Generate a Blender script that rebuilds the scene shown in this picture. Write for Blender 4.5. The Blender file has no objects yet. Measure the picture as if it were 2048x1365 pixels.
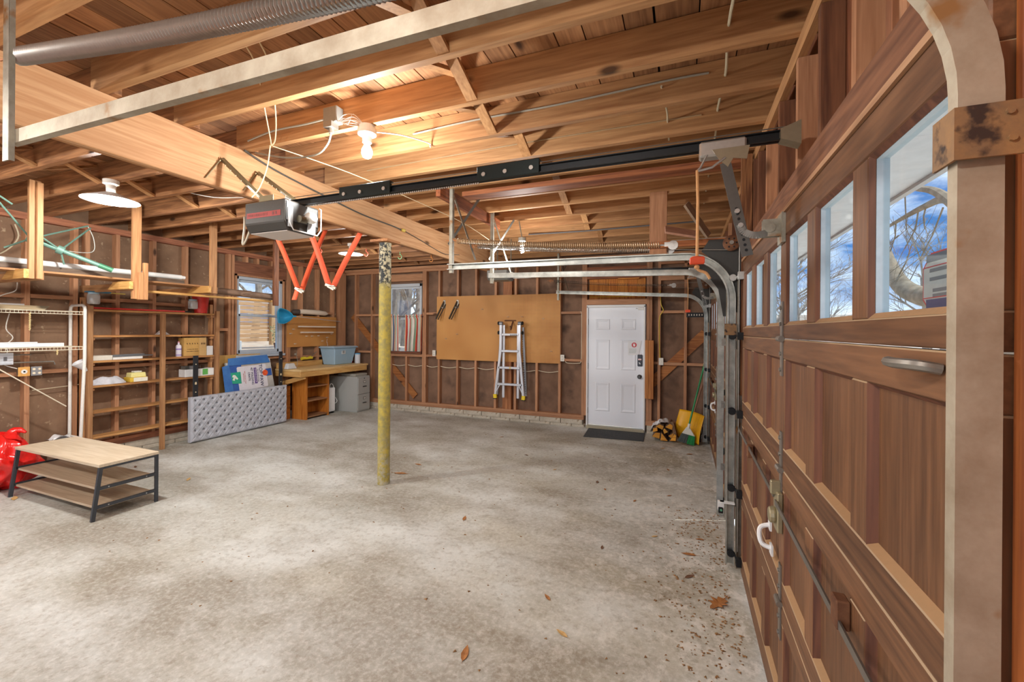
import bpy, bmesh, math, random
from mathutils import Vector, Matrix
random.seed(7)
R = math.radians
SC = bpy.context.scene
COL = SC.collection

# ---------------------------------------------------------------- camera, world, exposure
def setup_view():
    cam = bpy.data.cameras.new('camera')
    co = bpy.data.objects.new('camera', cam); COL.objects.link(co)
    yaw, roll = 0.3799, 0.00773
    c, s = math.cos(yaw), math.sin(yaw)
    fwd = Vector((-s, c, 0)); rt = Vector((c, s, 0)); up = Vector((0, 0, 1))
    r2 = rt * math.cos(roll) + up * math.sin(roll); u2 = -rt * math.sin(roll) + up * math.cos(roll)
    m = Matrix.Identity(4)
    for i in range(3):
        m[i][0] = r2[i]; m[i][1] = u2[i]; m[i][2] = -fwd[i]
    m.translation = (0, 0, 1.64)
    co.matrix_world = m
    cam.sensor_width = 36; cam.lens = 855.2 / 2048 * 36; cam.shift_y = -20.9 / 2048
    cam.clip_start = 0.02; cam.clip_end = 300
    SC.camera = co
    vs = SC.view_settings
    vs.view_transform = 'Standard'; vs.look = 'None'; vs.gamma = 1; vs.use_curve_mapping = False
    vs.exposure = 0.57
    w = bpy.data.worlds.new('sky'); SC.world = w; w.use_nodes = True
    nt = w.node_tree; nt.nodes.clear()
    N = nt.nodes.new; L = nt.links.new
    out = N('ShaderNodeOutputWorld'); bg = N('ShaderNodeBackground'); tc = N('ShaderNodeTexCoord')
    mp = N('ShaderNodeMapping'); mp.inputs['Scale'].default_value = (1.6, 1.6, 4.2); mp.inputs['Location'].default_value = (2.7, 1.9, .5)
    no = N('ShaderNodeTexNoise'); no.inputs['Scale'].default_value = 2.6; no.inputs['Detail'].default_value = 8; no.inputs['Roughness'].default_value = .62
    rp = N('ShaderNodeValToRGB'); rp.color_ramp.elements[0].position = .40; rp.color_ramp.elements[1].position = .64
    rp.color_ramp.elements[0].color = (.055, .18, .44, 1); rp.color_ramp.elements[1].color = (.92, .96, 1.0, 1)
    bg.inputs['Strength'].default_value = 1.3
    L(tc.outputs['Generated'], mp.inputs['Vector']); L(mp.outputs[0], no.inputs['Vector']); L(no.outputs['Fac'], rp.inputs['Fac'])
    L(rp.outputs[0], bg.inputs['Color']); L(bg.outputs[0], out.inputs['Surface'])
    sun = bpy.data.lights.new('sun', 'SUN'); sun.energy = 3.6; sun.angle = R(1.5); sun.color = (1, .94, .85)
    so = bpy.data.objects.new('sun', sun); COL.objects.link(so); so.rotation_euler = (0, R(27), R(20))
    try:
        SC.cycles.use_denoising = True
        SC.cycles.max_bounces = 9; SC.cycles.diffuse_bounces = 5; SC.cycles.transparent_max_bounces = 12
        SC.cycles.sample_clamp_indirect = 6
    except Exception: pass
setup_view()
LAMP_W = 1.0
def point_lamp(name, loc, watt, radius=.045, col=(1, .98, .95)):
    l = bpy.data.lights.new(name, 'POINT'); l.energy = watt * LAMP_W; l.shadow_soft_size = radius; l.color = col
    o = bpy.data.objects.new(name, l); o.location = loc; COL.objects.link(o); return o
def portal(name, loc, rot, sx, sy):
    l = bpy.data.lights.new(name, 'AREA'); l.shape = 'RECTANGLE'; l.size = sx; l.size_y = sy; l.cycles.is_portal = True
    o = bpy.data.objects.new(name, l); o.location = loc; o.rotation_euler = rot; COL.objects.link(o)
portal('sky_portal', (-3.2, -1.33, 1.2), (R(90), 0, 0), 6.0, 2.3)
portal('sky_portal', (.45, 2.0, 1.87), (0, R(90), 0), .5, 2.5)
portal('sky_portal', (-6.95, 5.23, 1.85), (0, R(-90), 0), 1.3, .9)
portal('sky_portal', (-5.27, 7.4, 1.85), (R(-90), 0, 0), .85, 1.3)

# ---------------------------------------------------------------- materials
def lin(c):
    return tuple(((v / 255) / 12.92 if v / 255 <= .04045 else ((v / 255 + .055) / 1.055) ** 2.4) for v in c) + (1,)
MATS = {}
def newmat(name):
    m = bpy.data.materials.new(name); m.use_nodes = True
    nt = m.node_tree; b = nt.nodes['Principled BSDF']
    return m, nt, b
def plain(name, rgb, rough=.5, metal=0, bump=0, scale=60, var=.06, emit=None, spec=.5, trans=0):
    if name in MATS: return MATS[name]
    m, nt, b = newmat(name); N = nt.nodes.new; L = nt.links.new
    c = lin(rgb)
    tc = N('ShaderNodeTexCoord'); no = N('ShaderNodeTexNoise'); no.inputs['Scale'].default_value = scale; no.inputs['Detail'].default_value = 4
    L(tc.outputs['Object'], no.inputs['Vector'])
    mx = N('ShaderNodeMix'); mx.data_type = 'RGBA'; mx.inputs['A'].default_value = tuple(v * (1 - var * 2) for v in c[:3]) + (1,)
    mx.inputs['B'].default_value = tuple(min(1, v * (1 + var * 2)) for v in c[:3]) + (1,)
    L(no.outputs['Fac'], mx.inputs['Factor']); L(mx.outputs['Result'], b.inputs['Base Color'])
    b.inputs['Roughness'].default_value = rough; b.inputs['Metallic'].default_value = metal
    b.inputs['Specular IOR Level'].default_value = spec
    if trans: b.inputs['Transmission Weight'].default_value = trans
    if bump:
        bp = N('ShaderNodeBump'); bp.inputs['Strength'].default_value = bump; bp.inputs['Distance'].default_value = .004
        L(no.outputs['Fac'], bp.inputs['Height']); L(bp.outputs[0], b.inputs['Normal'])
    if emit:
        b.inputs['Emission Color'].default_value = lin(emit[0]); b.inputs['Emission Strength'].default_value = emit[1]
    MATS[name] = m; return m
def mottled(name, a, b2, scale=5, rough=.6, metal=0, lo=.35, hi=.65, bump=.15, c3=None, s3=18, t3=(.62, .7)):
    """two tones blotched into each other, with an optional third tone in sparse spots (rust, worn paint)"""
    if name in MATS: return MATS[name]
    m, nt, b = newmat(name); N = nt.nodes.new; L = nt.links.new
    tc = N('ShaderNodeTexCoord'); no = N('ShaderNodeTexNoise'); no.inputs['Scale'].default_value = scale; no.inputs['Detail'].default_value = 7; no.inputs['Roughness'].default_value = .65
    L(tc.outputs['Object'], no.inputs['Vector'])
    rp = N('ShaderNodeValToRGB'); e = rp.color_ramp.elements; e[0].position = lo; e[1].position = hi; e[0].color = lin(a); e[1].color = lin(b2)
    L(no.outputs['Fac'], rp.inputs['Fac']); src = rp.outputs[0]
    if c3:
        n3 = N('ShaderNodeTexNoise'); n3.inputs['Scale'].default_value = s3; n3.inputs['Detail'].default_value = 5
        L(tc.outputs['Object'], n3.inputs['Vector'])
        r3 = N('ShaderNodeValToRGB'); e = r3.color_ramp.elements; e[0].position, e[1].position = t3
        L(n3.outputs['Fac'], r3.inputs['Fac'])
        mx = N('ShaderNodeMix'); mx.data_type = 'RGBA'; L(r3.outputs[0], mx.inputs['Factor']); L(src, mx.inputs['A']); mx.inputs['B'].default_value = lin(c3)
        src = mx.outputs['Result']
    L(src, b.inputs['Base Color']); b.inputs['Roughness'].default_value = rough; b.inputs['Metallic'].default_value = metal
    if bump:
        bp = N('ShaderNodeBump'); bp.inputs['Strength'].default_value = bump; bp.inputs['Distance'].default_value = .005
        L(no.outputs['Fac'], bp.inputs['Height']); L(bp.outputs[0], b.inputs['Normal'])
    MATS[name] = m; return m
def wood(name, light, dark, axis='X', rough=.62, knots=True, rnd=.22, dust=None, streak=1.0, spec=.35):
    key = name + axis
    if key in MATS: return MATS[key]
    m, nt, b = newmat(name + '_' + axis.lower()); N = nt.nodes.new; L = nt.links.new
    tc = N('ShaderNodeTexCoord'); oi = N('ShaderNodeObjectInfo')
    cm = N('ShaderNodeCombineXYZ')
    for i, k in enumerate((37.0, 53.0, 71.0)):
        mm = N('ShaderNodeMath'); mm.operation = 'MULTIPLY'; mm.inputs[1].default_value = k; L(oi.outputs['Random'], mm.inputs[0]); L(mm.outputs[0], cm.inputs[i])
    ad = N('ShaderNodeVectorMath'); ad.operation = 'ADD'; L(tc.outputs['Object'], ad.inputs[0]); L(cm.outputs[0], ad.inputs[1])
    mp = N('ShaderNodeMapping'); i = 'XYZ'.index(axis)
    sc = [9.0, 9.0, 9.0]; sc[i] = .55; mp.inputs['Scale'].default_value = sc; L(ad.outputs[0], mp.inputs['Vector'])
    n1 = N('ShaderNodeTexNoise'); n1.inputs['Scale'].default_value = 1.0; n1.inputs['Detail'].default_value = 3; n1.inputs['Distortion'].default_value = .5
    L(mp.outputs[0], n1.inputs['Vector'])
    # growth rings: contour bands of the stretched noise
    mu = N('ShaderNodeMath'); mu.operation = 'MULTIPLY'; mu.inputs[1].default_value = 42; L(n1.outputs['Fac'], mu.inputs[0])
    sn = N('ShaderNodeMath'); sn.operation = 'SINE'; L(mu.outputs[0], sn.inputs[0])
    n2 = N('ShaderNodeTexNoise'); n2.inputs['Scale'].default_value = 9; n2.inputs['Detail'].default_value = 4; L(mp.outputs[0], n2.inputs['Vector'])
    m2 = N('ShaderNodeMath'); m2.operation = 'MULTIPLY_ADD'; m2.inputs[1].default_value = .12 * streak; L(sn.outputs[0], m2.inputs[0])
    nm = N('ShaderNodeMapRange'); nm.inputs['To Min'].default_value = .2; nm.inputs['To Max'].default_value = .8; L(n2.outputs['Fac'], nm.inputs['Value']); L(nm.outputs[0], m2.inputs[2])
    n3 = N('ShaderNodeTexNoise'); n3.inputs['Scale'].default_value = .35; n3.inputs['Detail'].default_value = 2; L(mp.outputs[0], n3.inputs['Vector'])
    m3 = N('ShaderNodeMath'); m3.operation = 'MULTIPLY_ADD'; m3.inputs[1].default_value = .55; L(n3.outputs['Fac'], m3.inputs[0]); L(m2.outputs[0], m3.inputs[2])
    rp = N('ShaderNodeValToRGB'); e = rp.color_ramp.elements; e[0].position = .50; e[1].position = 1.02; e[0].color = lin(light); e[1].color = lin(dark)
    L(m3.outputs[0], rp.inputs['Fac']); src = rp.outputs[0]
    if knots:
        mk = N('ShaderNodeMapping'); sk = [4.2, 4.2, 4.2]; sk[i] = 1.7; mk.inputs['Scale'].default_value = sk; L(ad.outputs[0], mk.inputs['Vector'])
        vo = N('ShaderNodeTexVoronoi'); vo.inputs['Scale'].default_value = 1.0; L(mk.outputs[0], vo.inputs['Vector'])
        rk = N('ShaderNodeValToRGB'); e = rk.color_ramp.elements; e[0].position = .055; e[0].color = (1, 1, 1, 1); e[1].position = .12; e[1].color = (0, 0, 0, 1)
        L(vo.outputs['Distance'], rk.inputs['Fac'])
        mx = N('ShaderNodeMix'); mx.data_type = 'RGBA'; L(rk.outputs[0], mx.inputs['Factor']); L(src, mx.inputs['A'])
        mx.inputs['B'].default_value = tuple(v * .28 for v in lin(dark)[:3]) + (1,); src = mx.outputs['Result']
    hs = N('ShaderNodeHueSaturation'); mr = N('ShaderNodeMapRange'); mr.inputs['To Min'].default_value = 1 - rnd; mr.inputs['To Max'].default_value = 1 + rnd
    L(oi.outputs['Random'], mr.inputs['Value']); L(mr.outputs[0], hs.inputs['Value']); L(src, hs.inputs['Color']); src = hs.outputs[0]
    if dust:   # pale dirt lying on upward faces
        ge = N('ShaderNodeNewGeometry'); sx = N('ShaderNodeSeparateXYZ'); L(ge.outputs['True Normal'], sx.inputs[0])
        rd = N('ShaderNodeMapRange'); rd.inputs['From Min'].default_value = .3; rd.inputs['From Max'].default_value = .7; L(sx.outputs['Z'], rd.inputs['Value'])
        mx = N('ShaderNodeMix'); mx.data_type = 'RGBA'; ml = N('ShaderNodeMath'); ml.operation = 'MULTIPLY'; ml.inputs[1].default_value = .8
        L(rd.outputs[0], ml.inputs[0]); L(ml.outputs[0], mx.inputs['Factor']); L(src, mx.inputs['A']); mx.inputs['B'].default_value = lin(dust); src = mx.outputs['Result']
    L(src, b.inputs['Base Color']); b.inputs['Roughness'].default_value = rough; b.inputs['Specular IOR Level'].default_value = spec
    bp = N('ShaderNodeBump'); bp.inputs['Strength'].default_value = .18; bp.inputs['Distance'].default_value = .004
    L(m3.outputs[0], bp.inputs['Height']); L(bp.outputs[0], b.inputs['Normal'])
    MATS[key] = m; return m
def joist_w(ax): return wood('joist_pine', (206, 158, 108), (156, 108, 68), ax, streak=.6)
def stud_w(ax): return wood('stud_pine', (200, 150, 112), (156, 108, 76), ax, streak=.5, rnd=.14)
def plank_w(ax): return wood('deck_plank', (186, 136, 92), (126, 84, 54), ax, rnd=.30, streak=.45)
def beam_w(ax): return wood('beam_fir', (222, 178, 134), (194, 144, 100), ax, rnd=.02)
def dark_w(ax): return wood('stained_board', (142, 94, 64), (92, 56, 38), ax, rnd=.2)
def door_w(ax): return wood('door_wood', (140, 98, 66), (84, 55, 36), ax, rough=.5, knots=False, rnd=.10, dust=(190, 164, 130), streak=.35)
def shelf_w(ax): return wood('shelf_pine', (204, 154, 106), (152, 104, 66), ax, streak=.6)
def bench_w(ax): return wood('bench_pine', (222, 180, 112), (182, 132, 72), ax, rnd=.1)
def honey_w(ax): return wood('honey_wood', (208, 136, 58), (170, 96, 34), ax, rnd=.08, rough=.4, knots=False)
def yellow_w(ax): return wood('yellow_board', (224, 150, 62), (176, 100, 36), ax, rnd=.15)
def pale_w(ax): return wood('pale_laminate', (222, 208, 184), (200, 182, 154), ax, rnd=.02, knots=False, rough=.45)
GALV = lambda: mottled('galvanised_steel', (150, 152, 146), (196, 198, 190), 9, .42, .75, bump=.05)
GALVD = lambda: mottled('dirty_galvanised_steel', (126, 118, 102), (174, 170, 156), 7, .55, .55, bump=.1, c3=(146, 100, 52), s3=9)
BLACK = lambda: plain('black_metal', (38, 40, 42), .42, .5)
NEARG = lambda: mottled('brown_galvanised_steel', (148, 132, 110), (182, 172, 152), 7, .6, .4, bump=.1, c3=(150, 112, 70), s3=9)
STEEL = lambda: plain('dull_steel', (150, 146, 138), .45, .8)
ZINC = lambda: plain('zinc', (196, 196, 192), .35, .8)
RUST = lambda: mottled('rusty_steel', (92, 56, 36), (134, 92, 62), 14, .75, .2)
BRACKET = lambda: mottled('rusty_strap', (150, 112, 70), (112, 88, 66), 30, .7, .1, .3, .7, .2, c3=(54, 38, 30), s3=28, t3=(.54, .62))
WHITE = lambda: plain('white_paint', (232, 233, 232), .45, var=.02)
WPLAS = lambda: plain('white_plastic', (226, 226, 222), .4, var=.02)
CABLE = lambda: plain('grey_cable', (150, 144, 130), .6)
CREAM = lambda: plain('cream_cord', (226, 208, 168), .7)
GREYP = lambda: plain('grey_paint', (160, 168, 176), .5)
def glass(name='window_glass', tint=(240, 246, 248), gloss=.07, haze=0):
    if name in MATS: return MATS[name]
    m, nt, b = newmat(name); N = nt.nodes.new; L = nt.links.new
    nt.nodes.remove(b); out = nt.nodes['Material Output']
    tr = N('ShaderNodeBsdfTransparent'); tr.inputs[0].default_value = lin(tint)
    gl = N('ShaderNodeBsdfGlossy'); gl.inputs['Roughness'].default_value = .03
    mx = N('ShaderNodeMixShader'); mx.inputs[0].default_value = gloss
    L(tr.outputs[0], mx.inputs[1]); L(gl.outputs[0], mx.inputs[2]); res = mx.outputs[0]
    if haze:
        df = N('ShaderNodeBsdfDiffuse'); df.inputs[0].default_value = (.85, .85, .83, 1); m2 = N('ShaderNodeMixShader'); m2.inputs[0].default_value = haze
        L(res, m2.inputs[1]); L(df.outputs[0], m2.inputs[2]); res = m2.outputs[0]
    L(res, out.inputs['Surface'])
    MATS[name] = m; return m

# ---------------------------------------------------------------- mesh builder (world coordinates; the thing's base is subtracted)
class B:
    def __init__(s, org=(0, 0, 0)):
        s.bm = bmesh.new(); s.o = Vector(org)
    def v(s, p): return s.bm.verts.new(Vector(p) - s.o)
    def f(s, vs):
        try: return s.bm.faces.new(vs)
        except ValueError: return None
    def quad(s, *ps): s.f([s.v(p) for p in ps]); return s
    def hexa(s, p):   # 8 corners: bottom loop then top loop
        v = [s.v(q) for q in p]
        for a in ((3, 2, 1, 0), (4, 5, 6, 7), (0, 1, 5, 4), (1, 2, 6, 5), (2, 3, 7, 6), (3, 0, 4, 7)): s.f([v[i] for i in a])
        return s
    def box(s, x0, y0, z0, x1, y1, z1):
        x0, x1 = sorted((x0, x1)); y0, y1 = sorted((y0, y1)); z0, z1 = sorted((z0, z1))
        return s.hexa([(x0, y0, z0), (x1, y0, z0), (x1, y1, z0), (x0, y1, z0), (x0, y0, z1), (x1, y0, z1), (x1, y1, z1), (x0, y1, z1)])
    def cbox(s, c, size, rot=(0, 0, 0)):
        from mathutils import Euler
        m = Euler(rot).to_matrix(); h = Vector(size) / 2; c = Vector(c)
        P = [(-1, -1, -1), (1, -1, -1), (1, 1, -1), (-1, 1, -1), (-1, -1, 1), (1, -1, 1), (1, 1, 1), (-1, 1, 1)]
        return s.hexa([c + m @ Vector((a * h.x, b * h.y, d * h.z)) for a, b, d in P])
    def bar(s, a, b, w, h, up=(0, 0, 1), twist=0):   # rectangular bar from a to b; w across, h along 'up'
        a, b = Vector(a), Vector(b); d = (b - a).normalized(); u = Vector(up)
        sd = d.cross(u)
        if sd.length < 1e-4: sd = d.cross(Vector((1, 0, 0)))
        sd.normalize(); u = sd.cross(d).normalized()
        if twist:
            m = Matrix.Rotation(twist, 3, d); sd = m @ sd; u = m @ u
        q = [(-1, -1), (1, -1), (1, 1), (-1, 1)]
        return s.hexa([a + sd * (i * w / 2) + u * (j * h / 2) for i, j in q] + [b + sd * (i * w / 2) + u * (j * h / 2) for i, j in q])
    def tube(s, pts, r, n=8, caps=True, closed=False):
        pts = [Vector(p) for p in pts]; k = len(pts); rs = r if isinstance(r, (list, tuple)) else [r] * k
        rings = []; nrm = None
        for i, p in enumerate(pts):
            if closed: d = pts[(i + 1) % k] - pts[i - 1]
            else: d = pts[min(i + 1, k - 1)] - pts[max(i - 1, 0)]
            d.normalize()
            if nrm is None:
                nrm = d.orthogonal().normalized()
            nrm = (nrm - d * nrm.dot(d))
            if nrm.length < 1e-5: nrm = d.orthogonal()
            nrm.normalize(); bn = d.cross(nrm)
            rings.append([s.v(p + (nrm * math.cos(t) + bn * math.sin(t)) * rs[i]) for t in [2 * math.pi * j / n for j in range(n)]])
        for i in range(k if closed else k - 1):
            A, C = rings[i], rings[(i + 1) % k]
            for j in range(n): s.f([A[j], A[(j + 1) % n], C[(j + 1) % n], C[j]])
        if caps and not closed:
            s.f(list(reversed(rings[0]))); s.f(rings[-1])
        return s
    def lathe(s, prof, c, axis='Z', n=20, cap0=True, cap1=True):
        c = Vector(c); rings = []
        for r, h in prof:
            ring = []
            for j in range(n):
                t = 2 * math.pi * j / n; a, b = r * math.cos(t), r * math.sin(t)
                ring.append(s.v(c + (Vector((a, b, h)) if axis == 'Z' else Vector((h, a, b)) if axis == 'X' else Vector((b, h, a)))))
            rings.append(ring)
        for A, C in zip(rings, rings[1:]):
            for j in range(n): s.f([A[j], A[(j + 1) % n], C[(j + 1) % n], C[j]])
        if cap0: s.f(list(reversed(rings[0])))
        if cap1: s.f(rings[-1])
        return s
    def sphere(s, c, r, n=14, sc=(1, 1, 1)):
        m = Matrix.Translation(Vector(c) - s.o) @ Matrix.Diagonal((sc[0], sc[1], sc[2], 1))
        bmesh.ops.create_uvsphere(s.bm, u_segments=n, v_segments=n // 2 + 2, radius=r, matrix=m); return s
    def prism(s, poly, off):   # planar polygon (3D points) extruded by vector
        a = [s.v(p) for p in poly]; b = [s.v(Vector(p) + Vector(off)) for p in poly]
        s.f(list(reversed(a))); s.f(b); n = len(a)
        for i in range(n): s.f([a[i], a[(i + 1) % n], b[(i + 1) % n], b[i]])
        return s
    def sweep(s, path, prof, side):   # open profile [(n,s)] along a path lying in a plane whose normal is 'side'
        path = [Vector(p) for p in path]; side = Vector(side); rings = []
        for i, p in enumerate(path):
            d = (path[min(i + 1, len(path) - 1)] - path[max(i - 1, 0)]).normalized(); nn = side.cross(d).normalized()
            rings.append([s.v(p + nn * a + side * b) for a, b in prof])
        n = len(prof)
        for A, C in zip(rings, rings[1:]):
            for j in range(n): s.f([A[j], A[(j + 1) % n], C[(j + 1) % n], C[j]])
        s.f(list(reversed(rings[0]))); s.f(rings[-1]); return s
    def grid(s, fn, nu, nv):
        g = [[s.v(fn(i / nu, j / nv)) for j in range(nv + 1)] for i in range(nu + 1)]
        for i in range(nu):
            for j in range(nv): s.f([g[i][j], g[i + 1][j], g[i + 1][j + 1], g[i][j + 1]])
        return s
    def out(s, name, mat, parent=None, smooth=False, bevel=0, label=None, solid=0):
        bmesh.ops.remove_doubles(s.bm, verts=s.bm.verts, dist=1e-6) if smooth else None
        bmesh.ops.recalc_face_normals(s.bm, faces=s.bm.faces)
        me = bpy.data.meshes.new(name); s.bm.to_mesh(me); s.bm.free()
        if smooth:
            for p in me.polygons: p.use_smooth = True
            try: me.set_sharp_from_angle(angle=R(38))
            except Exception: pass
        if mat: me.materials.append(mat)
        o = bpy.data.objects.new(name, me); COL.objects.link(o)
        if parent is not None:
            o.parent = parent
            base = Vector((0, 0, 0)); q = parent
            while q is not None: base += q.location; q = q.parent
            o.location = s.o - base
        else: o.location = s.o
        if solid:
            md = o.modifiers.new('thickness', 'SOLIDIFY'); md.thickness = solid; md.offset = 0
        if bevel:
            md = o.modifiers.new('edge', 'BEVEL'); md.width = bevel; md.segments = 1; md.limit_method = 'ANGLE'
        if label: o['label'] = label
        return o
def tag(o, label, cat, group=None, kind=None):
    o['label'] = label; o['category'] = cat
    if group: o['group'] = group
    if kind: o['kind'] = kind
    return o
def thing(name, label, cat, loc, group=None):
    o = bpy.data.objects.new(name, None); o.empty_display_size = .1; o.location = loc; COL.objects.link(o)
    return tag(o, label, cat, group)
def struct(name, loc=(0, 0, 0)):
    o = bpy.data.objects.new(name, None); o.empty_display_size = .1; o.location = loc; COL.objects.link(o); o['kind'] = 'structure'; return o
def loc_of(p):
    base = Vector((0, 0, 0))
    while p is not None: base += p.location; p = p.parent
    return base
def P(t): return B(loc_of(t))
def piece(name, src, parent, loc, rot=None, scale=None):   # an alike piece sharing mesh data
    o = bpy.data.objects.new(name, src.data); COL.objects.link(o); o.parent = parent; o.location = Vector(loc) - loc_of(parent)
    if rot: o.rotation_euler = rot
    if scale: o.scale = scale
    return o
def one_box(name, mat, parent, a, b, bevel=0): return B(((a[0] + b[0]) / 2, (a[1] + b[1]) / 2, (a[2] + b[2]) / 2)).box(*a, *b).out(name, mat, parent, bevel=bevel)
def arc(c, r, a0, a1, n, plane='XZ'):
    o = []
    for i in range(n + 1):
        t = R(a0 + (a1 - a0) * i / n); u, w = r * math.cos(t), r * math.sin(t)
        o.append((c[0] + u, c[1], c[2] + w) if plane == 'XZ' else (c[0] + u, c[1] + w, c[2]))
    return o
def catmull(pts, n=6):
    pts = [Vector(p) for p in pts]; q = [pts[0]] + pts + [pts[-1]]; o = []
    for i in range(1, len(q) - 2):
        for k in range(n):
            t = k / n; a, b, c, d = q[i - 1], q[i], q[i + 1], q[i + 2]
            o.append(.5 * ((2 * b) + (c - a) * t + (2 * a - 5 * b + 4 * c - d) * t * t + (3 * b - a - 3 * c + d) * t ** 3))
    o.append(pts[-1]); return o
def text_mesh(txt, size, mat, parent, mtx, name='lettering', align='CENTER', depth=.0006):
    cu = bpy.data.curves.new(name, 'FONT'); cu.body = txt; cu.size = size; cu.align_x = align; cu.align_y = 'CENTER'; cu.extrude = depth
    tmp = bpy.data.objects.new(name, cu); COL.objects.link(tmp)
    dg = bpy.context.evaluated_depsgraph_get(); me = bpy.data.meshes.new_from_object(tmp.evaluated_get(dg))
    bpy.data.objects.remove(tmp); bpy.data.curves.remove(cu)
    me.materials.clear(); me.materials.append(mat)
    o = bpy.data.objects.new(name, me); COL.objects.link(o); o.parent = parent
    o.matrix_local = mtx; return o

XL, XR, YB, YF, ZJ = -6.74, .455, 7.22, -1.3, 2.905     # stud faces, joist underside

# ---------------------------------------------------------------- floor
def concrete():
    m, nt, b = newmat('worn_concrete'); N = nt.nodes.new; L = nt.links.new
    tc = N('ShaderNodeTexCoord')
    def noise(scale, det=6, rough=.6, sy=1.0, off=0):
        mp = N('ShaderNodeMapping'); mp.inputs['Scale'].default_value = (1, sy, 1); mp.inputs['Location'].default_value = (off, off * .7, 0); L(tc.outputs['Object'], mp.inputs['Vector'])
        n = N('ShaderNodeTexNoise'); n.inputs['Scale'].default_value = scale; n.inputs['Detail'].default_value = det; n.inputs['Roughness'].default_value = rough
        L(mp.outputs[0], n.inputs['Vector']); return n.outputs['Fac']
    def ramp(src, lo, hi, ca=(0, 0, 0, 1), cb=(1, 1, 1, 1)):
        r = N('ShaderNodeValToRGB'); e = r.color_ramp.elements; e[0].position = lo; e[1].position = hi; e[0].color = ca; e[1].color = cb; L(src, r.inputs['Fac']); return r.outputs[0]
    def mix(fac, a, bb):
        x = N('ShaderNodeMix'); x.data_type = 'RGBA'; L(fac, x.inputs['Factor'])
        L(a, x.inputs['A']); 
        if isinstance(bb, tuple): x.inputs['B'].default_value = bb
        else: L(bb, x.inputs['B'])
        return x.outputs['Result']
    def mul(a, k):
        x = N('ShaderNodeMath'); x.operation = 'MULTIPLY'; L(a, x.inputs[0])
        if isinstance(k, (int, float)): x.inputs[1].default_value = k
        else: L(k, x.inputs[1])
        return x.outputs[0]
    base = ramp(noise(.8, 6, .55), .30, .70, lin((164, 162, 150)), lin((206, 209, 204)))
    # trodden-in tan dirt, more of it towards the garage doors
    sx = N('ShaderNodeSeparateXYZ'); L(tc.outputs['Object'], sx.inputs[0])
    mr = N('ShaderNodeMapRange'); mr.inputs['From Min'].default_value = -1.6; mr.inputs['From Max'].default_value = 3.4; mr.inputs['To Min'].default_value = .15; mr.inputs['To Max'].default_value = 1; L(sx.outputs['X'], mr.inputs['Value'])
    c = mix(mul(mul(ramp(noise(.7, 5, .55, 1.4, 5), .34, .66), mr.outputs[0]), .7), base, lin((174, 162, 132)))
    c = mix(mul(ramp(noise(.62, 7, .62, 1.9, 9), .42, .58), .66), c, lin((134, 124, 106)))          # dark stains
    c = mix(mul(ramp(noise(1.0, 7, .6, 1.3, 14), .46, .68), .70), c, lin((222, 226, 222)))         # chalky bloom
    c = mix(mul(ramp(noise(34, 7, .7, 1, 3), .46, .72), .42), c, lin((238, 236, 230)))
    c = mix(mul(ramp(noise(22, 8, .75, 1, 21), .50, .68), .46), c, lin((120, 102, 78)))
    wr = N('ShaderNodeMapRange'); wr.inputs['From Min'].default_value = 2.0; wr.inputs['From Max'].default_value = 3.5; L(sx.outputs['X'], wr.inputs['Value'])
    c = mix(mul(mul(ramp(noise(10, 7, .72, .8, 31), .52, .60), wr.outputs[0]), .6), c, lin((232, 228, 218)))   # flaked white scale by the doors
    L(c, b.inputs['Base Color']); b.inputs['Roughness'].default_value = .62; b.inputs['Specular IOR Level'].default_value = .35
    bp = N('ShaderNodeBump'); bp.inputs['Strength'].default_value = .22; bp.inputs['Distance'].default_value = .006; L(noise(26, 8, .7), bp.inputs['Height']); L(bp.outputs[0], b.inputs['Normal'])
    return m
fl = B((-3.2, 3, -.06)).box(-6.86, -1.35, -.12, .42, 7.33, 0).out('floor', concrete()); fl['kind'] = 'structure'

# ---------------------------------------------------------------- ceiling: deck planks, joists, bridging
ceil = B((-3.2, 3, 3.2)).box(-7.0, -1.4, 3.13, .9, 7.5, 3.2).out('ceiling', plain('roof_felt', (40, 36, 32), .9)); ceil['kind'] = 'structure'
x = -6.9
pm = plank_w('Y')
while x < .55:
    w = random.choice((.138, .142, .19, .19, .235)); cut = random.uniform(1.2, 5.6)
    g = .006 if random.random() < .8 else .011
    dz = random.uniform(0, .004)
    for a, b2 in ((-1.35, cut - .002), (cut + .002, 7.4)):
        one_box('plank', pm, ceil, (x, a, 3.091 + dz), (x + w - g, b2, 3.116 + dz))
    x += w
JY = [2.11 + .4064 * k for k in range(-7, 13)]
jr = one_box('joist', joist_w('X'), ceil, (-2.98, JY[0], ZJ), (.56, JY[0] + .04, 3.09))
jl = one_box('joist', dark_w('X') if 0 else wood('joist_grey', (176, 126, 84), (112, 74, 48), 'X'), ceil, (-6.86, JY[0] + .041, ZJ), (-2.86, JY[0] + .081, 3.09))
for y in JY[1:]:
    piece('joist', jr, ceil, (-1.21, y + .02, (ZJ + 3.09) / 2)); piece('joist', jl, ceil, (-4.86, y + .061, (ZJ + 3.09) / 2))
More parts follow.
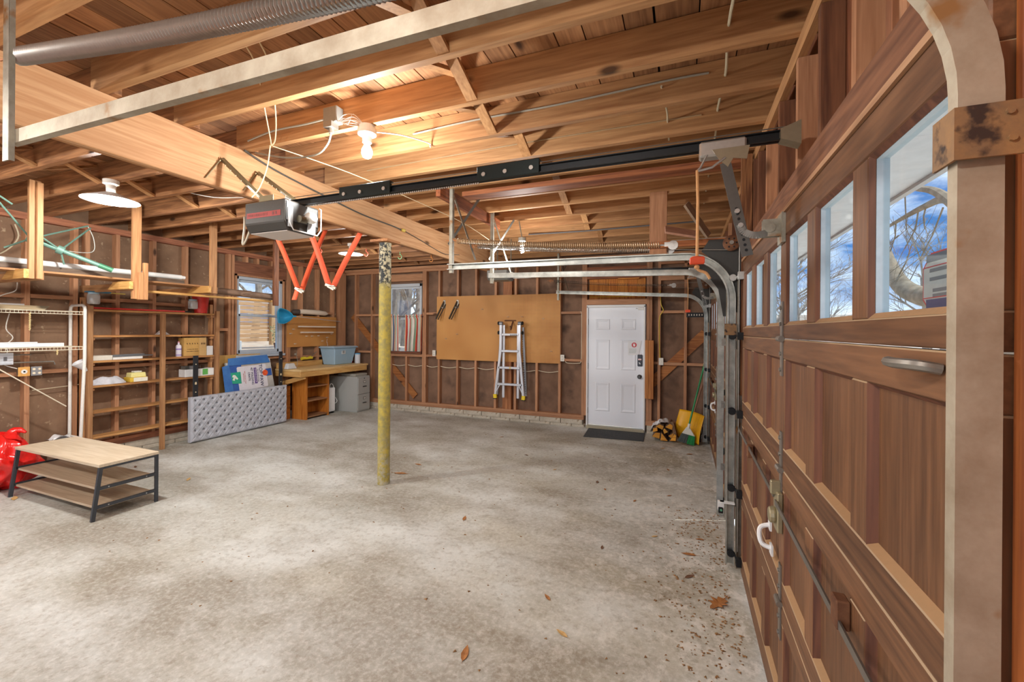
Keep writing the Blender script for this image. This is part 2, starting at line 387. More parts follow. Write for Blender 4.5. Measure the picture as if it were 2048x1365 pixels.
# cross bridging: one row in each bay, a pair of crossed struts between neighbouring joists
bm0 = B((0, 0, 0)).bar((0, -.183, -.08), (0, .183, .07), .064, .02, up=(0, 0, 1)).out('bridging', joist_w('Y'), ceil)
bm1 = B((0, 0, 0)).bar((0, -.183, .07), (0, .183, -.08), .064, .02, up=(0, 0, 1)).out('bridging', joist_w('Y'), ceil)
first = True
for i in range(4, len(JY) - 1):
    for xc, da in ((-1.16 - .05 * ((i * 7) % 5 - 2) * .6, 0), (-4.75 + .05 * ((i * 5) % 5 - 2), .061)):
        yc = (JY[i] + .04 + JY[i + 1]) / 2 + da - (.0 if da == 0 else .02)
        if first:
            bm0.location = Vector((xc, yc, 2.998)) - ceil.location; bm1.location = Vector((xc + .07, yc, 2.998)) - ceil.location; first = False
        else:
            piece('bridging', bm0, ceil, (xc, yc, 2.998)); piece('bridging', bm1, ceil, (xc + .07, yc, 2.998))
one_box('ledger_board', joist_w('Y'), ceil, (.453, -.9, 2.83), (.485, 7.2, 2.905))

# ---------------------------------------------------------------- left wall
SHEATH = lambda: mottled('fibreboard', (112, 86, 66), (146, 116, 90), 2.2, .85, 0, .3, .7, .1, c3=(172, 150, 122), s3=22, t3=(.64, .74))
SHEATH2 = lambda: mottled('dark_fibreboard', (106, 80, 62), (140, 108, 86), 2.6, .85, 0, .3, .7, .1, c3=(80, 60, 48), s3=3, t3=(.56, .72))
W1 = (4.80, 5.66, 1.20, 2.50)      # window opening in the left wall: y0 y1 z0 z1
W2 = (-5.70, -4.83, 1.20, 2.57)    # window opening in the back wall: x0 x1 z0 z1
DR = (-1.515, -.56, 2.06)          # entry door opening: x0 x1 ztop
b = B((-6.86, 3, 1.5))
def wall_with_hole(b, lo, hi, zt, hole, fn):
    h0, h1, z0, z1 = hole
    for a, c, d, e in ((lo, 0, h0, zt), (h1, 0, hi, zt), (h0, 0, h1, z0), (h0, z1, h1, zt)):
        if d - a > .001 and e - c > .001: fn(a, c, d, e)
wall_with_hole(b, -1.35, 7.33, 3.14, W1, lambda a, c, d, e: b.box(-6.86, a, c, -6.832, d, e))
wl = b.out('wall_left', SHEATH()); wl['kind'] = 'structure'
sm = stud_w('Z')
def studs(wall, ys, z0=.22, z1=2.83, name='stud'):
    s0 = None
    for y in ys:
        if s0 is None: s0 = one_box(name, sm, wall, (-6.83, y, z0), (XL, y + .042, z1))
        else: piece(name, s0, wall, ((-6.83 + XL) / 2, y + .021, (z0 + z1) / 2))
studs(wl, [-.9 + .4064 * k for k in range(8)] + [2.385, 2.79, 2.90, 3.20, 3.61, 4.02, 4.43, 4.66, 4.715, 5.74, 5.785, 6.06, 6.46, 6.86])
one_box('corner_post', sm, wl, (-6.83, 7.03, .22), (XL + .02, 7.2, 2.83))
ym = stud_w('Y'); pl = wood('plate_pine', (176, 118, 86), (128, 78, 56), 'Y')
one_box('top_plate', pl, wl, (-6.83, -1.3, 2.83), (XL, 7.2, 2.868)); one_box('top_plate', pl, wl, (-6.83, -1.3, 2.869), (XL, 7.2, 2.904))
one_box('bottom_plate', pl, wl, (-6.83, -1.3, .14), (XL, 7.2, .18)); one_box('bottom_plate', pl, wl, (-6.83, -1.3, .181), (XL, 7.2, .22))
one_box('header', wood('header_pine', (150, 100, 72), (104, 64, 46), 'Y'), wl, (-6.83, 4.757, 2.53), (XL, 5.74, 2.74))
for y in (4.95, 5.15, 5.42): one_box('stud', sm, wl, (-6.83, y, 2.741), (XL, y + .042, 2.83))
one_box('window_ledger', ym, wl, (-6.83, 4.757, 1.11), (XL, 5.74, 1.15))
for a, c, z in ((2.43, 2.79, 1.985), (2.945, 3.20, 1.975), (3.245, 3.61, 1.99), (3.655, 4.02, 1.97), (2.0, 2.385, 1.98), (2.43, 2.79, 1.13), (2.0, 2.385, 1.12), (2.945, 3.2, 1.13), (3.245, 3.61, 1.14), (3.655, 4.02, 1.15),
                (4.065, 4.43, 1.14), (6.105, 6.46, 1.96), (6.505, 6.86, 1.96), (5.83, 6.06, 1.10), (6.105, 6.46, 1.11), (6.505, 6.86, 1.10), (4.475, 4.66, 1.62)):
    one_box('blocking', ym, wl, (-6.828, a, z - .02), (XL - .004, c, z + .022))
for y0, z0, y1, z1 in ((6.9, 1.93, 7.16, 1.65),):
    pass
bk = mottled('curb_brick', (170, 160, 142), (206, 198, 182), 10, .9, 0, .3, .7, .3, c3=(150, 128, 100), s3=12)
b0 = None
y = -1.3
for row, (z0, z1, off) in enumerate(((0, .052, 0), (.055, .138, .2))):
    y = -1.3 - off
    while y < 7.2:
        a, c = max(y, -1.3), min(y + .392, 7.18)
        if c > a + .03: one_box('brick', bk, wl, (-6.83, a, z0), (XL + .022 - random.uniform(0, .006), c, z1), bevel=.004)
        y += .4

# ---------------------------------------------------------------- back wall
b = B((-3, 7.33, 1.5))
def bb(a, c, d, e): b.box(a, 7.312, c, d, 7.34, e)
wall_with_hole(b, -6.86, -4.3, 3.14, W2, bb)
bb(-4.3, 0, DR[0], 3.14); bb(DR[0], DR[2], DR[1], 3.14); bb(DR[1], 0, .6, 3.14)
wb = b.out('wall_back', SHEATH2()); wb['kind'] = 'structure'
def bstuds(xs, z0=.205, z1=2.80, w=.042):
    s0 = None
    for x in xs:
        if s0 is None: s0 = one_box('stud', sm, wb, (x, YB, z0), (x + w, 7.311, z1))
        else: piece('stud', s0, wb, (x + w / 2, (YB + 7.311) / 2, (z0 + z1) / 2))
bstuds([-6.50, -6.07, -5.80, -4.80, -4.755, -4.44, -4.03, -3.64, -3.235, -2.84, -2.43, -2.01, -1.60, -1.557, -.545, -.50, -.37, .02, .33])
one_box('post', wood('post_pine', (186, 128, 84), (138, 84, 50), 'Z'), wb, (-3.06, YB - .005, .205), (-2.89, 7.311, 2.59))
xm = stud_w('X')
one_box('top_plate', xm, wb, (-6.83, YB, 2.80), (.55, 7.311, 2.85)); one_box('top_plate', xm, wb, (-6.83, YB - .03, 2.851), (.55, 7.311, 2.903))
for z0, z1 in ((.128, .166), (.167, .205)):
    one_box('bottom_plate', xm, wb, (-6.83, YB - .012, z0), (DR[0] - .04, 7.311, z1)); one_box('bottom_plate', xm, wb, (DR[1] + .012, YB - .012, z0), (.40, 7.311, z1))
one_box('header', xm, wb, (W2[0] - .06, YB, 2.62), (W2[1] + .028, 7.311, 2.76)); one_box('window_ledger', xm, wb, (W2[0] - .05, YB, 1.10), (W2[1] + .03, 7.311, 1.155))
for x in (-5.58, -5.2): one_box('stud', sm, wb, (x, YB + .002, .206), (x + .042, 7.311, 1.099))
one_box('header', wood('header_fir', (170, 106, 66), (116, 66, 40), 'X'), wb, (-1.515, YB - .01, 2.52), (-.545, 7.311, 2.72))
one_box('header', xm, wb, (-1.515, YB, 2.085), (-.545, 7.311, 2.175))
xx = -1.49
for w in (.16, .165, .155, .16, .155, .13):
    one_box('plank', yellow_w('Z'), wb, (xx, 7.28, 2.176), (xx + w - .004, 7.305, 2.519)); xx += w
one_box('cleat', yellow_w('X'), wb, (-1.0, YB - .02, 2.50), (-.66, 7.25, 2.519))
for a, c, z in ((-6.46, -6.07, 1.94), (-6.03, -5.80, 1.94), (-4.71, -4.44, 1.96), (-1.967, -1.60, 1.955), (-.328, .02, 1.955), (-4.71, -4.44, 1.13), (-1.967, -1.60, 1.135), (-.328, .02, 1.13), (.063, .33, 1.13), (-6.46, -6.07, 1.17), (-.458, -.37, 1.135)):
    one_box('blocking', xm, wb, (a, YB + .004, z - .02), (c, 7.311, z + .022))
one_box('blocking', xm, wb, (-.33, YB, 2.46), (.33, 7.3, 2.60)); one_box('blocking', xm, wb, (-.33, YB, 2.72), (.33, 7.3, 2.76))
br = wood('brace_pine', (184, 122, 66), (136, 80, 42), 'X')
P(wb).bar((-6.60, 7.285, 1.93), (-4.99, 7.285, .30), .022, .135, up=(0, -1, 0), twist=R(90)).out('brace', br, wb)
P(wb).bar((.33, 7.285, 1.62), (-.47, 7.285, .80), .022, .15, up=(0, -1, 0), twist=R(90)).out('brace', br, wb)
P(wb).bar((.2, 7.27, 2.71), (-.1, 7.27, 2.60), .02, .06, up=(0, -1, 0), twist=R(90)).out('brace', br, wb)
for z0, z1, off in ((0, .045, 0), (.047, .126, .19)):
    for lo, hi in ((-6.7, DR[0] - .03), (DR[1] + .03, .36)):
        x = lo - off
        while x < hi:
            a, c = max(x, lo), min(x + .372, hi)
            if c > a + .03: one_box('brick', bk, wb, (a, YB - .02 - random.uniform(0, .006), z0), (c, 7.311, z1), bevel=.004)
            x += .38

# ---------------------------------------------------------------- right wall (around the two garage doors) and front wall
DA, DB = (.76, 3.26), (4.31, 6.81)
b = B((.5, 3, 2.2))
for a, c in ((-1.35, DA[0] - .1), (DA[1] + .1, DB[0] - .1), (DB[1] + .1, 7.33)): b.box(.53, a, 0, .56, c, 2.21)
b.box(.53, -1.35, 2.21, .56, 7.33, 3.14)
wr = b.out('wall_right', wood('siding_inside', (140, 86, 54), (88, 48, 30), 'Z')); wr['kind'] = 'structure'
hd = wood('door_header', (150, 102, 72), (104, 66, 46), 'Y', rnd=.1)
for y0, y1 in (DA, DB):
    one_box('header', hd, wr, (.415, y0 - .3, 2.10), (.452, y1 + .16, 2.295)); one_box('header', hd, wr, (.455, y0 - .3, 2.175), (.52, y1 + .16, 2.33))
sd = stud_w('Z'); dk = dark_w('Z')
for k, y in enumerate((.35, .62, .86, 1.20, 1.27, 1.50, 1.84, 2.17, 2.55, 2.90, 3.2, 3.6, 4.0, 4.4, 4.8, 5.2, 5.6, 6.0, 6.4, 6.8)):
    one_box('cripple_stud', sd if k % 2 else dk, wr, (.455, y, 2.30), (.528, y + .036, 2.829))
one_box('post', wood('post_fir', (176, 122, 76), (104, 62, 36), 'Z'), wr, (.375, 3.36, 1.2), (.44, 3.42, 2.88)); one_box('post', dk, wr, (.445, 3.33, 0), (.53, 3.43, 2.829))
one_box('jamb_board', wood('stained_jamb', (196, 116, 56), (134, 70, 34), 'Z'), wr, (.40, .40, 0), (.43, .758, 2.3))
for y0, y1 in ((3.265, 3.36), (4.21, 4.306), (6.815, 6.95)): one_box('jamb_board', dk, wr, (.40, y0, 0), (.44, y1, 2.1))
wf = B((-3, YF, 1.5)).box(-6.86, -1.36, 0, -6.1, -1.32, 3.14).box(-.3, -1.36, 0, .56, -1.32, 3.14).box(-6.1, -1.36, 2.35, -.3, -1.32, 3.14).out('wall_front', SHEATH2()); wf['kind'] = 'structure'  # wide doorway added in this unseen wall, to let in fill daylight

# ---------------------------------------------------------------- main beam and steel column
bmt = thing('ceiling_beam', 'long pale wooden beam carrying the joists, running from the near left to the back wall', 'beam', (-2.95, 3, 2.59))
P(bmt).box(-2.94, -1.3, 2.59, -2.9, 7.2, 2.904).out('beam_ply', beam_w('Y'), bmt, bevel=.004)
P(bmt).box(-2.985, -1.3, 2.595, -2.942, 7.2, 2.902).out('beam_ply', wood('beam_fir2', (196, 142, 92), (150, 98, 60), 'Y'), bmt, bevel=.004)
def column_paint():
    m, nt, bs = newmat('worn_column_paint'); N = nt.nodes.new; L = nt.links.new
    tc = N('ShaderNodeTexCoord'); sx = N('ShaderNodeSeparateXYZ'); L(tc.outputs['Object'], sx.inputs[0])
    n = N('ShaderNodeTexNoise'); n.inputs['Scale'].default_value = 16; n.inputs['Detail'].default_value = 8; n.inputs['Roughness'].default_value = .72; L(tc.outputs['Object'], n.inputs['Vector'])
    r = N('ShaderNodeValToRGB'); e = r.color_ramp.elements; e[0].position = .38; e[1].position = .60; e[0].color = lin((146, 138, 88)); e[1].color = lin((190, 168, 72)); L(n.outputs['Fac'], r.inputs['Fac'])
    n2 = N('ShaderNodeTexNoise'); n2.inputs['Scale'].default_value = 24; n2.inputs['Detail'].default_value = 8; n2.inputs['Roughness'].default_value = .7; L(tc.outputs['Object'], n2.inputs['Vector'])
    r2 = N('ShaderNodeValToRGB'); e = r2.color_ramp.elements; e[0].position = .48; e[1].position = .53; e[0].color = lin((40, 44, 44)); e[1].color = lin((196, 186, 152)); L(n2.outputs['Fac'], r2.inputs['Fac'])
    ad = N('ShaderNodeMath'); ad.operation = 'MULTIPLY_ADD'; ad.inputs[1].default_value = .3; L(n.outputs['Fac'], ad.inputs[0]); L(sx.outputs['Z'], ad.inputs[2])
    r3 = N('ShaderNodeMapRange'); r3.inputs['From Min'].default_value = 2.24; r3.inputs['From Max'].default_value = 2.30; L(ad.outputs[0], r3.inputs['Value'])
    mx = N('ShaderNodeMix'); mx.data_type = 'RGBA'; L(r3.outputs[0], mx.inputs['Factor']); L(r.outputs[0], mx.inputs['A']); L(r2.outputs[0], mx.inputs['B'])
    r4 = N('ShaderNodeMapRange'); r4.inputs['From Min'].default_value = .75; r4.inputs['From Max'].default_value = .15; r4.inputs['To Max'].default_value = .8; L(ad.outputs[0], r4.inputs['Value'])
    r5 = N('ShaderNodeValToRGB'); e = r5.color_ramp.elements; e[0].position = .47; e[1].position = .55; e[0].color = (0, 0, 0, 1); e[1].color = (1, 1, 1, 1); L(n2.outputs['Fac'], r5.inputs['Fac'])
    ml = N('ShaderNodeMath'); ml.operation = 'MULTIPLY'; L(r4.outputs[0], ml.inputs[0]); L(r5.outputs[0], ml.inputs[1])
    m2 = N('ShaderNodeMix'); m2.data_type = 'RGBA'; L(ml.outputs[0], m2.inputs['Factor']); L(mx.outputs['Result'], m2.inputs['A']); m2.inputs['B'].default_value = lin((176, 172, 158))
    L(m2.outputs['Result'], bs.inputs['Base Color']); bs.inputs['Roughness'].default_value = .55
    return m
ct = thing('steel_column', 'round steel column in worn yellow paint, black and flaking at its top', 'column', (-2.95, 3.73, 0))
P(ct).lathe([(.064, 0), (.064, .01), (.062, 2.545), (.064, 2.55), (.064, 2.56)], (-2.95, 3.73, 0), n=28).out('shaft', column_paint(), ct, smooth=True)
P(ct).box(-3.06, 3.62, 2.561, -2.84, 3.84, 2.588).out('cap_plate', wood('cap', (196, 140, 90), (150, 98, 60), 'Y'), ct)

# ---------------------------------------------------------------- garage doors
def garage_door(name, y0, y1, detail):
    d = struct(name, (.39, (y0 + y1) / 2, 0))
    zs = (.02, .555, 1.09, 1.615, 2.13); st = .09; pit = (y1 - y0 - st) / 6
    wm, pm2 = door_w('Y'), door_w('Z')
    for k in range(4):
        z0, z1 = zs[k] + .0015, zs[k + 1] - .0015; top = k == 3
        s = struct('section', (.39, (y0 + y1) / 2, z0)); s.parent = d; s.location = (0, 0, z0); del s['kind']
        lo = z0 + (.055 if top else .085 if k else .11); hi = z1 - (.10 if top else .08)
        P(s).box(.375, y0, z0, .41, y1, lo).box(.375, y0, hi, .41, y1, z1).out('rail', wm, s, bevel=.003)
        b = P(s)
        for j in range(7): b.box(.3752, y0 + j * pit, lo + .0005, .41, y0 + j * pit + st, hi - .0005)
        b.out('stile', pm2, s, bevel=.003)
        bd = P(s)
        for j in range(6):
            a, c = y0 + j * pit + st, y0 + (j + 1) * pit; w = .012; x0, x1 = .377, (.386 if top else .396)
            o = [(x0, a, lo), (x0, c, lo), (x0, c, hi), (x0, a, hi)]; i = [(x1, a + w, lo + w), (x1, c - w, lo + w), (x1, c - w, hi - w), (x1, a + w, hi - w)]
            for q in range(4): bd.quad(o[q], o[(q + 1) % 4], i[(q + 1) % 4], i[q])
        bd.out('moulding', wood('door_moulding', (120, 76, 54), (78, 46, 34), 'Z', knots=False, dust=(184, 148, 106)), s)
        p0 = None
        for j in range(6):
            a, c = y0 + j * pit + st, y0 + (j + 1) * pit; ct2 = (.399, (a + c) / 2, (lo + hi) / 2)
            if top:
                if p0 is None: p0 = one_box('pane', glass(), s, (.398, a + .004, lo + .004), (.400, c - .004, hi - .004))
                else: piece('pane', p0, s, (.399, ct2[1], ct2[2]))
            else:
                if p0 is None: p0 = one_box('panel', pm2, s, (.395, a + .004, lo + .004), (.404, c - .004, hi - .004))
                else: piece('panel', p0, s, (.3995, ct2[1], ct2[2]))
        if top:
            b = P(s)
            for j in range(6):   # pale painted stops round each pane
                a, c = y0 + j * pit + st, y0 + (j + 1) * pit
                b.box(.387, a, lo, .41, a + .012, hi).box(.387, c - .012, lo, .41, c, hi).box(.387, a, lo, .41, c, lo + .012).box(.387, a, hi - .012, .41, c, hi)
            b.out('glazing_stop', plain('exterior_paint', (190, 202, 210), .5), s)
            b = P(s)
            for j in range(7): b.box(.4105, y0 + j * pit + .012, lo, .418, y0 + j * pit + st - .012, hi)
            b.box(.4105, y0, z0, .418, y1, lo).box(.4105, y0, hi, .418, y1, z1).out('outer_frame', plain('exterior_paint', (190, 202, 210), .5), s)
    yc = (y0 + y1) / 2
    hb = P(d)
    for k, z in enumerate(zs[1:4]):
        for y in (yc,):
            b = P(d)
            b.box(.369, y - .017, z + .008, .3745, y + .017, z + .15).box(.369, y - .017, z - .15, .3745, y + .017, z - .008)
            b.lathe([(.012, -.03), (.012, .03)], (.366, y, z), 'Y', 10)
            for dz in (-.125, -.06, .06, .125): b.lathe([(.008, 0), (.008, .006)], (.363, y, z + dz), 'X', 8)
            b.out('hinge', STEEL() if y == yc else BLACK(), d)
    for k, z in enumerate((.10, .555, 1.09, 1.615, 2.02)):
        for y, sgn in ((y1, 1), (y0, -1)):
            if detail and sgn < 0: continue
            b = P(d)
            b.tube([(.345, y - sgn * .05, z), (.345, y + sgn * .07, z)], .006, 8)
            b.lathe([(.023, -.011), (.026, -.006), (.026, .006), (.023, .011)], (.322, y + sgn * .075, z), 'Y', 14)
            b.cbox((.358, y - sgn * .035, z), (.034, .04, .05))
            b.out('roller', BLACK() if k < 4 else ZINC(), d, smooth=True)
    P(d).box(.366, y0, 2.116, .3745, y1, 2.132).out('top_strip', wood('worn_strip', (176, 138, 104), (132, 94, 66), 'Y', knots=False), d)
    # opener bracket at the top centre
    b = P(d); b.box(.362, yc - .045, 2.0, .3745, yc + .045, 2.12).box(.30, yc - .016, 2.03, .362, yc - .012, 2.10).box(.30, yc + .012, 2.03, .362, yc + .016, 2.10)
    b.lathe([(.02, -.02), (.02, .02)], (.325, yc, 2.065), 'Y', 12).out('opener_bracket', GALVD(), d)
    # lock: bars, latch case, lift handle
    zc = .965
    P(d).bar((.35, yc + .02, zc + .01), (.352, y1 - .02, zc + .03), .02, .005, up=(1, 0, 0)).bar((.35, yc - .02, zc - .005), (.352, y0 + .03, zc - .03), .02, .005, up=(1, 0, 0)).out('lock_bar', plain('bar_steel', (136, 132, 126), .4, .8), d)
    P(d).box(.354, yc - .04, .84, .3745, yc + .04, 1.0).lathe([(.03, 0), (.034, .02), (.02, .03)], (.33, yc, .90), 'X', 14).box(.335, yc - .012, .985, .372, yc + .012, 1.04).out('latch', plain('brassy_steel', (166, 156, 126), .45, .6), d, bevel=.004)
    P(d).tube(catmull([(.372, yc + .20, .78), (.335, yc + .20, .765), (.326, yc + .19, .735), (.335, yc + .175, .70), (.372, yc + .165, .69)], 5), .010, 8).cbox((.369, yc + .20, .78), (.008, .045, .045)).cbox((.369, yc + .165, .685), (.008, .045, .045)).out('lift_handle', WHITE(), d, smooth=True)
    for y in (yc + .75, yc - .75): P(d).box(.345, y - .022, zc - .035, .3745, y + .022, zc + .035).out('bar_guide', RUST(), d, bevel=.003)
    if detail:
        P(d).tube(catmull([(.372, y0 + .10, 1.585), (.345, y0 + .11, 1.59), (.335, y0 + .16, 1.59), (.345, y0 + .21, 1.59), (.372, y0 + .22, 1.585)], 5), .009, 8).out('pull_handle', STEEL(), d, smooth=True)
        # window sticker (pane nearest the camera), printed side outward
        Z0 = 1.70
        oc = [(.395, .90, Z0 + .03), (.395, .93, Z0), (.395, 1.0 - .03, Z0), (.395, 1.0, Z0 + .04), (.395, 1.0, Z0 + .15), (.395, .975, Z0 + .20), (.395, .94, Z0 + .215), (.395, .90, Z0 + .19)]
    return d
dA = garage_door('door_2', *DA, True); dB = garage_door('door_3', *DB, False)

# ---------------------------------------------------------------- entry door
e = struct('door_1', ((DR[0] + DR[1]) / 2, 7.25, .05)); xa, xb = DR[0] + .028, DR[1] - .028
b = P(e); b.box(DR[0], 7.2, .0, DR[0] + .025, 7.31, 2.06).box(DR[1] - .025, 7.2, 0, DR[1], 7.31, 2.06).box(DR[0], 7.2, 2.038, DR[1], 7.31, 2.08).out('frame', WHITE(), e, bevel=.003)
P(e).box(xa, 7.235, .062, xb, 7.275, 2.034).out('slab', plain('door_white', (238, 243, 250), .4, var=.01), e)
px = [(xa + .12, xa + .36), (xb - .36, xb - .12)]
for (p, q) in px:
    for z0, z1 in ((.30, .78), (1.0, 1.50), (1.665, 1.845)):
        b = P(e); w = .028
        O = [(p, 7.2349, z0), (q, 7.2349, z0), (q, 7.2349, z1), (p, 7.2349, z1)]; I = [(p + w, 7.229, z0 + w), (q - w, 7.229, z0 + w), (q - w, 7.229, z1 - w), (p + w, 7.229, z1 - w)]
        M2 = [((o[0] + i[0]) / 2, 7.226, (o[2] + i[2]) / 2) for o, i in zip(O, I)]
        for A, C in ((O, M2), (M2, I)):
            for k in range(4): b.quad(A[k], A[(k + 1) % 4], C[(k + 1) % 4], C[k])
        I2 = [(i[0] + (.02 if n in (0, 3) else -.02), 7.2335, i[2] + (.02 if n < 2 else -.02)) for n, i in enumerate(I)]
        for k in range(4): b.quad(I[k], I[(k + 1) % 4], I2[(k + 1) % 4], I2[k])
        b.quad(*I2); b.out('panel', plain('door_white', (226, 230, 236)), e)
P(e).box(xa - .02, 7.17, 0, xb + .02, 7.3, .05).out('threshold', plain('threshold_aluminium', (176, 166, 140), .5, .3), e, bevel=.004)
k = P(e); k.box(-.68, 7.205, 1.075, -.605, 7.234, 1.265).out('keypad_lock', plain('lock_case', (58, 64, 74), .4), e, bevel=.008)
P(e).box(-.668, 7.2035, 1.175, -.618, 7.2049, 1.20).out('lock_display', plain('lock_label', (232, 200, 198), .4), e); P(e).cbox((-.645, 7.197, 1.125), (.014, .016, .036), (0, R(-35), 0)).out('thumb_turn', ZINC(), e)
P(e).lathe([(.036, 0), (.036, -.008), (.014, -.01), (.013, -.035), (.028, -.045), (.03, -.06), (.02, -.07)], (-.648, 7.234, .905), 'Y', 20).out('knob', plain('knob_metal', (92, 90, 88), .3, .9), e, smooth=True)
for z in (.3, 1.05, 1.8): P(e).lathe([(.008, -.05), (.008, .05)], (xa - .006, 7.225, z), 'Z', 8).out('hinge', STEEL(), e)
P(e).tube([(xb - .1, 7.222, 2.015), (xb - .12, 7.19, 2.015)], .006).box(xb - .09, 7.21, 1.99, xb, 7.234, 2.03).out('catch', WPLAS(), e)

# ---------------------------------------------------------------- windows
def win_left():
    w = struct('window_1', (-6.79, 5.23, 1.2)); y0, y1, z0, z1 = W1; fm = plain('window_frame', (178, 188, 198), .45, var=.02); zm = 1.86
    b = P(w); b.box(-6.86, y0, z0, -6.755, y0 + .045, z1).box(-6.86, y1 - .055, z0, -6.755, y1, z1).box(-6.86, y0, z1 - .05, -6.755, y1, z1).box(-6.86, y0, z0, -6.755, y1, z0 + .03).out('frame', fm, w, bevel=.004)
    for k, (a, c, xo) in enumerate(((zm - .02, z1 - .05, -6.835), (z0 + .03, zm + .02, -6.80))):
        b = P(w); p, q = y0 + .045, y1 - .055
        b.box(xo, p, a, xo + .03, p + .035, c).box(xo, q - .035, a, xo + .03, q, c).box(xo, p, a, xo + .03, q, a + (.055 if k else .04)).box(xo, p, c - .04, xo + .03, q, c).out('sash', fm, w, bevel=.004)
        P(w).box(xo + .012, p + .03, a + .03, xo + .015, q - .03, c - .03).out('pane', glass(), w)
    for y in (5.05, 5.42): P(w).box(-6.80, y - .03, zm + .02, -6.765, y + .03, zm + .04).out('sash_lock', WPLAS(), w)
    for a, c in (((-6.755, y1 + .001, z0 - .03), (-6.735, y1 + .03, z1 + .03)), ((-6.755, y0 - .03, z0 - .03), (-6.735, y0 - .001, z1 + .03)), ((-6.755, y0 - .03, z1 + .001), (-6.735, y1 + .03, z1 + .03))): one_box('casing', stud_w('Z'), w, a, c)
    one_box('sill', fm, w, (-6.80, y0 - .03, z0 - .04), (-6.70, y1 + .03, z0 - .002), bevel=.004)
def win_back():
    w = struct('window_2', (-5.27, 7.27, 1.2)); x0, x1, z0, z1 = W2; fm = plain('window_frame2', (196, 202, 208), .45, var=.02); zm = 1.86
    b = P(w); b.box(x0, 7.235, z0, x0 + .05, 7.34, z1).box(x1 - .05, 7.235, z0, x1, 7.34, z1).box(x0, 7.235, z1 - .06, x1, 7.34, z1).box(x0, 7.235, z0, x1, 7.34, z0 + .03).out('frame', fm, w, bevel=.004)
    for k, (a, c, yo) in enumerate(((zm - .02, z1 - .06, 7.31), (z0 + .03, zm + .02, 7.27))):
        b = P(w); p, q = x0 + .05, x1 - .05
        b.box(p, yo, a, p + .03, yo + .03, c).box(q - .03, yo, a, q, yo + .03, c).box(p, yo, a, q, yo + .03, a + .05).box(p, yo, c - .035, q, yo + .03, c).out('sash', fm, w, bevel=.004)
        P(w).box(p + .025, yo + .012, a + .03, q - .025, yo + .015, c - .03).out('pane', glass(), w)
    one_box('sill', wood('sill_dark', (140, 86, 60), (92, 54, 38), 'X'), w, (x0 - .02, 7.19, z0 - .04), (x1 + .02, 7.3, z0 - .002))
win_left(); win_back()

# ---------------------------------------------------------------- door tracks, springs, openers
def track(name, y, sgn, label, mat, rear_z=0, near=False):
    t = thing('door_track', label, 'track', (.315, y, 0), None)
    xc, r = (.3165, .27) if near else (.315, .31); zc = 1.92 if near else 1.875
    path = [(xc, y, .02 if not near else .02), (xc, y, zc)] + arc((xc - r, y, zc), r, 6, 90, 12)
    path += [(-1.0, y, zc + r + .5 * rear_z), (-1.96, y, zc + r + rear_z)]
    w, t_, o, h = (.0205 if near else .026), .0025, (-.01 if near else -.015) * sgn, (.01 if near else .015) * sgn
    tt = t_ * (1 if sgn > 0 else -1)
    prof = [(-w, o), (w, o), (w, h), (w - .008, h), (w - .008, h - tt), (w - t_, h - tt), (w - t_, o + tt), (-w + t_, o + tt), (-w + t_, h - tt), (-w + .008, h - tt), (-w + .008, h), (-w, h)]
    P(t).sweep(path, prof, (0, 1, 0)).out('rail', mat, t)
    # vertical angle iron against the jamb and the corner flag plate
    if not near:
        ya = y + sgn * -.02
        P(t).box(.352, ya - .03, .0, .356, ya + .03, 2.0).box(.352, ya - sgn * .03 - .002, 0, .40, ya - sgn * .03 + .002, 2.0).out('wall_angle', GALVD(), t)
        P(t).prism([(.39, ya, 1.78), (.39, ya, 2.30), (.17, ya, 2.30), (.12, ya, 2.22), (.20, ya, 2.15), (.29, ya, 2.02), (.33, ya, 1.78)], (0, -.003 * sgn, 0)).out('flag_plate', plain('flag_steel', (70, 70, 68), .5, .5), t)
        for z in (.45, 1.0, 1.55): P(t).cbox((.345, y - sgn * .018, z), (.05, .004, .06)).lathe([(.012, 0), (.012, .012)], (.335, y - sgn * .03, z), 'Y', 8).out('bracket', STEEL(), t)
    # rear hanger: angle irons up to the joists
    xr = -1.93
    yh = y - (.022 if near else 0)
    hw = .022 if near else .016
    b = P(t).box(xr - hw, yh - .003, 2.15, xr + .016, yh + .001, 2.93).box(xr + .014, yh - .003, 2.15, xr + .017, yh + (.01 if near else .028), 2.93)
    b.out('hanger', GALVD(), t)
    if not near:
        P(t).bar((xr, y + .01, 2.90), (xr + .12, y + .25, 2.30), .03, .004, up=(1, 0, 0)).out('brace_strap', GALVD(), t)
        P(t).bar((xr - .06, y + .06, 2.42), (xr + .14, y + .3, 2.9), .03, .004, up=(1, 0, 0)).out('brace_strap', STEEL(), t)
    return t
tA1 = track('door_track', .665, 1, 'galvanised door track nearest the camera, its rail curving overhead from the right edge', NEARG(), .04, True)
b = P(tA1).box(  .288, .644, 1.84, .42, .6475, 1.90).box(.288, .6475, 1.84, .2915, .69, 1.90)
for x, z in ((.335, 1.888), (.337, 1.858), (.36, 1.865), (.36, 1.89)): b.lathe([(.004, 0), (.004, -.003)], (x, .644, z), 'Y', 8)
b.out('splice_bracket', BRACKET(), tA1)
tA2 = track('door_track', 3.345, -1, 'galvanised curved track on the far side of the nearer garage door', GALV(), .02)
tB1 = track('door_track', 4.22, 1, 'shorter-looking track just behind the brighter one, near side of the farther garage door', GALV(), .05)
tB2 = track('door_track', 6.88, -1, 'thin grey track in front of the entry door, for the farther garage door', GALV(), .10)
P(tA2).box(.27, 3.32, 1.62, .345, 3.328, 1.70).out('splice_plate', BRACKET(), tA2)
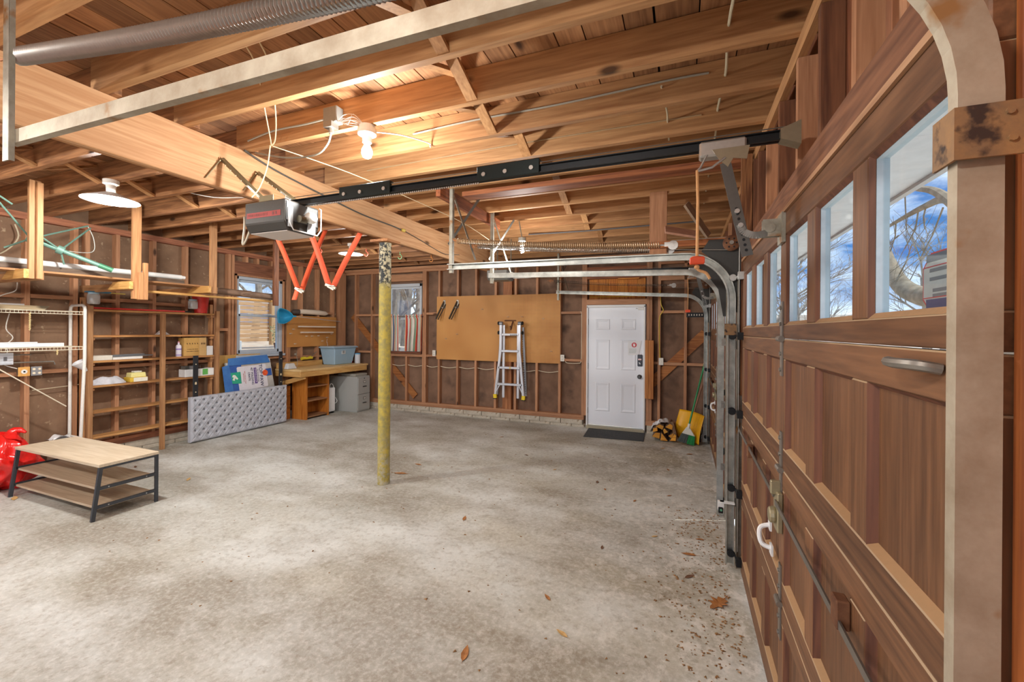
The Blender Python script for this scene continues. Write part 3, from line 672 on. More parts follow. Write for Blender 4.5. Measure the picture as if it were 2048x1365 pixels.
def spring(y, a, b2, r, wire, pitch, label, pul_x, mat, pulley=True, n=9):
    t = thing('extension_spring', label, 'spring', a)
    a, b2 = Vector(a), Vector(b2); L = (b2 - a).length; d = (b2 - a).normalized(); u = Vector((0, 1, 0)); w = d.cross(u).normalized()
    N = int(L / pitch * n); sag = .004 if pitch < .01 else .02
    P(t).tube([a + d * (L * i / N) + (u * math.cos(2 * math.pi * i / n) + w * math.sin(2 * math.pi * i / n)) * r + Vector((0, 0, -sag * math.sin(math.pi * i / N))) for i in range(N + 1)], wire, 4).out('coil', mat, t, smooth=True)
    P(t).tube([a - d * .05 + (w * math.sin(q) + d * math.cos(q)) * .018 for q in [k * .5236 for k in range(11)]], .005, 6).tube([a - d * .05, a - d * .11], .004, 6).tube([a - d * .032, a], .005, 6).out('eye_hook', plain('orange_steel', (176, 112, 66), .5, .4), t, smooth=True)
    e2 = b2 + d * .09
    if pulley:
        P(t).tube([b2, b2 + d * .05], .006, 6).box(b2.x + .03, y - .014, b2.z - .016, e2.x, y - .011, b2.z + .016).out('clevis', ZINC(), t)
        P(t).lathe([(.0345, -.01), (.036, -.008), (.030, 0), (.036, .008), (.0345, .01)], (e2.x, y, e2.z), 'Y', 22).lathe([(.012, -.013), (.012, .013)], (e2.x, y, e2.z), 'Y', 10).out('pulley', ZINC(), t, smooth=True)
    return e2
sp = lambda: plain('spring_steel', (190, 188, 182), .28, .85)
e1 = spring(.67, (-1.95, .67, 2.49), (-.12, .67, 2.262), .0225, .0042, .0125, 'large tight coil spring crossing the top left corner above the nearest track', 0, sp())
e2 = spring(3.35, (-1.87, 3.35, 2.435), (-.16, 3.35, 2.283), .022, .0036, .0165, 'rust-tinted stretched coil spring above the far track of the nearer door, upper of two', 0, plain('spring_bronze', (176, 150, 118), .4, .5))
e3 = spring(4.22, (-2.10, 4.22, 2.565), (-.2, 4.22, 2.405), .022, .0036, .0165, 'grey stretched coil spring behind and just below the rust-tinted one', 0, sp())
e4 = spring(6.86, (-2.0, 6.86, 2.47), (-.22, 6.86, 2.343), .02, .0028, .0165, 'thin dark coil spring above the track in front of the white entry door', 0, plain('spring_dark', (86, 78, 72), .45, .7))
for y, e, lab in ((3.35, e2, 'rusty fixed pulley wheel at the corner of the nearer garage door'), (6.86, e4, 'small rusty pulley wheel at the far corner of the farther garage door')):
    t = thing('sheave', lab, 'pulley', (.31, y, 2.262 if y < 5 else 2.325)); z = t.location.z
    P(t).lathe([(.05, -.012), (.054, -.009), (.044, 0), (.054, .009), (.05, .012)], (.31, y - .02, z), 'Y', 26).out('wheel', RUST(), t, smooth=True)
    b = P(t)
    for k in range(6): b.lathe([(.006, -.0005), (.006, -.002)], (.31 + .032 * math.cos(k * 1.047), y - .032, z + .032 * math.sin(k * 1.047)), 'Y', 8)
    b.out('hole', BLACK(), t)
    P(t).lathe([(.014, -.03), (.014, .02)], (.31, y - .02, z), 'Y', 12).out('axle', STEEL(), t)
    c = thing('lift_cable', 'thin steel lift cable running over the ' + ('rusty pulley of the nearer garage door' if y < 5 else 'small pulley of the farther garage door'), 'cable', (.33, y, z))
    P(c).tube([(e.x, y - .005, e.z + .033), (.30, y - .015, z + .045)], .0022, 5).tube([(e.x, y - .005, e.z - .033), (.30, y - .015, z - .045)], .0022, 5).tube([(.36, y - .02, z), (.362, y - .02, .12)], .0022, 5).out('strand', plain('wire', (190, 186, 176), .4, .6), c)

def opener(y, zt, x0, label, label_rope, head, arm_up=.04, hz=2.42):
    t = thing('garage_opener', label, 'opener', (-2.38, y, hz))
    bl, gm = BLACK(), plain('opener_grey', (86, 86, 84), .45, .2)
    xa = .41
    P(t).box(-2.35, y - .004, zt - .02, xa, y + .004, zt + .02).box(-2.35, y - .02, zt + .016, xa, y + .02, zt + .02).box(-2.35, y - .02, zt - .02, xa, y + .02, zt - .016).out('rail', bl, t)
    for a, c in ((-1.92, -1.55), (-1.0, -.66)) if head else ():
        P(t).box(a, y - .026, zt - .022, c, y - .006, zt + .05).box(a, y - .026, zt + .046, c, y + .02, zt + .05).out('joint_plate', plain('dark_green_steel', (30, 40, 40), .4, .5), t, bevel=.003)
        for q in (a + .04, a + .16, c - .04): P(t).lathe([(.011, 0), (.011, -.008)], (q, y - .026, zt + .005), 'Y', 10).out('bolt', ZINC(), t)
    ch = P(t)
    n = 90 if head else 20
    for i in range(n): ch.cbox((-2.2 + i * .0135, y - .012, zt - .031), (.0085, .006, .007))
    o = ch.out('chain', ZINC(), t); o['kind'] = 'stuff'
    P(t).tube([(-2.3, y - .014, zt + .035), (xa - .02, y - .014, zt + .03)], .0025, 5).out('return_chain', STEEL(), t)
    # trolley, bent arm, header bracket
    xt = .14
    P(t).box(xt - .08, y - .03, zt - .055, xt + .10, y + .03, zt + .012).out('trolley', plain('trolley_metal', (196, 194, 188), .35, .7), t, bevel=.008)
    P(t).prism([(xt - .03, y - .034, zt - .03), (xt + .11, y - .034, zt - .03), (xt + .10, y - .034, zt - .085), (xt + .05, y - .034, zt - .075), (xt + .03, y - .034, zt - .11), (xt, y - .034, zt - .08)], (0, .004, 0)).out('trolley_plate', plain('cadmium_plate', (150, 136, 112), .45, .5), t)
    P(t).tube([(xt - .05, y - .035, zt - .05), (xt - .075, y - .035, zt - .10), (xt - .09, y - .035, zt - .115)], .005, 6).tube([(xt + .02, y - .035, zt - .07), (xt - .03, y - .035, zt - .105), (xt - .09, y - .035, zt - .115)], .005, 6).out('release_lever', ZINC(), t)
    a, b2 = Vector((xt + .02, y - .03, zt - .09)), Vector((.245, y - .03, 1.955))
    P(t).bar(a, b2, .004, .042, up=(0, 0, 1), twist=0).out('straight_arm', plain('arm_steel', (104, 102, 98), .4, .7), t)
    bb = P(t); d = (b2 - a)
    for k in range(9): q = a + d * (.5 + .055 * k); bb.lathe([(.006, 0), (.006, -.0025)], (q.x, y - .032, q.z), 'Y', 8)
    bb.out('arm_hole', bl, t)
    bb = P(t)
    for k in (.53, .68): q = a + d * k; bb.lathe([(.010, 0), (.010, -.012)], (q.x, y - .032, q.z), 'Y', 8)
    bb.out('bolt', ZINC(), t)['kind'] = 'stuff'
    q = a + d * .72
    pts = catmull([(q.x - .006, y - .035, q.z + .02), (q.x + .012, y - .035, 2.052), (.275, y - .035, 2.036), (.33, y - .02, 2.05)], 6)
    bb = P(t)
    for p1, p2 in zip(pts, pts[1:]): bb.bar(p1, p2, .004, .028)
    bb.out('curved_arm', plain('arm_grey', (140, 138, 132), .45, .6), t)
    P(t).prism([(xa - .05, y - .03, zt + .02), (xa + .02, y - .03, zt + .045), (xa + .02, y - .03, zt - .05), (xa - .05, y - .03, zt - .02)], (0, .06, 0)).out('header_bracket', plain('cadmium_plate', (190, 172, 140)), t)
    # rear support straps of punched angle up to the beam
    if head:
        for (p, q2) in (((-2.895, 1.94, 2.781), (-2.50, 1.98, 2.44)), ((-2.895, 2.20, 2.777), (-2.33, 2.04, 2.46))):
            P(t).bar(p, q2, .028, .004, up=(0, 1, 1)).bar(Vector(p) + Vector((0, .012, .008)), Vector(q2) + Vector((0, .012, .008)), .004, .024, up=(0, 1, 1)).bar(p, (-2.895, p[1] - .10, 2.62), .004, .028, up=(1, 0, 0)).out('support_strap', plain('punched_angle', (136, 126, 98), .5, .5), t)
            bb = P(t)
            for k in range(9): c = Vector(p).lerp(Vector(q2), (k + .5) / 9); bb.lathe([(.005, 0), (.005, -.004)], (c.x, c.y - .017, c.z - .002), 'Y', 6)
            bb.out('strap_hole', plain('pale_hole', (222, 206, 168), .6), t)['kind'] = 'stuff'
    # rope with red handle
    r = thing('pull_rope', label_rope, 'rope', (xt - .085, y - .035, zt - .11)); zl = 1.955 if head else 1.90
    P(r).tube([(xt - .088, y - .035, zt - .11), (xt - .084, y - .035, (zl + zt) / 2), (xt - .086, y - .035, zl)], .006 if head else .004, 8).out('cord', plain('tan_cord', (214, 160, 106), .8), r)
    P(r).prism([(xt - .116, y - .05, zl - .026), (xt - .056, y - .05, zl - .026), (xt - .055, y - .05, zl + .004), (xt - .10, y - .05, zl + .008), (xt - .115, y - .05, zl + .0)], (0, .028, 0)).out('handle', plain('red_plastic', (232, 84, 44) if head else (222, 96, 84), .4), r, bevel=.004)
    if head: P(r).tube(catmull([(xt - .086, y - .035, zl - .03), (xt - .08, y - .035, zl - .05), (xt - .05, y - .035, zl - .065), (xt - .035, y - .035, zl - .09)], 4), .006, 7).sphere((xt - .086, y - .035, zl - .038), .011, 8).out('knot', plain('tan_cord', (214, 160, 106)), r, smooth=True)
    return t
oA = opener(2.02, 2.44, 0, 'black garage opener rail and motor head with a red stripe, hung below the beam', 'tan pull rope with bright orange-red handle hanging from the nearer opener', True)
oB = opener(5.56, 2.40, 0, 'garage opener with grey motor head behind the far track, for the farther door', 'thin pull cord with pale red handle in front of the far corner studs', False)
def head_A(t):
    y0, y1, x0, x1, zt, zb = 1.87, 2.13, -2.56, -2.22, 2.425, 2.24
    pr_ = [(x1, y0, zb + .05), (x1, y0, zt), (x1, y1, zt), (x1, y1, zb + .05), (x1, y1 - .03, zb), (x1, y0 + .03, zb)]
    P(t).prism(pr_, (x0 - x1, 0, 0)).out('motor_housing', plain('housing_dark', (72, 70, 66), .35, .3), t, bevel=.006)
    P(t).box(x0 + .02, y0 + .028, zb - .004, x1 - .01, y1 - .028, zb - .0005).out('bottom_cover', plain('cover_pale', (214, 204, 196), .5), t)
    P(t).box(x0 + .02, y0 - .0015, zb + .085, x1 - .03, y0 - .0003, zb + .118).out('red_stripe', plain('stripe_red', (166, 52, 46), .4), t, label='faded red stripe with worn lettering')
    bb = P(t)
    for k in range(16): bb.box(x0 + .03 + k * .011, y0 - .0022, zb + .094, x0 + .03 + k * .011 + random.choice((.004, .007)), y0 - .0016, zb + .110)
    bb.box(x1 - .10, y0 - .0022, zb + .093, x1 - .085, y0 - .0016, zb + .112).box(x1 - .075, y0 - .0022, zb + .093, x1 - .06, y0 - .0016, zb + .112).out('worn_lettering', plain('stripe_dark', (120, 56, 50), .5), t)['kind'] = 'stuff'
    # open lamp bay facing the doors
    P(t).box(x1 + .001, y0 + .012, zb + .06, x1 + .004, y1 - .012, zt - .012).out('lamp_bay', plain('bay_grey', (96, 98, 98), .4), t)
    P(t).prism([(x1 + .0045, y0 + .02, zb + .02), (x1 + .0045, y0 + .055, zb + .02), (x1 + .0045, y0 + .055, zt - .04), (x1 + .0045, y0 + .02, zt - .05)], (.003, 0, 0)).out('reflector', plain('reflector_white', (176, 180, 182), .3), t); P(t).prism([(x1 + .0045, y1 - .10, zb + .012), (x1 + .0045, y1 - .035, zb + .012), (x1 + .0045, y1 - .03, zt - .05), (x1 + .0045, y1 - .08, zt - .05)], (.003, 0, 0)).out('reflector', plain('reflector_white', (176, 180, 182), .3), t)
    P(t).lathe([(.022, 0), (.022, .03), (.02, .05)], (x1 + .035, y0 + .075, zb + .075), 'Y', 14).out('bulb_socket', plain('socket_brass', (110, 102, 84), .4, .6), t, smooth=True)
    P(t).sphere((x1 + .035, y0 + .165, zb + .10), .036, 16, (1, 1.15, 1)).out('bulb', plain('bulb_white', (240, 238, 230), .3), t, smooth=True)
    P(t).tube([(x1 + .006, y0, zt), (x1 + .03, y0 + .01, zt - .01), (x1 + .03, y0 + .01, zb + .04), (x1 + .03, y0 + .04, zb), (x1 + .03, y1 - .04, zb), (x1 + .03, y1 - .01, zb + .04), (x1 + .03, y1 - .01, zt - .01), (x1 + .006, y1, zt)], .004, 6).out('lens_frame', WHITE(), t)
    P(t).box(x0 + .10, y0 + .02, zt, x0 + .22, y0 + .024, zt + .04).box(x0 + .10, y0 + .02, zt, x0 + .22, y0 + .12, zt + .004).out('mount_plate', plain('punched_angle', (136, 126, 98)), t)
head_A(oA)
P(oB).prism([(-2.55, 5.42, 2.48), (-2.55, 5.70, 2.48), (-2.55, 5.70, 2.38), (-2.55, 5.66, 2.34), (-2.55, 5.46, 2.34), (-2.55, 5.42, 2.38)], (.30, 0, 0)).out('motor_housing', plain('housing_khaki', (96, 94, 88), .4), oB, bevel=.006)
P(oB).prism([(-2.249, 5.44, 2.46), (-2.249, 5.69, 2.46), (-2.249, 5.69, 2.38), (-2.249, 5.65, 2.35), (-2.249, 5.47, 2.35), (-2.249, 5.44, 2.39)], (.003, 0, 0)).out('lamp_bay', plain('bay_grey', (96, 98, 98)), oB)
P(oB).sphere((-2.21, 5.50, 2.42), .034, 14).out('bulb', plain('bulb_white', (240, 238, 230)), oB, smooth=True)
# hanging bracket for opener B seen as a small frame
P(oB).bar((-2.2, 5.45, 2.48), (-2.2, 5.45, 2.9), .03, .004, up=(1, 0, 0)).out('support_strap', GALVD(), oB); P(oB).bar((-2.5, 5.67, 2.48), (-2.5, 5.67, 2.9), .03, .004, up=(1, 0, 0)).out('support_strap', GALVD(), oB)
# dark punched strip behind the far pull handle
t = thing('punched_strip', 'short black punched metal strip level with the pale red pull handle', 'bracket', (.2, 6.95, 1.93))
P(t).box(.05, 6.96, 1.86, .34, 6.965, 1.93).out('strip', BLACK(), t); bb = P(t)
for k in range(7): bb.cbox((.085 + k * .036, 6.957, 1.895), (.013, .003, .024))
bb.out('slot', plain('slot_pale', (216, 206, 190), .6), t)
# door sensor on the foot of the far track
t = thing('door_sensor', 'small white beam sensor clipped low on the nearer far-side track', 'sensor', (.27, 3.31, .43))
P(t).box(.25, 3.29, .455, .34, 3.33, .462).box(.235, 3.30, .40, .275, 3.33, .462).out('bracket', WPLAS(), t); P(t).box(.238, 3.285, .385, .268, 3.315, .425).out('sensor_body', BLACK(), t, bevel=.004); P(t).lathe([(.008, 0), (.008, -.006)], (.255, 3.285, .41), 'Y', 10).out('lens', plain('lens_green', (90, 150, 120), .2), t)

# ---------------------------------------------------------------- lamps
bulb_m = plain('lit_bulb', (255, 250, 240), .4, emit=((255, 246, 230), 14))
t = thing('ceiling_lamp', 'wide white enamel shade lamp glowing on the ceiling at the left', 'lamp', (-4.57, 2.13, ZJ))
P(t).lathe([(.055, 2.904), (.055, 2.87), (.035, 2.86), (.03, 2.80)], (-4.57, 2.13, 0), n=18).out('lampholder', plain('porcelain', (236, 234, 226), .25), t, smooth=True)
P(t).lathe([(.035, 2.80), (.06, 2.79), (.19, 2.735), (.195, 2.728), (.19, 2.729), (.058, 2.783), (.033, 2.793)], (-4.57, 2.13, 0), n=36, cap0=False, cap1=False).out('shade', plain('enamel_white', (246, 246, 242), .25), t, smooth=True)
P(t).sphere((-4.57, 2.13, 2.745), .034, 14, (1, 1, 1.25)).out('bulb', bulb_m, t, smooth=True)
point_lamp('lamp_light', (-4.57, 2.13, 2.69), 110, .06)
t = thing('bare_bulb_lamp', 'white porcelain lampholder with a bare lit bulb under the joists, above the opener rail', 'lamp', (-1.83, 2.13, ZJ))
P(t).lathe([(.05, 2.904), (.05, 2.89), (.058, 2.875), (.056, 2.85), (.03, 2.835), (.028, 2.80)], (-1.83, 2.13, 0), n=20).out('lampholder', plain('porcelain', (236, 234, 226)), t, smooth=True)
P(t).lathe([(.016, 2.81), (.018, 2.785), (.032, 2.755), (.034, 2.735), (.026, 2.712), (.008, 2.703)], (-1.83, 2.13, 0), n=18).out('bulb', bulb_m, t, smooth=True)
point_lamp('lamp_light', (-1.83, 2.13, 2.66), 46, .05)
t = thing('ceiling_lamp', 'small white shade lamp below the far joists, left of the yellow column', 'lamp', (-4.55, 4.97, ZJ))
P(t).lathe([(.05, 2.904), (.05, 2.87), (.03, 2.86), (.028, 2.80)], (-4.55, 4.97, 0), n=16).out('lampholder', plain('porcelain', (236, 234, 226)), t, smooth=True)
P(t).lathe([(.03, 2.805), (.06, 2.795), (.165, 2.755), (.17, 2.748), (.165, 2.749), (.056, 2.788), (.028, 2.798)], (-4.55, 4.97, 0), n=30, cap0=False, cap1=False).out('shade', plain('enamel_grey', (226, 222, 210), .3), t, smooth=True)
t = thing('spiral_bulb_lamp', 'grey lampholder with white spiral bulb hanging between the stretched springs', 'lamp', (-1.72, 4.60, ZJ))
P(t).tube([(-1.76, 4.60, 2.9), (-1.72, 4.60, 2.70)], .007, 6).out('stem', CABLE(), t)
P(t).lathe([(.045, 2.705), (.045, 2.665), (.03, 2.655), (.022, 2.625)], (-1.72, 4.60, 0), n=16).out('lampholder', plain('holder_grey', (186, 188, 180), .4), t, smooth=True)
P(t).tube([(-1.72 + .02 * math.cos(k * .55), 4.60 + .02 * math.sin(k * .55), 2.625 - k * .0022) for k in range(40)], .007, 6).out('bulb', plain('spiral_lit', (250, 248, 240), emit=((255, 248, 236), 4)), t, smooth=True)
point_lamp('lamp_light', (-4.55, 4.97, 2.68), 32, .06); point_lamp('lamp_light', (-1.72, 4.6, 2.49), 26, .05)  # light added to two far lamps that look unlit, brightening the back
# unseen fill bulbs added behind the camera, alike the bare bulb lamp
for (x, y, wt, where) in ((-5.4, -.35, 70, 'leftmost'), (-3.2, -.35, 80, 'middle'), (-.9, -.55, 60, 'rightmost')):
    t = thing('bare_bulb_lamp', 'unseen bare bulb added as fill light under the front joists, the %s of three' % where, 'lamp', (x, y, ZJ))
    P(t).lathe([(.05, 2.904), (.05, 2.89), (.058, 2.875), (.056, 2.85), (.03, 2.835), (.028, 2.80)], (x, y, 0), n=18).out('lampholder', plain('porcelain', (236, 234, 226)), t, smooth=True)
    P(t).lathe([(.016, 2.81), (.018, 2.785), (.032, 2.755), (.034, 2.735), (.026, 2.712), (.008, 2.703)], (x, y, 0), n=16).out('bulb', bulb_m, t, smooth=True)
    point_lamp('lamp_light', (x, y, 2.66), wt, .06)

# ---------------------------------------------------------------- cables on joists, junction box
def cable(label, pts, r=.005, mat=None, name='cable', k=5):
    t = thing(name, label, 'cable', pts[0]); P(t).tube(catmull(pts, k), r, 6).out('sheath', mat or CABLE(), t, smooth=True); return t
t = thing('junction_box', 'grey metal junction box with loose wires on the joist beside the bare bulb', 'electrical box', (-2.06, 2.10, 2.97))
P(t).box(-2.11, 2.05, 2.93, -2.0, 2.109, 3.03).out('case', plain('box_grey', (140, 142, 138), .5, .4), t, bevel=.004); P(t).box(-2.085, 2.03, 2.895, -2.02, 2.09, 2.93).lathe([(.016, 0), (.016, -.03)], (-2.05, 2.06, 2.895), 'Z', 10).out('connector', STEEL(), t)
b = P(t)
for k in range(9):
    b.tube(catmull([(-2.0, 2.06, 2.93), (-1.95 + random.uniform(-.03, .05), 2.05, 2.92 + random.uniform(-.04, .04)), (-1.88 + random.uniform(-.03, .03), 2.06, 2.91 + random.uniform(-.05, .05)), (-1.82, 2.10, 2.89)], 4), .0016, 4)
b.out('loose_wire', plain('wire_white', (214, 210, 200), .5), t)
cable('grey cable looping from the junction box down to the beam', [(-2.05, 2.06, 2.87), (-2.08, 2.06, 2.80), (-2.2, 2.08, 2.76), (-2.5, 2.12, 2.80), (-2.85, 2.16, 2.90)], .006)
cable('grey cable running left along the joist face into the junction box', [(-2.85, 2.10, 2.96), (-2.6, 2.10, 2.99), (-2.3, 2.10, 2.985), (-2.1, 2.10, 2.99)], .006)
cable('dark cable stapled along the third joist face right of the bare bulb', [(-1.75, 2.50, 3.0), (-1.3, 2.51, 3.02), (-.7, 2.51, 3.015), (-.1, 2.51, 3.03), (.12, 2.515, 3.03)], .006)
cable('white stub of wire from the bare bulb to the next joist', [(-1.79, 2.15, 2.87), (-1.7, 2.3, 2.9), (-1.62, 2.49, 2.915), (-1.61, 2.50, 2.89)], .005, plain('wire_white', (214, 210, 200)))
cable('tan cable running along the knotty joist above the opener rail', [(-2.5, 2.915, 2.99), (-1.7, 2.915, 3.0), (-.9, 2.915, 3.005), (-.2, 2.915, 3.0), (.1, 2.92, 3.0)], .005, plain('tan_sheath', (170, 142, 104), .6))
cable('pale cable threaded through holes in the joists near the garage doors', [(.20, .9, 3.02), (.20, 1.6, 3.03), (.18, 2.1, 3.0), (.2, 2.5, 3.0), (.19, 2.9, 3.01), (.2, 3.3, 3.0), (.2, 4.2, 3.01), (.2, 5.5, 3.0), (.2, 7.0, 3.0)], .007, plain('pale_cable', (196, 186, 158), .6), k=6)
cable('second pale cable through the joists, left of the first', [(-.12, 2.5, 3.0), (-.1, 2.8, 3.0), (-.1, 2.92, 2.99), (-.1, 3.2, 2.99)], .006, plain('pale_cable', (196, 186, 158)))
cable('dark cord with a yellow plug running down the face of the beam', [(-2.885, 2.10, 2.90), (-2.893, 2.35, 2.85), (-2.892, 2.8, 2.80), (-2.892, 3.3, 2.755), (-2.89, 3.75, 2.75), (-2.89, 3.92, 2.742)], .007, plain('dark_cord', (92, 90, 84), .6))
t = bpy.data.objects['cable.007'] if 'cable.007' in bpy.data.objects else None
pt = thing('cord_plug', 'small yellow cord plug on the beam face, right of the column top', 'plug', (-2.885, 3.95, 2.742))
P(pt).lathe([(.008, -.03), (.018, -.015), (.018, .02), (.012, .03)], (-2.882, 3.95, 2.742), 'Y', 12).out('plug_body', plain('plug_yellow', (222, 196, 96), .5), pt, smooth=True)
cable('thin dark cord continuing from the yellow plug along the beam to the far tracks', [(-2.885, 3.98, 2.74), (-2.885, 4.3, 2.70), (-2.88, 4.8, 2.63), (-2.7, 4.9, 2.62)], .004, plain('dark_cord', (92, 90, 84)))
cr = CREAM()
cable('cream twisted cord hanging from the ceiling to the opener head, left strand', [(-2.03, 1.42, 3.085), (-2.12, 1.6, 3.05), (-2.36, 1.85, 2.95), (-2.50, 2.0, 2.86), (-2.53, 2.02, 2.845)], .004, cr)
cable('cream twisted cord hanging from the ceiling to the opener head, right strand', [(-1.93, 1.42, 3.085), (-2.05, 1.62, 3.06), (-2.30, 1.87, 2.96), (-2.46, 2.0, 2.87), (-2.52, 2.02, 2.845)], .004, cr)
cable('single cream cord dropping from the joined strands to the opener head', [(-2.53, 2.02, 2.845), (-2.545, 2.01, 2.7), (-2.55, 1.96, 2.55), (-2.54, 1.9, 2.47)], .004, cr)
cable('thin cream cord slanting from the joined strands towards the far springs', [(-2.52, 2.03, 2.845), (-2.3, 2.5, 2.80), (-2.2, 3.2, 2.78), (-2.1, 3.9, 2.74), (-2.05, 4.5, 2.66)], .003, cr)
cable('white wire sagging between joists left of the opener head', [(-4.5, 2.56, 2.96), (-4.2, 2.75, 2.90), (-3.9, 2.92, 2.91), (-3.85, 3.3, 2.93), (-3.6, 3.7, 2.90)], .004, plain('wire_white', (214, 210, 200)))
cable('dark conduit along the far joists above the springs', [(-1.9, 5.32, 2.91), (-1.2, 5.33, 2.90), (-.5, 5.33, 2.905), (.2, 5.34, 2.91)], .008, plain('conduit_dark', (84, 84, 86), .5))

# boards laid over the tracks at the far corner
t = thing('loose_board', 'upright brown board hanging from the joists near the far tracks', 'board', (-.22, 4.14, 2.9)); P(t).box(-.29, 4.12, 2.33, -.14, 4.145, 2.92).out('board', stud_w('Z'), t, bevel=.002)
rail_t = thing('hanging_rail', 'horizontal brown timber above the far springs, meeting the upright board', 'board', (0, 4.1, 2.43)); P(rail_t).box(-.30, 4.08, 2.40, .44, 4.118, 2.455).out('board', wood('rail_pine', (190, 120, 72), (140, 80, 44), 'X'), rail_t)
for lab, a, c, w, h, m in (('weathered grey board leaning diagonally above the far spring pulley', (.02, 3.95, 2.74), (.20, 4.05, 2.47), .11, .02, mottled('weathered_board', (140, 118, 98), (176, 152, 128), 6, .7)),
                           ('pinkish scrap board lying flat by the upright board', (-.15, 3.95, 2.53), (.12, 4.0, 2.475), .16, .02, mottled('pink_board', (168, 120, 96), (196, 150, 124), 6, .7))):
    t = thing('scrap_board', lab, 'board', a); P(t).bar(a, c, w, h, up=(0, -.6, 1)).out('board', m, t, bevel=.002)
one = thing('doubled_joist_board', 'reddish board nailed under the joists above the far tracks', 'board', (-.8, 3.52, 2.87)); P(one).box(-1.88, 3.45, 2.862, .44, 3.59, 2.903).out('board', wood('red_board', (178, 112, 70), (120, 66, 40), 'X', rnd=.05), one)
t = thing('trimmer_board', 'short board crossing the joist ends where the track hangers bolt on', 'board', (-1.95, 3.7, 2.88)); P(t).box(-2.0, 3.2, 2.80, -1.955, 4.5, 2.904).out('board', wood('red_board2', (170, 100, 62), (110, 60, 36), 'Y', rnd=.05), t)

# ---------------------------------------------------------------- ratchet straps
def strap(label, tl, tr, bot, tail):
    t = thing('ratchet_strap', label, 'strap', tl); m = plain('strap_orange', (236, 96, 58), .65); w = .056
    def ribbon(pts, nm, tw=(0, 0)):
        q = catmull(pts, 6); b = P(t)
        def fn(u, v):
            f = u * (len(q) - 1); i = min(int(f), len(q) - 2); p = q[i].lerp(q[i + 1], f - i)
            a = tw[0] + (tw[1] - tw[0]) * u; return p + Vector((math.cos(a), math.sin(a), 0)) * (v - .5) * w
        b.grid(fn, 20, 1).out(nm, m, t, smooth=True, solid=.0025)
    tl, tr, bot = map(Vector, (tl, tr, bot))
    ribbon([tl, tl.lerp(bot, .55) + Vector((.02, 0, -.01)), bot + Vector((-.01, 0, .01))], 'webbing', (.2, .5))
    ribbon([tr, tr.lerp(bot, .5) + Vector((-.03, 0, -.07)), bot + Vector((.05, 0, .0))], 'webbing', (.3, 1.2))
    if tail: ribbon([bot + Vector((-.01, -.01, 0)), bot + Vector((-.03, -.01, -.05)), bot + Vector((-.055, -.01, -.11))], 'tail', (.2, .3))
    P(t).cbox(bot + Vector((.02, -.006, 0)), (.11, .02, .028), (0, R(20), R(20))).tube([bot + Vector((-.03, -.02, .012)), bot + Vector((.08, -.02, .0))], .006, 6).cbox(bot + Vector((.03, -.016, -.018)), (.07, .012, .02), (0, R(30), R(20))).out('ratchet', plain('ratchet_steel', (186, 176, 160), .4, .7), t, bevel=.002)
strap('orange ratchet strap hanging in a loop from the joists, left one with a loose tail', (-3.87, 2.99, 2.905), (-4.24, 4.18, 2.905), (-3.93, 3.5, 2.07), True)
strap('orange ratchet strap hanging in a loop from the joists, right one nearer the column', (-3.41, 2.99, 2.905), (-2.992, 3.42, 2.64), (-3.19, 3.2, 2.055), False)
# extra light straps ends hooks: coloured utility hooks screwed under the far joists
for i, (x, y, col, cn) in enumerate(((-5.15, 4.97, (216, 92, 70), 'red'), (-4.62, 5.38, (222, 104, 84), 'coral'), (-4.28, 5.78, (126, 170, 120), 'green'), (-3.95, 6.19, (214, 140, 72), 'orange'), (-3.3, 5.38, (206, 60, 50), 'dark red'), (-3.05, 5.78, (206, 180, 80), 'yellow'))):
    t = thing('ceiling_hook', cn + ' coated storage hook screwed under a far joist', 'hook', (x, y, ZJ), 'coated hooks under the far joists')
    P(t).tube([(x, y, 2.904), (x, y, 2.86)] + [(x + .035 * math.sin(a), y, 2.825 + .035 * math.cos(a)) for a in [k * .42 for k in range(12)]], .007, 6).out('hook', plain('hook_' + cn.replace(' ', '_'), col, .45), t, smooth=True)
t = thing('hanging_hook', 'large grey bent hook hanging below the opener head', 'hook', (-4.6, 3.45, 2.9)); P(t).tube(catmull([(-4.62, 3.37, 2.905), (-4.62, 3.37, 2.78), (-4.66, 3.38, 2.62), (-4.64, 3.38, 2.60), (-4.58, 3.38, 2.68), (-4.50, 3.37, 2.83), (-4.50, 3.37, 2.905)], 5), .011, 8).out('hook', plain('hook_grey', (152, 140, 122), .5, .3), t, smooth=True)

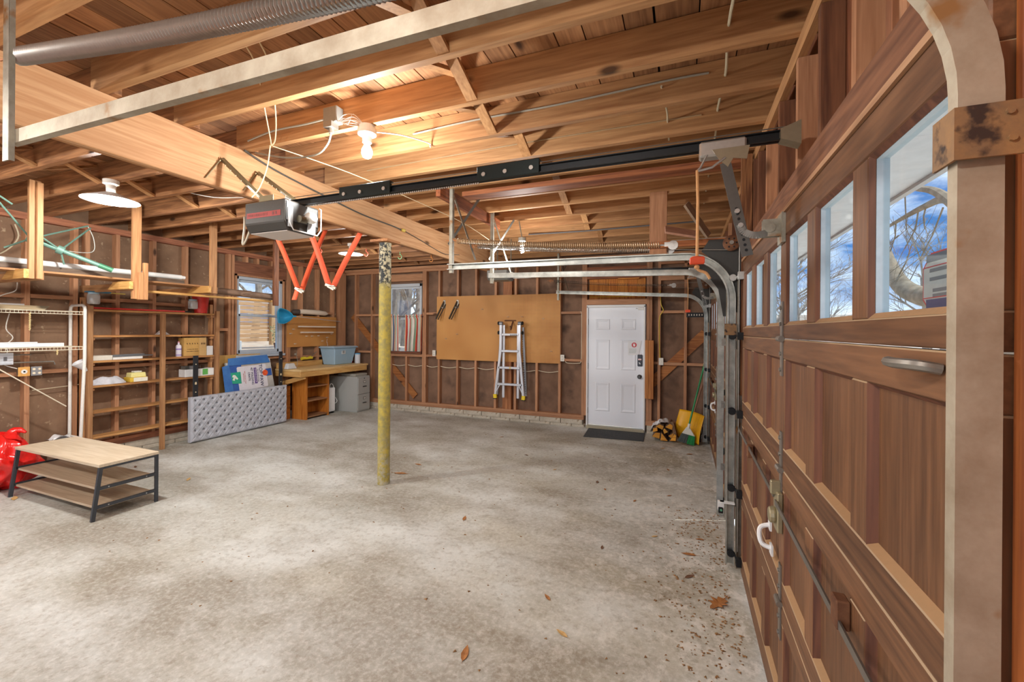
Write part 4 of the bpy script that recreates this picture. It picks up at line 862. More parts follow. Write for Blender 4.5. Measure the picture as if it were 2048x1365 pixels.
# ---------------------------------------------------------------- overhead lumber rack on the left
for i, (y, zb, zt, lab, arm) in enumerate(((2.04, 2.085, 3.0, 'first upright from the left of the overhead lumber rack, doubled', 1), (2.84, 1.955, 3.0, 'second upright of the overhead lumber rack, with a scab board on its foot', 1),
                                           (3.67, 2.085, 3.0, 'third upright of the overhead lumber rack, plain with a notched bottom arm', 1), (4.58, 1.98, 3.0, 'dark rough upright in front of the left window, last of the lumber rack', 0))):
    t = thing('rack_hanger', lab, 'rack', (-5.6, y, zt), 'hangers of the overhead lumber rack')
    m = dark_w('Z') if i == 3 else shelf_w('Z')
    P(t).box(-5.62, y - .04, zb, -5.582, y + .04, zt).out('upright', m, t, bevel=.003)
    if i == 0: P(t).box(-5.58, y + .0, zb, -5.545, y + .042, zt - .02).out('upright', shelf_w('Z'), t, bevel=.003)
    if arm:
        za = {0: 2.085, 1: 2.06, 2: 2.09}[i]
        P(t).box(-6.83, y + .042, za, -5.63, y + .08, za + .085).out('arm', shelf_w('X'), t, bevel=.003)
        P(t).prism([(-5.56, y - .045, za), (-5.56, y - .045, za + .085), (-5.86, y - .045, za + .085), (-5.98, y - .045, za)], (0, .004 - .04, 0)).out('gusset', bench_w('X'), t, bevel=.002)
    if i == 1: P(t).box(-5.578, y + .045, 1.95, -5.54, y + .085, 2.36).box(-5.578, y + .0, 1.95, -5.545, y + .043, 2.25).prism([(-5.58, y + .05, 1.95), (-5.70, y + .05, 1.95), (-5.62, y + .05, 2.08), (-5.58, y + .05, 2.08)], (0, .03, 0)).out('scab_board', shelf_w('Z'), t, bevel=.003)
def lying(name, label, cat, a, b2, w, h, m, up=(0, 0, 1)):
    t = thing(name, label, cat, a); P(t).bar(a, b2, w, h, up=up).out(name.split('_')[-1], m, t, bevel=.002); return t
t = thing('gutter_pipe', 'long white plastic pipe lying on the overhead lumber rack', 'pipe', (-5.95, 1.5, 2.245)); P(t).tube([(-5.95, .9, 2.265), (-5.95, 3.50, 2.285)], .03, 14).out('pipe', WPLAS(), t, smooth=True); P(t).tube([(-5.95, 3.46, 2.285), (-5.95, 3.54, 2.285)], .022, 12).out('end_cap', WPLAS(), t)
lying('lumber_board', 'dark board on edge under the white pipe on the overhead rack', 'board', (-5.9, 1.0, 2.205), (-5.9, 3.5, 2.21), .04, .075, wood('rack_dark', (110, 92, 76), (70, 56, 46), 'Y'))
lying('lumber_board', 'light wide plank lying lowest on the overhead rack arms', 'board', (-5.80, 1.0, 2.165), (-5.80, 3.7, 2.18), .16, .02, shelf_w('Y'))
lying('lumber_board', 'brown plank behind the light one on the overhead rack arms', 'board', (-6.1, 1.0, 2.19), (-6.1, 4.5, 2.19), .2, .025, wood('rack_mid', (176, 132, 90), (126, 88, 56), 'Y'))
t = thing('wooden_pole', 'thin pale wooden pole under the overhead rack reaching the left window', 'pole', (-5.72, 2.95, 2.02)); P(t).tube([(-5.74, 2.88, 2.06), (-5.72, 4.62, 2.05)], .016, 10).out('pole', bench_w('Y'), t, smooth=True)
t = thing('dark_pipe', 'thick dark pipe crossing in front of the left window, end of the lumber rack', 'pipe', (-5.8, 3.72, 2.12)); P(t).tube([(-5.85, 3.72, 2.15), (-5.66, 4.60, 2.11)], .046, 16).out('pipe', wood('old_pole', (130, 104, 84), (82, 64, 52), 'Y'), t, smooth=True)
t = thing('clothes_dryer', 'folded green rotary clothes dryer lying across the overhead rack', 'clothes dryer', (-5.7, 2.3, 2.35)); gp = plain('faded_green', (104, 140, 126), .5, .2); gr = plain('green_end', (70, 128, 96), .5, .2)
A, Bq = Vector((-5.84, 2.02, 2.52)), Vector((-5.60, 2.63, 2.243)); d = Bq - A
P(t).tube([A + d * .10, A + d * .86], .022, 12).out('pole', gp, t, smooth=True); P(t).tube([A + d * .84, Bq], .026, 12).out('pole_end', gr, t, smooth=True)
for f in (.12, .42): P(t).tube([A + d * (f - .035), A + d * (f + .035)], .042, 14).out('hub', gp, t, smooth=True)
h1, h2 = A + d * .12, A + d * .42
for a, c in ((h2, (-5.70, 2.05, 2.56)), (h1, (-5.65, 1.80, 2.80)), (h1, (-5.9, 1.95, 2.38)), (h2, (-5.78, 2.32, 2.27)), (h2, (-6.0, 2.62, 2.72)), (h1, (-6.0, 2.60, 2.74)), ((-5.6, 1.9, 2.74), (-5.64, 1.78, 2.84))):
    P(t).tube([a, c], .008, 7).out('rib', gp, t)
P(t).tube(catmull([(-6.0, 2.6, 2.73), (-5.98, 2.64, 2.6), (-5.93, 2.60, 2.45), h2], 6), .004, 5).out('line', plain('line_grey', (190, 194, 186), .6), t)

# ---------------------------------------------------------------- wooden wall shelving
sh = thing('wall_shelving', 'open six-board wooden shelving built against the left wall studs', 'shelves', (-6.6, 3.6, 0))
for y, xo in ((2.84, -6.575), (3.585, -6.53), (4.34, -6.575)): P(sh).box(xo - .005, y, 0, xo + .04, y + .05, 1.90 if y < 3 else 1.90 if y > 4 else 1.84).out('post', shelf_w('Z'), sh, bevel=.003)
P(sh).box(-6.735, 2.845, 0, -6.69, 2.885, 2.0).out('post', shelf_w('Z'), sh); P(sh).box(-6.735, 4.345, 0, -6.69, 4.385, 2.0).out('post', shelf_w('Z'), sh)
SZ = (1.86, 1.545, 1.235, .935, .622, .315)
for z in SZ:
    P(sh).box(-6.735, 2.892, z - .026, -6.575, 4.338, z).out('board', wood('shelf_board', (206, 156, 98), (156, 104, 60), 'Y'), sh, bevel=.003)
    for y in (2.892, 4.298): P(sh).box(-6.70, y, z - .062, -6.60, y + .04, z - .028).out('cleat', shelf_w('X'), sh)
def jar(x, y, label):
    t = thing('hanging_jar', label, 'jar', (x, y, 2.05), None)
    P(t).lathe([(.052, 2.035), (.058, 2.02), (.058, 1.93), (.05, 1.918), (.0, 1.918)], (x, y, 0), n=20, cap0=False, cap1=False).out('glass_body', glass('jar_glass', (240, 244, 244), .2, .38), t, smooth=True)
    P(t).lathe([(.05, 2.036), (.05, 2.055), (.0, 2.055)], (x, y, 0), n=20, cap1=False).out('lid', plain('jar_lid', (150, 176, 190), .4), t, smooth=True)
    b = P(t); rr = random.Random(int(y * 100))
    for k in range(24): a, r_ = rr.uniform(0, 6.28), rr.uniform(0, .045); b.cbox((x + r_ * math.cos(a), y + r_ * math.sin(a), rr.uniform(1.925, 1.99)), (.022, .005, .005), (rr.uniform(0, 3), rr.uniform(0, 3), rr.uniform(0, 3)))
    o = b.out('screws', plain('screw_zinc', (206, 204, 198), .35, .4), t); o['kind'] = 'stuff'
jar(-6.53, 2.885, 'clear jar of screws hanging by its blue lid above the left end of the shelving'); jar(-6.58, 4.03, 'clear jar of screws hanging beside the red bucket')
t = thing('jar_rail', 'short blue and yellow painted strip holding the left jar lid', 'strip', (-6.62, 3.0, 2.056)); P(t).box(-6.60, 2.83, 2.056, -6.50, 3.04, 2.07).out('strip', plain('strip_blue', (60, 120, 150), .5), t); P(t).box(-6.56, 3.045, 2.056, -6.53, 3.20, 2.068).out('yellow_end', plain('strip_yellow', (216, 192, 96), .5), t)
t = thing('red_bucket', 'red plastic bucket on the top board of the wall shelving', 'bucket', (-6.65, 4.18, 1.86)); P(t).lathe([(.0, 1.861), (.078, 1.861), (.105, 2.10), (.11, 2.10), (.11, 2.115), (.10, 2.115), (.074, 1.868), (0, 1.868)], (-6.655, 4.185, 0), n=26, cap0=False, cap1=False).out('pail', plain('bucket_red', (222, 60, 52), .4), t, smooth=True)
t = thing('red_rod', 'long thin red rod lying on the top board of the wall shelving', 'rod', (-6.6, 2.9, 1.87)); P(t).tube([(-6.595, 2.9, 1.874), (-6.60, 3.93, 1.874)], .012, 10).out('rod', plain('rod_red', (206, 52, 44), .4), t, smooth=True); P(t).tube([(-6.60, 3.93, 1.874), (-6.60, 4.02, 1.874)], .011, 10).out('tip', BLACK(), t)
t = thing('white_wedge', 'small white wedge-shaped piece on the second shelf behind the middle post', 'wedge', (-6.64, 3.68, 1.545)); P(t).prism([(-6.62, 3.60, 1.546), (-6.62, 3.76, 1.546), (-6.62, 3.69, 1.60), (-6.62, 3.655, 1.60)], (-.06, 0, 0)).out('wedge', WHITE(), t, bevel=.003)
t = thing('spray_can', 'white spray bottle with pale purple label beside the cardboard box on the third shelf', 'bottle', (-6.63, 3.87, 1.235)); P(t).lathe([(0, 1.236), (.032, 1.236), (.034, 1.245), (.034, 1.38), (.026, 1.40), (.012, 1.405), (.012, 1.43), (0, 1.43)], (-6.63, 3.875, 0), n=20, cap0=False, cap1=False).out('can', plain('can_white', (224, 220, 230), .3), t, smooth=True); P(t).lathe([(.0346, 1.25), (.0346, 1.265)], (-6.63, 3.875, 0), n=20, cap0=False, cap1=False).lathe([(.0346, 1.33), (.0346, 1.35)], (-6.63, 3.875, 0), n=20, cap0=False, cap1=False).out('label_band', plain('band_purple', (150, 130, 190), .4), t); P(t).lathe([(.012, 1.43), (.012, 1.445), (.004, 1.45)], (-6.63, 3.875, 0), n=12).out('nozzle', plain('cap_pink', (214, 150, 160), .4), t)
t = thing('cardboard_box', 'brown cardboard box with a row of small marks on the third shelf', 'box', (-6.66, 4.08, 1.235))
P(t).box(-6.735, 3.93, 1.236, -6.60, 4.235, 1.50).out('carton', mottled('cardboard', (186, 144, 76), (206, 164, 96), 4, .8), t, bevel=.003)
b = P(t)
for k in range(5): b.cbox((-6.5992, 3.97 + k * .035, 1.415), (.001, .010, .02), (R(20), 0, 0))
for k in range(3): b.box(-6.5995, 4.16 + k * .022, 1.40, -6.599, 4.174 + k * .022, 1.425)
for k in range(11): b.box(-6.5995, 3.975 + k * .013, 1.328, -6.599, 3.975 + k * .013 + random.choice((.006, .01)), 1.338)
for k in range(14): b.box(-6.5995, 3.962 + k * .012, 1.298, -6.599, 3.962 + k * .012 + random.choice((.006, .009)), 1.308)
b.out('printed_marks', plain('print_dark', (84, 60, 34), .7), t); P(t).box(-6.5998, 4.135, 1.236, -6.5995, 4.235, 1.50).out('tape', plain('tape_tan', (204, 168, 112), .5), t)
t = thing('small_carton', 'small white carton right of the brown cardboard box', 'box', (-6.64, 4.29, 1.235)); P(t).box(-6.69, 4.245, 1.236, -6.60, 4.334, 1.375).out('carton', plain('carton_white', (222, 222, 220), .6), t, bevel=.002)
t = thing('flat_sheet', 'stack of flat white panels at the left end of the third shelf', 'panel', (-6.64, 3.0, 1.235)); P(t).box(-6.72, 2.90, 1.236, -6.585, 3.10, 1.295).out('panel', plain('panel_cream', (224, 218, 204), .6), t, bevel=.003); P(t).box(-6.71, 3.105, 1.236, -6.585, 3.42, 1.268).out('panel', plain('panel_white', (232, 230, 224), .6), t, bevel=.003)
t = thing('grey_strips', 'flat grey metal strips lying on top of the white panels on the third shelf', 'strip', (-6.64, 3.3, 1.27)); P(t).cbox((-6.64, 3.32, 1.277), (.11, .44, .012), (0, 0, R(2))).cbox((-6.63, 3.27, 1.292), (.08, .34, .012), (R(1), 0, R(-3))).out('strip', plain('strip_grey', (126, 130, 134), .5, .3), t, bevel=.002)
def cloth_bundle():
    t = thing('cloth_bundle', 'crumpled white cloth heaped on the fourth shelf', 'cloth', (-6.65, 3.09, .935)); rr = random.Random(4)
    ph = [rr.uniform(0, 6) for _ in range(8)]
    def fn(u, v):
        y = 2.90 + .36 * u; a = math.pi * v; h = (.085 * (math.sin(math.pi * min(max(u, .02), .98)) ** .45)) * (1 + .14 * math.sin(9 * u + ph[0]) + .16 * math.sin(7 * v + 11 * u + ph[1]) + .08 * math.sin(23 * u + 9 * v + ph[2]))
        w = .075 * (math.sin(math.pi * min(max(u, .02), .98)) ** .3)
        return Vector((-6.655 + w * math.cos(a) * (1 + .1 * math.sin(17 * u)), y, .937 + h * math.sin(a) * (1 + .12 * math.sin(13 * v + 5 * u + ph[3]))))
    P(t).grid(fn, 44, 16).out('cloth', plain('cloth_white', (206, 208, 214), .85), t, smooth=True)
cloth_bundle()
def tub(name, label, x0, x1, y0, y1, z0, z1, m, inset=.01, base=None):
    t = thing(name, label, 'tray', ((x0 + x1) / 2, (y0 + y1) / 2, z0)); i = inset
    P(t).hexa([(x0 + i, y0 + i, z0), (x1 - i, y0 + i, z0), (x1 - i, y1 - i, z0), (x0 + i, y1 - i, z0), (x0, y0, z1), (x1, y0, z1), (x1, y1, z1), (x0, y1, z1)]).out('body', m, t, bevel=.004); return t
t = tub('yellow_tray', 'yellow and white tray on the fourth shelf, under the pale one', -6.72, -6.575, 3.275, 3.475, .936, .995, plain('tray_yellow', (232, 196, 70), .45)); P(t).box(-6.574, 3.315, .94, -6.5725, 3.47, .992).out('white_label', plain('tray_label', (236, 232, 214), .5), t)
t = tub('clear_tub', 'pale translucent yellow tub stacked on the yellow tray', -6.70, -6.59, 3.30, 3.455, .996, 1.055, plain('tub_pale', (236, 226, 150), .3), -.006); P(t).box(-6.68, 3.34, 1.0555, -6.60, 3.42, 1.075).out('lid_tab', plain('tub_clear', (222, 222, 210), .3), t, bevel=.004)
t = thing('white_carton', 'white carton with a green label on the fourth shelf, partly behind the black bed leg', 'box', (-6.65, 4.14, .935)); P(t).box(-6.72, 3.93, .936, -6.578, 4.336, 1.045).out('carton', plain('carton_white', (222, 222, 220)), t, bevel=.003); P(t).box(-6.5775, 4.17, .952, -6.5765, 4.245, 1.038).out('green_label', plain('label_green', (96, 172, 84), .5), t); P(t).box(-6.5775, 4.25, .952, -6.5765, 4.33, 1.038).out('white_label', plain('label_white', (238, 238, 234), .5), t)
t = thing('clear_organiser', 'clear plastic organiser lying on the white carton with the green label', 'organiser', (-6.65, 4.05, 1.046)); P(t).box(-6.71, 3.935, 1.046, -6.59, 4.2, 1.095).out('case', glass('organiser_plastic', (206, 206, 204), .2), t); b = P(t)
for k in range(5): b.box(-6.70, 3.95 + k * .05, 1.05, -6.60, 3.954 + k * .05, 1.09)
b.out('divider', plain('divider_grey', (176, 172, 168), .5), t)

# ---------------------------------------------------------------- white wire shelf unit, far left
ws = thing('wire_shelf', 'white coated wire shelving on a bent tube end frame at the far left', 'shelves', (-6.5, 2.3, 0)); wm = plain('coated_wire', (230, 222, 198), .4, var=.02)
yE = 2.75
P(ws).tube([(-6.74 + .03, yE, .0), (-6.70, yE, .6), (-6.70, yE, 1.84), (-6.69, yE, 1.875), (-6.66, yE, 1.895), (-6.44, yE, 1.895), (-6.405, yE, 1.875), (-6.395, yE, 1.84), (-6.395, yE, 1.3), (-6.47, yE, .3), (-6.48, yE, .0)], .016, 10).tube([(-6.70, yE, .36), (-6.475, yE, .36)], .012, 8).out('end_frame', plain('frame_white', (232, 230, 222), .4), ws, smooth=True)
for z in (1.80, 1.40):
    P(ws).tube([(-6.40, 1.2, z + .018), (-6.40, yE, z + .018)], .004, 6).tube([(-6.40, 1.2, z - .014), (-6.40, yE, z - .014)], .004, 6).tube([(-6.70, 1.2, z + .018), (-6.70, yE, z + .018)], .004, 6).tube([(-6.55, 1.2, z + .015), (-6.55, yE, z + .015)], .004, 6).out('shelf_rail', wm, ws)
    b = P(ws)
    for k in range(52): y = 1.2 + k * .03; b.box(-6.70, y - .0014, z + .019, -6.398, y + .0014, z + .022).box(-6.399, y - .0014, z - .014, -6.396, y + .0014, z + .02)
    o = b.out('cross_wires', wm, ws); o['kind'] = 'stuff'
P(ws).tube([(-6.385, 2.0, 1.285), (-6.46, 2.62, .745)], .006, 8).out('diagonal_brace', wm, ws)
t = thing('trim_board', 'pale trim board with a mitred end on the upper wire shelf', 'board', (-6.5, 2.1, 1.823)); P(t).prism([(-6.41, 1.3, 1.824), (-6.41, 2.42, 1.824), (-6.41, 2.46, 1.866), (-6.41, 1.3, 1.866)], (-.02, 0, 0)).out('board', wood('trim_pale', (206, 190, 156), (170, 150, 116), 'Y'), t)
t = thing('white_board', 'flat white slat behind the trim board on the upper wire shelf', 'slat', (-6.55, 1.9, 1.823)); P(t).box(-6.60, 1.3, 1.824, -6.50, 2.3, 1.885).out('slat', WHITE(), t, bevel=.003)
t = thing('white_channel', 'long white channel lying on the lower wire shelf', 'channel', (-6.5, 2.0, 1.423)); P(t).box(-6.46, 1.3, 1.424, -6.41, 2.58, 1.465).box(-6.50, 1.3, 1.466, -6.44, 2.38, 1.478).out('channel', WHITE(), t, bevel=.003)
for i, (y, z0, n, lab) in enumerate(((2.30, 1.785, 17, 'beige knotted chain hanging from the upper wire shelf'), (2.515, 1.385, 5, 'tiny white clip hanging under the lower wire shelf'))):
    t = thing('hanging_chain', lab, 'chain', (-6.39, y, z0)); b = P(t)
    for k in range(n): b.tube([(-6.39 + .007 * math.cos(a), y + .007 * math.sin(a) * (1 if k % 2 else .3), z0 - k * .011 + .008 * math.sin(a)) for a in [q * .785 for q in range(8)]], .0028, 4, closed=True)
    b.out('links', plain('chain_cream', (226, 206, 150), .5), t)
def plate(name, label, x, y, z, w, h, m, kind):
    t = thing(name, label, 'wall plate', (x, y, z)); P(t).box(x - .06, y - w / 2 + .01, z - h / 2 + .01, x - .004, y + w / 2 - .01, z + h / 2 - .01).out('box', STEEL(), t); P(t).box(x - .004, y - w / 2, z - h / 2, x + .002, y + w / 2, z + h / 2).out('plate', m, t, bevel=.002)
    if kind == 'switch': P(t).box(x + .002, y - .012, z - .02, x + .008, y + .012, z + .02).box(x + .008, y - .004, z - .006, x + .016, y + .004, z + .006).out('toggle', plain('toggle_grey', (120, 120, 124), .4), t)
    if kind == 'socket': P(t).lathe([(.024, 0), (.024, .004)], (x + .002, y, z), 'X', 16).out('socket_face', WPLAS(), t); P(t).lathe([(.009, .0), (.009, .006)], (x + .002, y, z), 'X', 10).out('socket_hole', BLACK(), t)
    if kind == 'duplex':
        for dz in (-.021, .021): P(t).lathe([(.016, 0), (.016, .004)], (x + .002, y, z + dz), 'X', 14).out('socket_face', plain('socket_cream', (232, 218, 190), .4), t); P(t).box(x + .006, y - .007, z + dz - .004, x + .0065, y - .004, z + dz + .006).box(x + .006, y + .004, z + dz - .004, x + .0065, y + .007, z + dz + .006).out('slots', BLACK(), t)
    if kind == 'rocker':
        for dy in (-.022, .022): P(t).lathe([(.012, 0), (.012, .004)], (x + .002, y + dy, z - .022), 'X', 12).lathe([(.012, 0), (.012, .004)], (x + .002, y + dy, z + .022), 'X', 12).out('socket_face', plain('socket_cream', (232, 218, 190)), t)
plate('switch_plate', 'large pale switch plate at the left edge below the wire shelf', -6.60, 2.195, 1.30, .12, .125, plain('plate_white', (214, 220, 228), .4), 'switch')
plate('socket_plate', 'square wooden socket plate under the wire shelf, left of the grey one', -6.60, 2.335, 1.155, .09, .10, wood('plate_oak', (222, 170, 96), (190, 136, 70), 'Z', knots=False), 'socket')
plate('outlet_plate', 'grey metal plate with four cream sockets under the wire shelf', -6.60, 2.432, 1.155, .085, .10, plain('plate_steel', (170, 172, 176), .35, .6), 'rocker')
t = thing('conduit', 'thin metal conduit running out from the pale switch plate', 'pipe', (-6.63, 2.4, 1.27)); P(t).tube([(-6.63, 1.9, 1.345), (-6.63, 2.40, 1.335)], .007, 8).tube([(-6.63, 1.9, 1.26), (-6.63, 2.58, 1.25), (-6.63, 2.59, 1.215)], .008, 8).out('tube', STEEL(), t, smooth=True)
cable('white cable dangling between the wire shelves on the far left', [(-6.68, 2.25, 1.78), (-6.66, 2.22, 1.62), (-6.66, 2.27, 1.52), (-6.68, 2.21, 1.43), (-6.68, 2.24, 1.38), (-6.66, 2.2, 1.25), (-6.62, 2.29, 1.19)], .005, plain('wire_white', (214, 210, 200)))
cable('beige cable hanging in a loop on the upper left wall', [(-6.72, 2.30, 2.75), (-6.71, 2.32, 2.6), (-6.72, 2.2, 2.42), (-6.73, 2.0, 2.35), (-6.73, 1.8, 2.33)], .007, plain('beige_cable', (190, 178, 150), .6))
cable('white wire drooping under the overhead rack on the far left wall', [(-6.72, 2.32, 2.12), (-6.70, 2.30, 2.03), (-6.71, 2.2, 1.97), (-6.73, 2.14, 1.9)], .005, plain('wire_white', (214, 210, 200)))
cable('white wire stapled low along the left wall behind the wire shelf', [(-6.745, 2.45, .93), (-6.745, 2.75, .945), (-6.745, 2.9, .955)], .005, plain('beige_cable', (190, 178, 150)))
t = thing('funnel_bag', 'crumpled clear plastic bag hooked on the wire shelf end frame', 'bag', (-6.5, 2.72, 1.2)); P(t).lathe([(.012, -.0), (.03, .05), (.065, .13), (.055, .135), (.02, .05)], (-6.46, 2.74, 1.10), 'Z', 10).out('bag', plain('bag_clear', (214, 214, 214), .25), t, smooth=True); t.rotation_euler = (R(35), 0, 0)

# ---------------------------------------------------------------- headboard, dog crate carton
hb = thing('headboard', 'grey button-tufted headboard standing upside down on the floor by the left wall', 'headboard', (-6.47, 4.72, 0))
y0, y1, z0, z1 = 3.935, 5.515, .012, .655; X0 = -6.455
NB, NR = 13, 8; by, bz = (y1 - y0) / NB, (z1 - z0 - .07) / NR
def tuft(y, z):
    d = .0
    best = 9
    fy, fz = (y - y0) / by, (z - z0 - .02) / bz
    for r in (math.floor(fz), math.floor(fz) + 1):
        off = .5 if r % 2 else 0
        k = round(fy - .5 - off + 0) + .5 + off
        if .3 < k < NB - .2 and 0.4 < r < NR + .4:
            best = min(best, math.hypot((fy - k) * by, (fz - r) * bz))
    dimp = .036 * math.exp(-(best / .024) ** 1.2)
    # diagonal folds between buttons
    q = abs(((fy + fz / 2) % 1) - .5) ; q2 = abs(((fy - fz / 2) % 1) - .5)
    fold = .006 * (math.exp(-((.5 - max(q, q2)) / .05) ** 2))
    e = min(y - y0, y1 - y, z - z0, z1 - z); edge = .03 * (1 - min(1, e / .03)) ** 2
    return dimp + fold * 1.3 + edge
def hbf(u, v):
    y, z = y0 + (y1 - y0) * u, z0 + (z1 - z0) * v; return Vector((X0 + .025 - tuft(y, z), y, z))
fab = plain('grey_velvet', (178, 181, 189), .75, var=.03, scale=200)
P(hb).grid(hbf, 240, 100).out('upholstery', fab, hb, smooth=True); P(hb).box(X0 - .06, y0, z0, X0 - .004, y1, z1).out('back_panel', fab, hb)
b = P(hb)
btn = None
for r in range(1, NR + 1):
    for k in range(NB):
        yy = y0 + (k + .5 + (.5 if r % 2 else 0)) * by; zz = z0 + .02 + r * bz
        if yy < y1 - .03 and zz < z1 - .015:
            if btn is None: btn = B((X0 + .004, yy, zz)).sphere((X0 + .004, yy, zz), .0095, 8, (.5, 1, 1)).out('button', plain('button_grey', (92, 94, 104), .7), hb, smooth=True)
            else: piece('button', btn, hb, (X0 + .004, yy, zz))
for y in (4.02, 5.42):
    P(hb).box(-6.50, y - .035, .30, -6.487, y + .035, 1.245).out('leg', plain('leg_black', (44, 46, 50), .45, .3), hb, bevel=.003)
    b = P(hb)
    for z in (.72, .86, 1.12): b.lathe([(.008, 0), (.008, .003)], (-6.487, y, z), 'X', 8)
    b.box(-6.487, y - .012, .83, -6.4855, y + .012, .86).out('leg_hole', plain('pale_hole', (222, 206, 168)), hb)
t = thing('crate_carton', 'flattened blue dog crate carton leaning behind the tufted headboard', 'box', (-6.6, 4.9, .55))
fr = Matrix.Translation((-6.595, 4.92, .88)) @ Matrix.Rotation(R(-6), 4, 'Y') @ Matrix.Rotation(R(2.5), 4, 'X')   # local: x out of the face, y along the wall, z up
t.location = (0, 0, 0); t.location = fr.translation
def cpt(y, z, x=0): return (fr @ Vector((x, y, z)))
def sheet(nm, poly, m, x, th=.002, lab=None):
    b = P(t); b.prism([cpt(y, z, x) for y, z in poly], (fr.to_3x3() @ Vector((-th, 0, 0)))); return b.out(nm, m, t, label=lab)
blue, blue2 = mottled('carton_blue', (40, 82, 160), (58, 100, 172), 6, .5), mottled('carton_blue2', (52, 104, 176), (70, 126, 190), 6, .5)
sheet('front_face', [(-.37, -.37), (.44, -.37), (.40, .235), (-.37, .235)], mottled('print_grey', (176, 172, 166), (206, 204, 200), 3, .5), .0, .03)
sheet('side_flap', [(-.43, -.37), (-.285, -.37), (-.33, .20), (-.44, .18)], blue2, .012, .006)
sheet('blue_band', [(-.30, -.37), (-.10, -.37), (-.13, .235), (-.335, .235)], blue, .004)
sheet('top_flap', [(-.345, .185), (.385, .165), (.345, .30), (-.335, .30)], blue2, .014, .006)
sheet('printed_room', [(-.13, -.37), (.20, -.37), (.20, .16), (-.13, .16)], mottled('print_beige', (166, 150, 128), (198, 186, 168), 8, .5), .005)
rc = [(-.185, -.235), (.295, -.235), (.31, -.22), (.30, .135), (.285, .15), (-.195, .15), (-.21, .135), (-.20, -.22)]
sheet('label_panel', rc, plain('panel_pale', (222, 220, 226), .5), .008)
sheet('green_square', [(-.315, -.10), (-.155, -.12), (-.155, .07), (-.325, .07)], plain('carton_green', (44, 164, 132), .5), .011)
sheet('dog_print', [(-.30, -.045), (-.265, -.06), (-.255, -.02), (-.225, -.05), (-.205, -.035), (-.235, .01), (-.25, .03), (-.285, .035), (-.30, .0), (-.275, -.005)], plain('print_white', (232, 232, 220), .5), .0125)
sheet('blue_corner', [(.285, -.055), (.40, -.055), (.39, .065), (.285, .065)], blue, .011)
sheet('round_badge', [(.275 + .05 * math.cos(k * .3927), .0 + .05 * math.sin(k * .3927)) for k in range(16)], plain('badge_orange', (236, 98, 48), .5), .0125)
b = P(t)
for k in range(5): b.prism([cpt(.275 + .03 * math.cos(1 + k * .95) + .011 * math.cos(q * 1.2566), .03 * math.sin(1 + k * .95) + .011 * math.sin(q * 1.2566), .0128) for q in range(5)], fr.to_3x3() @ Vector((-.0005, 0, 0)))
b.out('badge_print', plain('badge_dark', (206, 66, 36), .5), t)
sheet('purple_bar', [(.075, -.155), (.12, -.155), (.12, .105), (.075, .105)], plain('bar_purple', (84, 52, 132), .5), .0125)
navy = plain('ink_navy', (34, 36, 84), .6)
def ctext(s, y, z, size, m, al='CENTER'):   # lettering turned a quarter, reading downwards
    mt = Matrix.Translation(fr.to_3x3() @ Vector((.014, y, z))) @ fr.to_3x3().to_4x4() @ Matrix(((0, 0, 1, 0), (0, 1, 0, 0), (-1, 0, 0, 0), (0, 0, 0, 1)))
    text_mesh(s, size, m, t, mt, align=al)
ctext('TOP\u00b7PAW', .195, -.03, .083, navy); ctext('for the love of dogs', .143, -.03, .026, navy); ctext('SINGLE-DOOR', .097, -.025, .036, plain('ink_white', (228, 222, 234), .6)); ctext('42" FOLDING', .035, -.025, .048, navy); ctext('CRATE', -.018, -.025, .046, navy)
ctext('ready when your dog is', -.085, -.03, .022, plain('ink_red', (196, 92, 80), .6)); ctext('safe and secure', -.112, -.03, .022, plain('ink_red', (196, 92, 80)))
t2 = thing('cardboard_sheet', 'plain cardboard sheet peeking out behind the blue crate carton', 'cardboard', (-6.70, 4.62, .6)); P(t2).box(-6.725, 4.47, .5, -6.715, 5.2, 1.215).out('sheet', mottled('cardboard', (186, 144, 76), (206, 164, 96)), t2)

# ---------------------------------------------------------------- workbench and what stands on, over and under it
wbk = thing('workbench', 'pale wooden workbench fixed in the far left corner', 'workbench', (-6.45, 6.3, 0)); bw = bench_w('Y')
P(wbk).box(-6.73, 5.50, .895, -6.11, 7.20, .93).out('top', mottled('bench_top', (214, 176, 116), (232, 200, 142), 5, .55), wbk, bevel=.004)
P(wbk).box(-6.145, 5.50, .80, -6.112, 7.16, .894).out('apron', bw, wbk, bevel=.003); P(wbk).box(-6.73, 5.50, .80, -6.146, 5.535, .894).out('apron', bench_w('X'), wbk, bevel=.003)
P(wbk).box(-6.73, 5.52, .931, -6.70, 6.55, 1.03).out('backsplash', bench_w('Y'), wbk, bevel=.003)
P(wbk).bar((-6.13, 5.60, .80), (-6.69, 5.60, .65), .04, .075, up=(0, 1, 0), twist=R(90)).out('brace', bench_w('X'), wbk, bevel=.003)
P(wbk).box(-6.73, 7.12, .0, -6.65, 7.18, .894).out('leg', bench_w('Z'), wbk)
cb = thing('open_bookcase', 'honey-coloured open shelf case standing under the workbench', 'bookcase', (-6.45, 6.03, 0)); hz = honey_w('Z')
P(cb).box(-6.61, 5.765, 0, -6.275, 5.785, .79).out('side_panel', hz, cb, bevel=.002); P(cb).box(-6.61, 6.285, 0, -6.275, 6.305, .79).out('side_panel', hz, cb, bevel=.002)
P(cb).box(-6.615, 5.765, 0, -6.61, 6.02, .79).box(-6.615, 6.05, 0, -6.61, 6.305, .79).out('back_panel', hz, cb)
for z in (.03, .32, .575): P(cb).box(-6.608, 5.786, z, -6.28, 6.284, z + .022).out('shelf', wood('shelf_dusty', (176, 130, 92), (136, 94, 62), 'Y'), cb, bevel=.002)
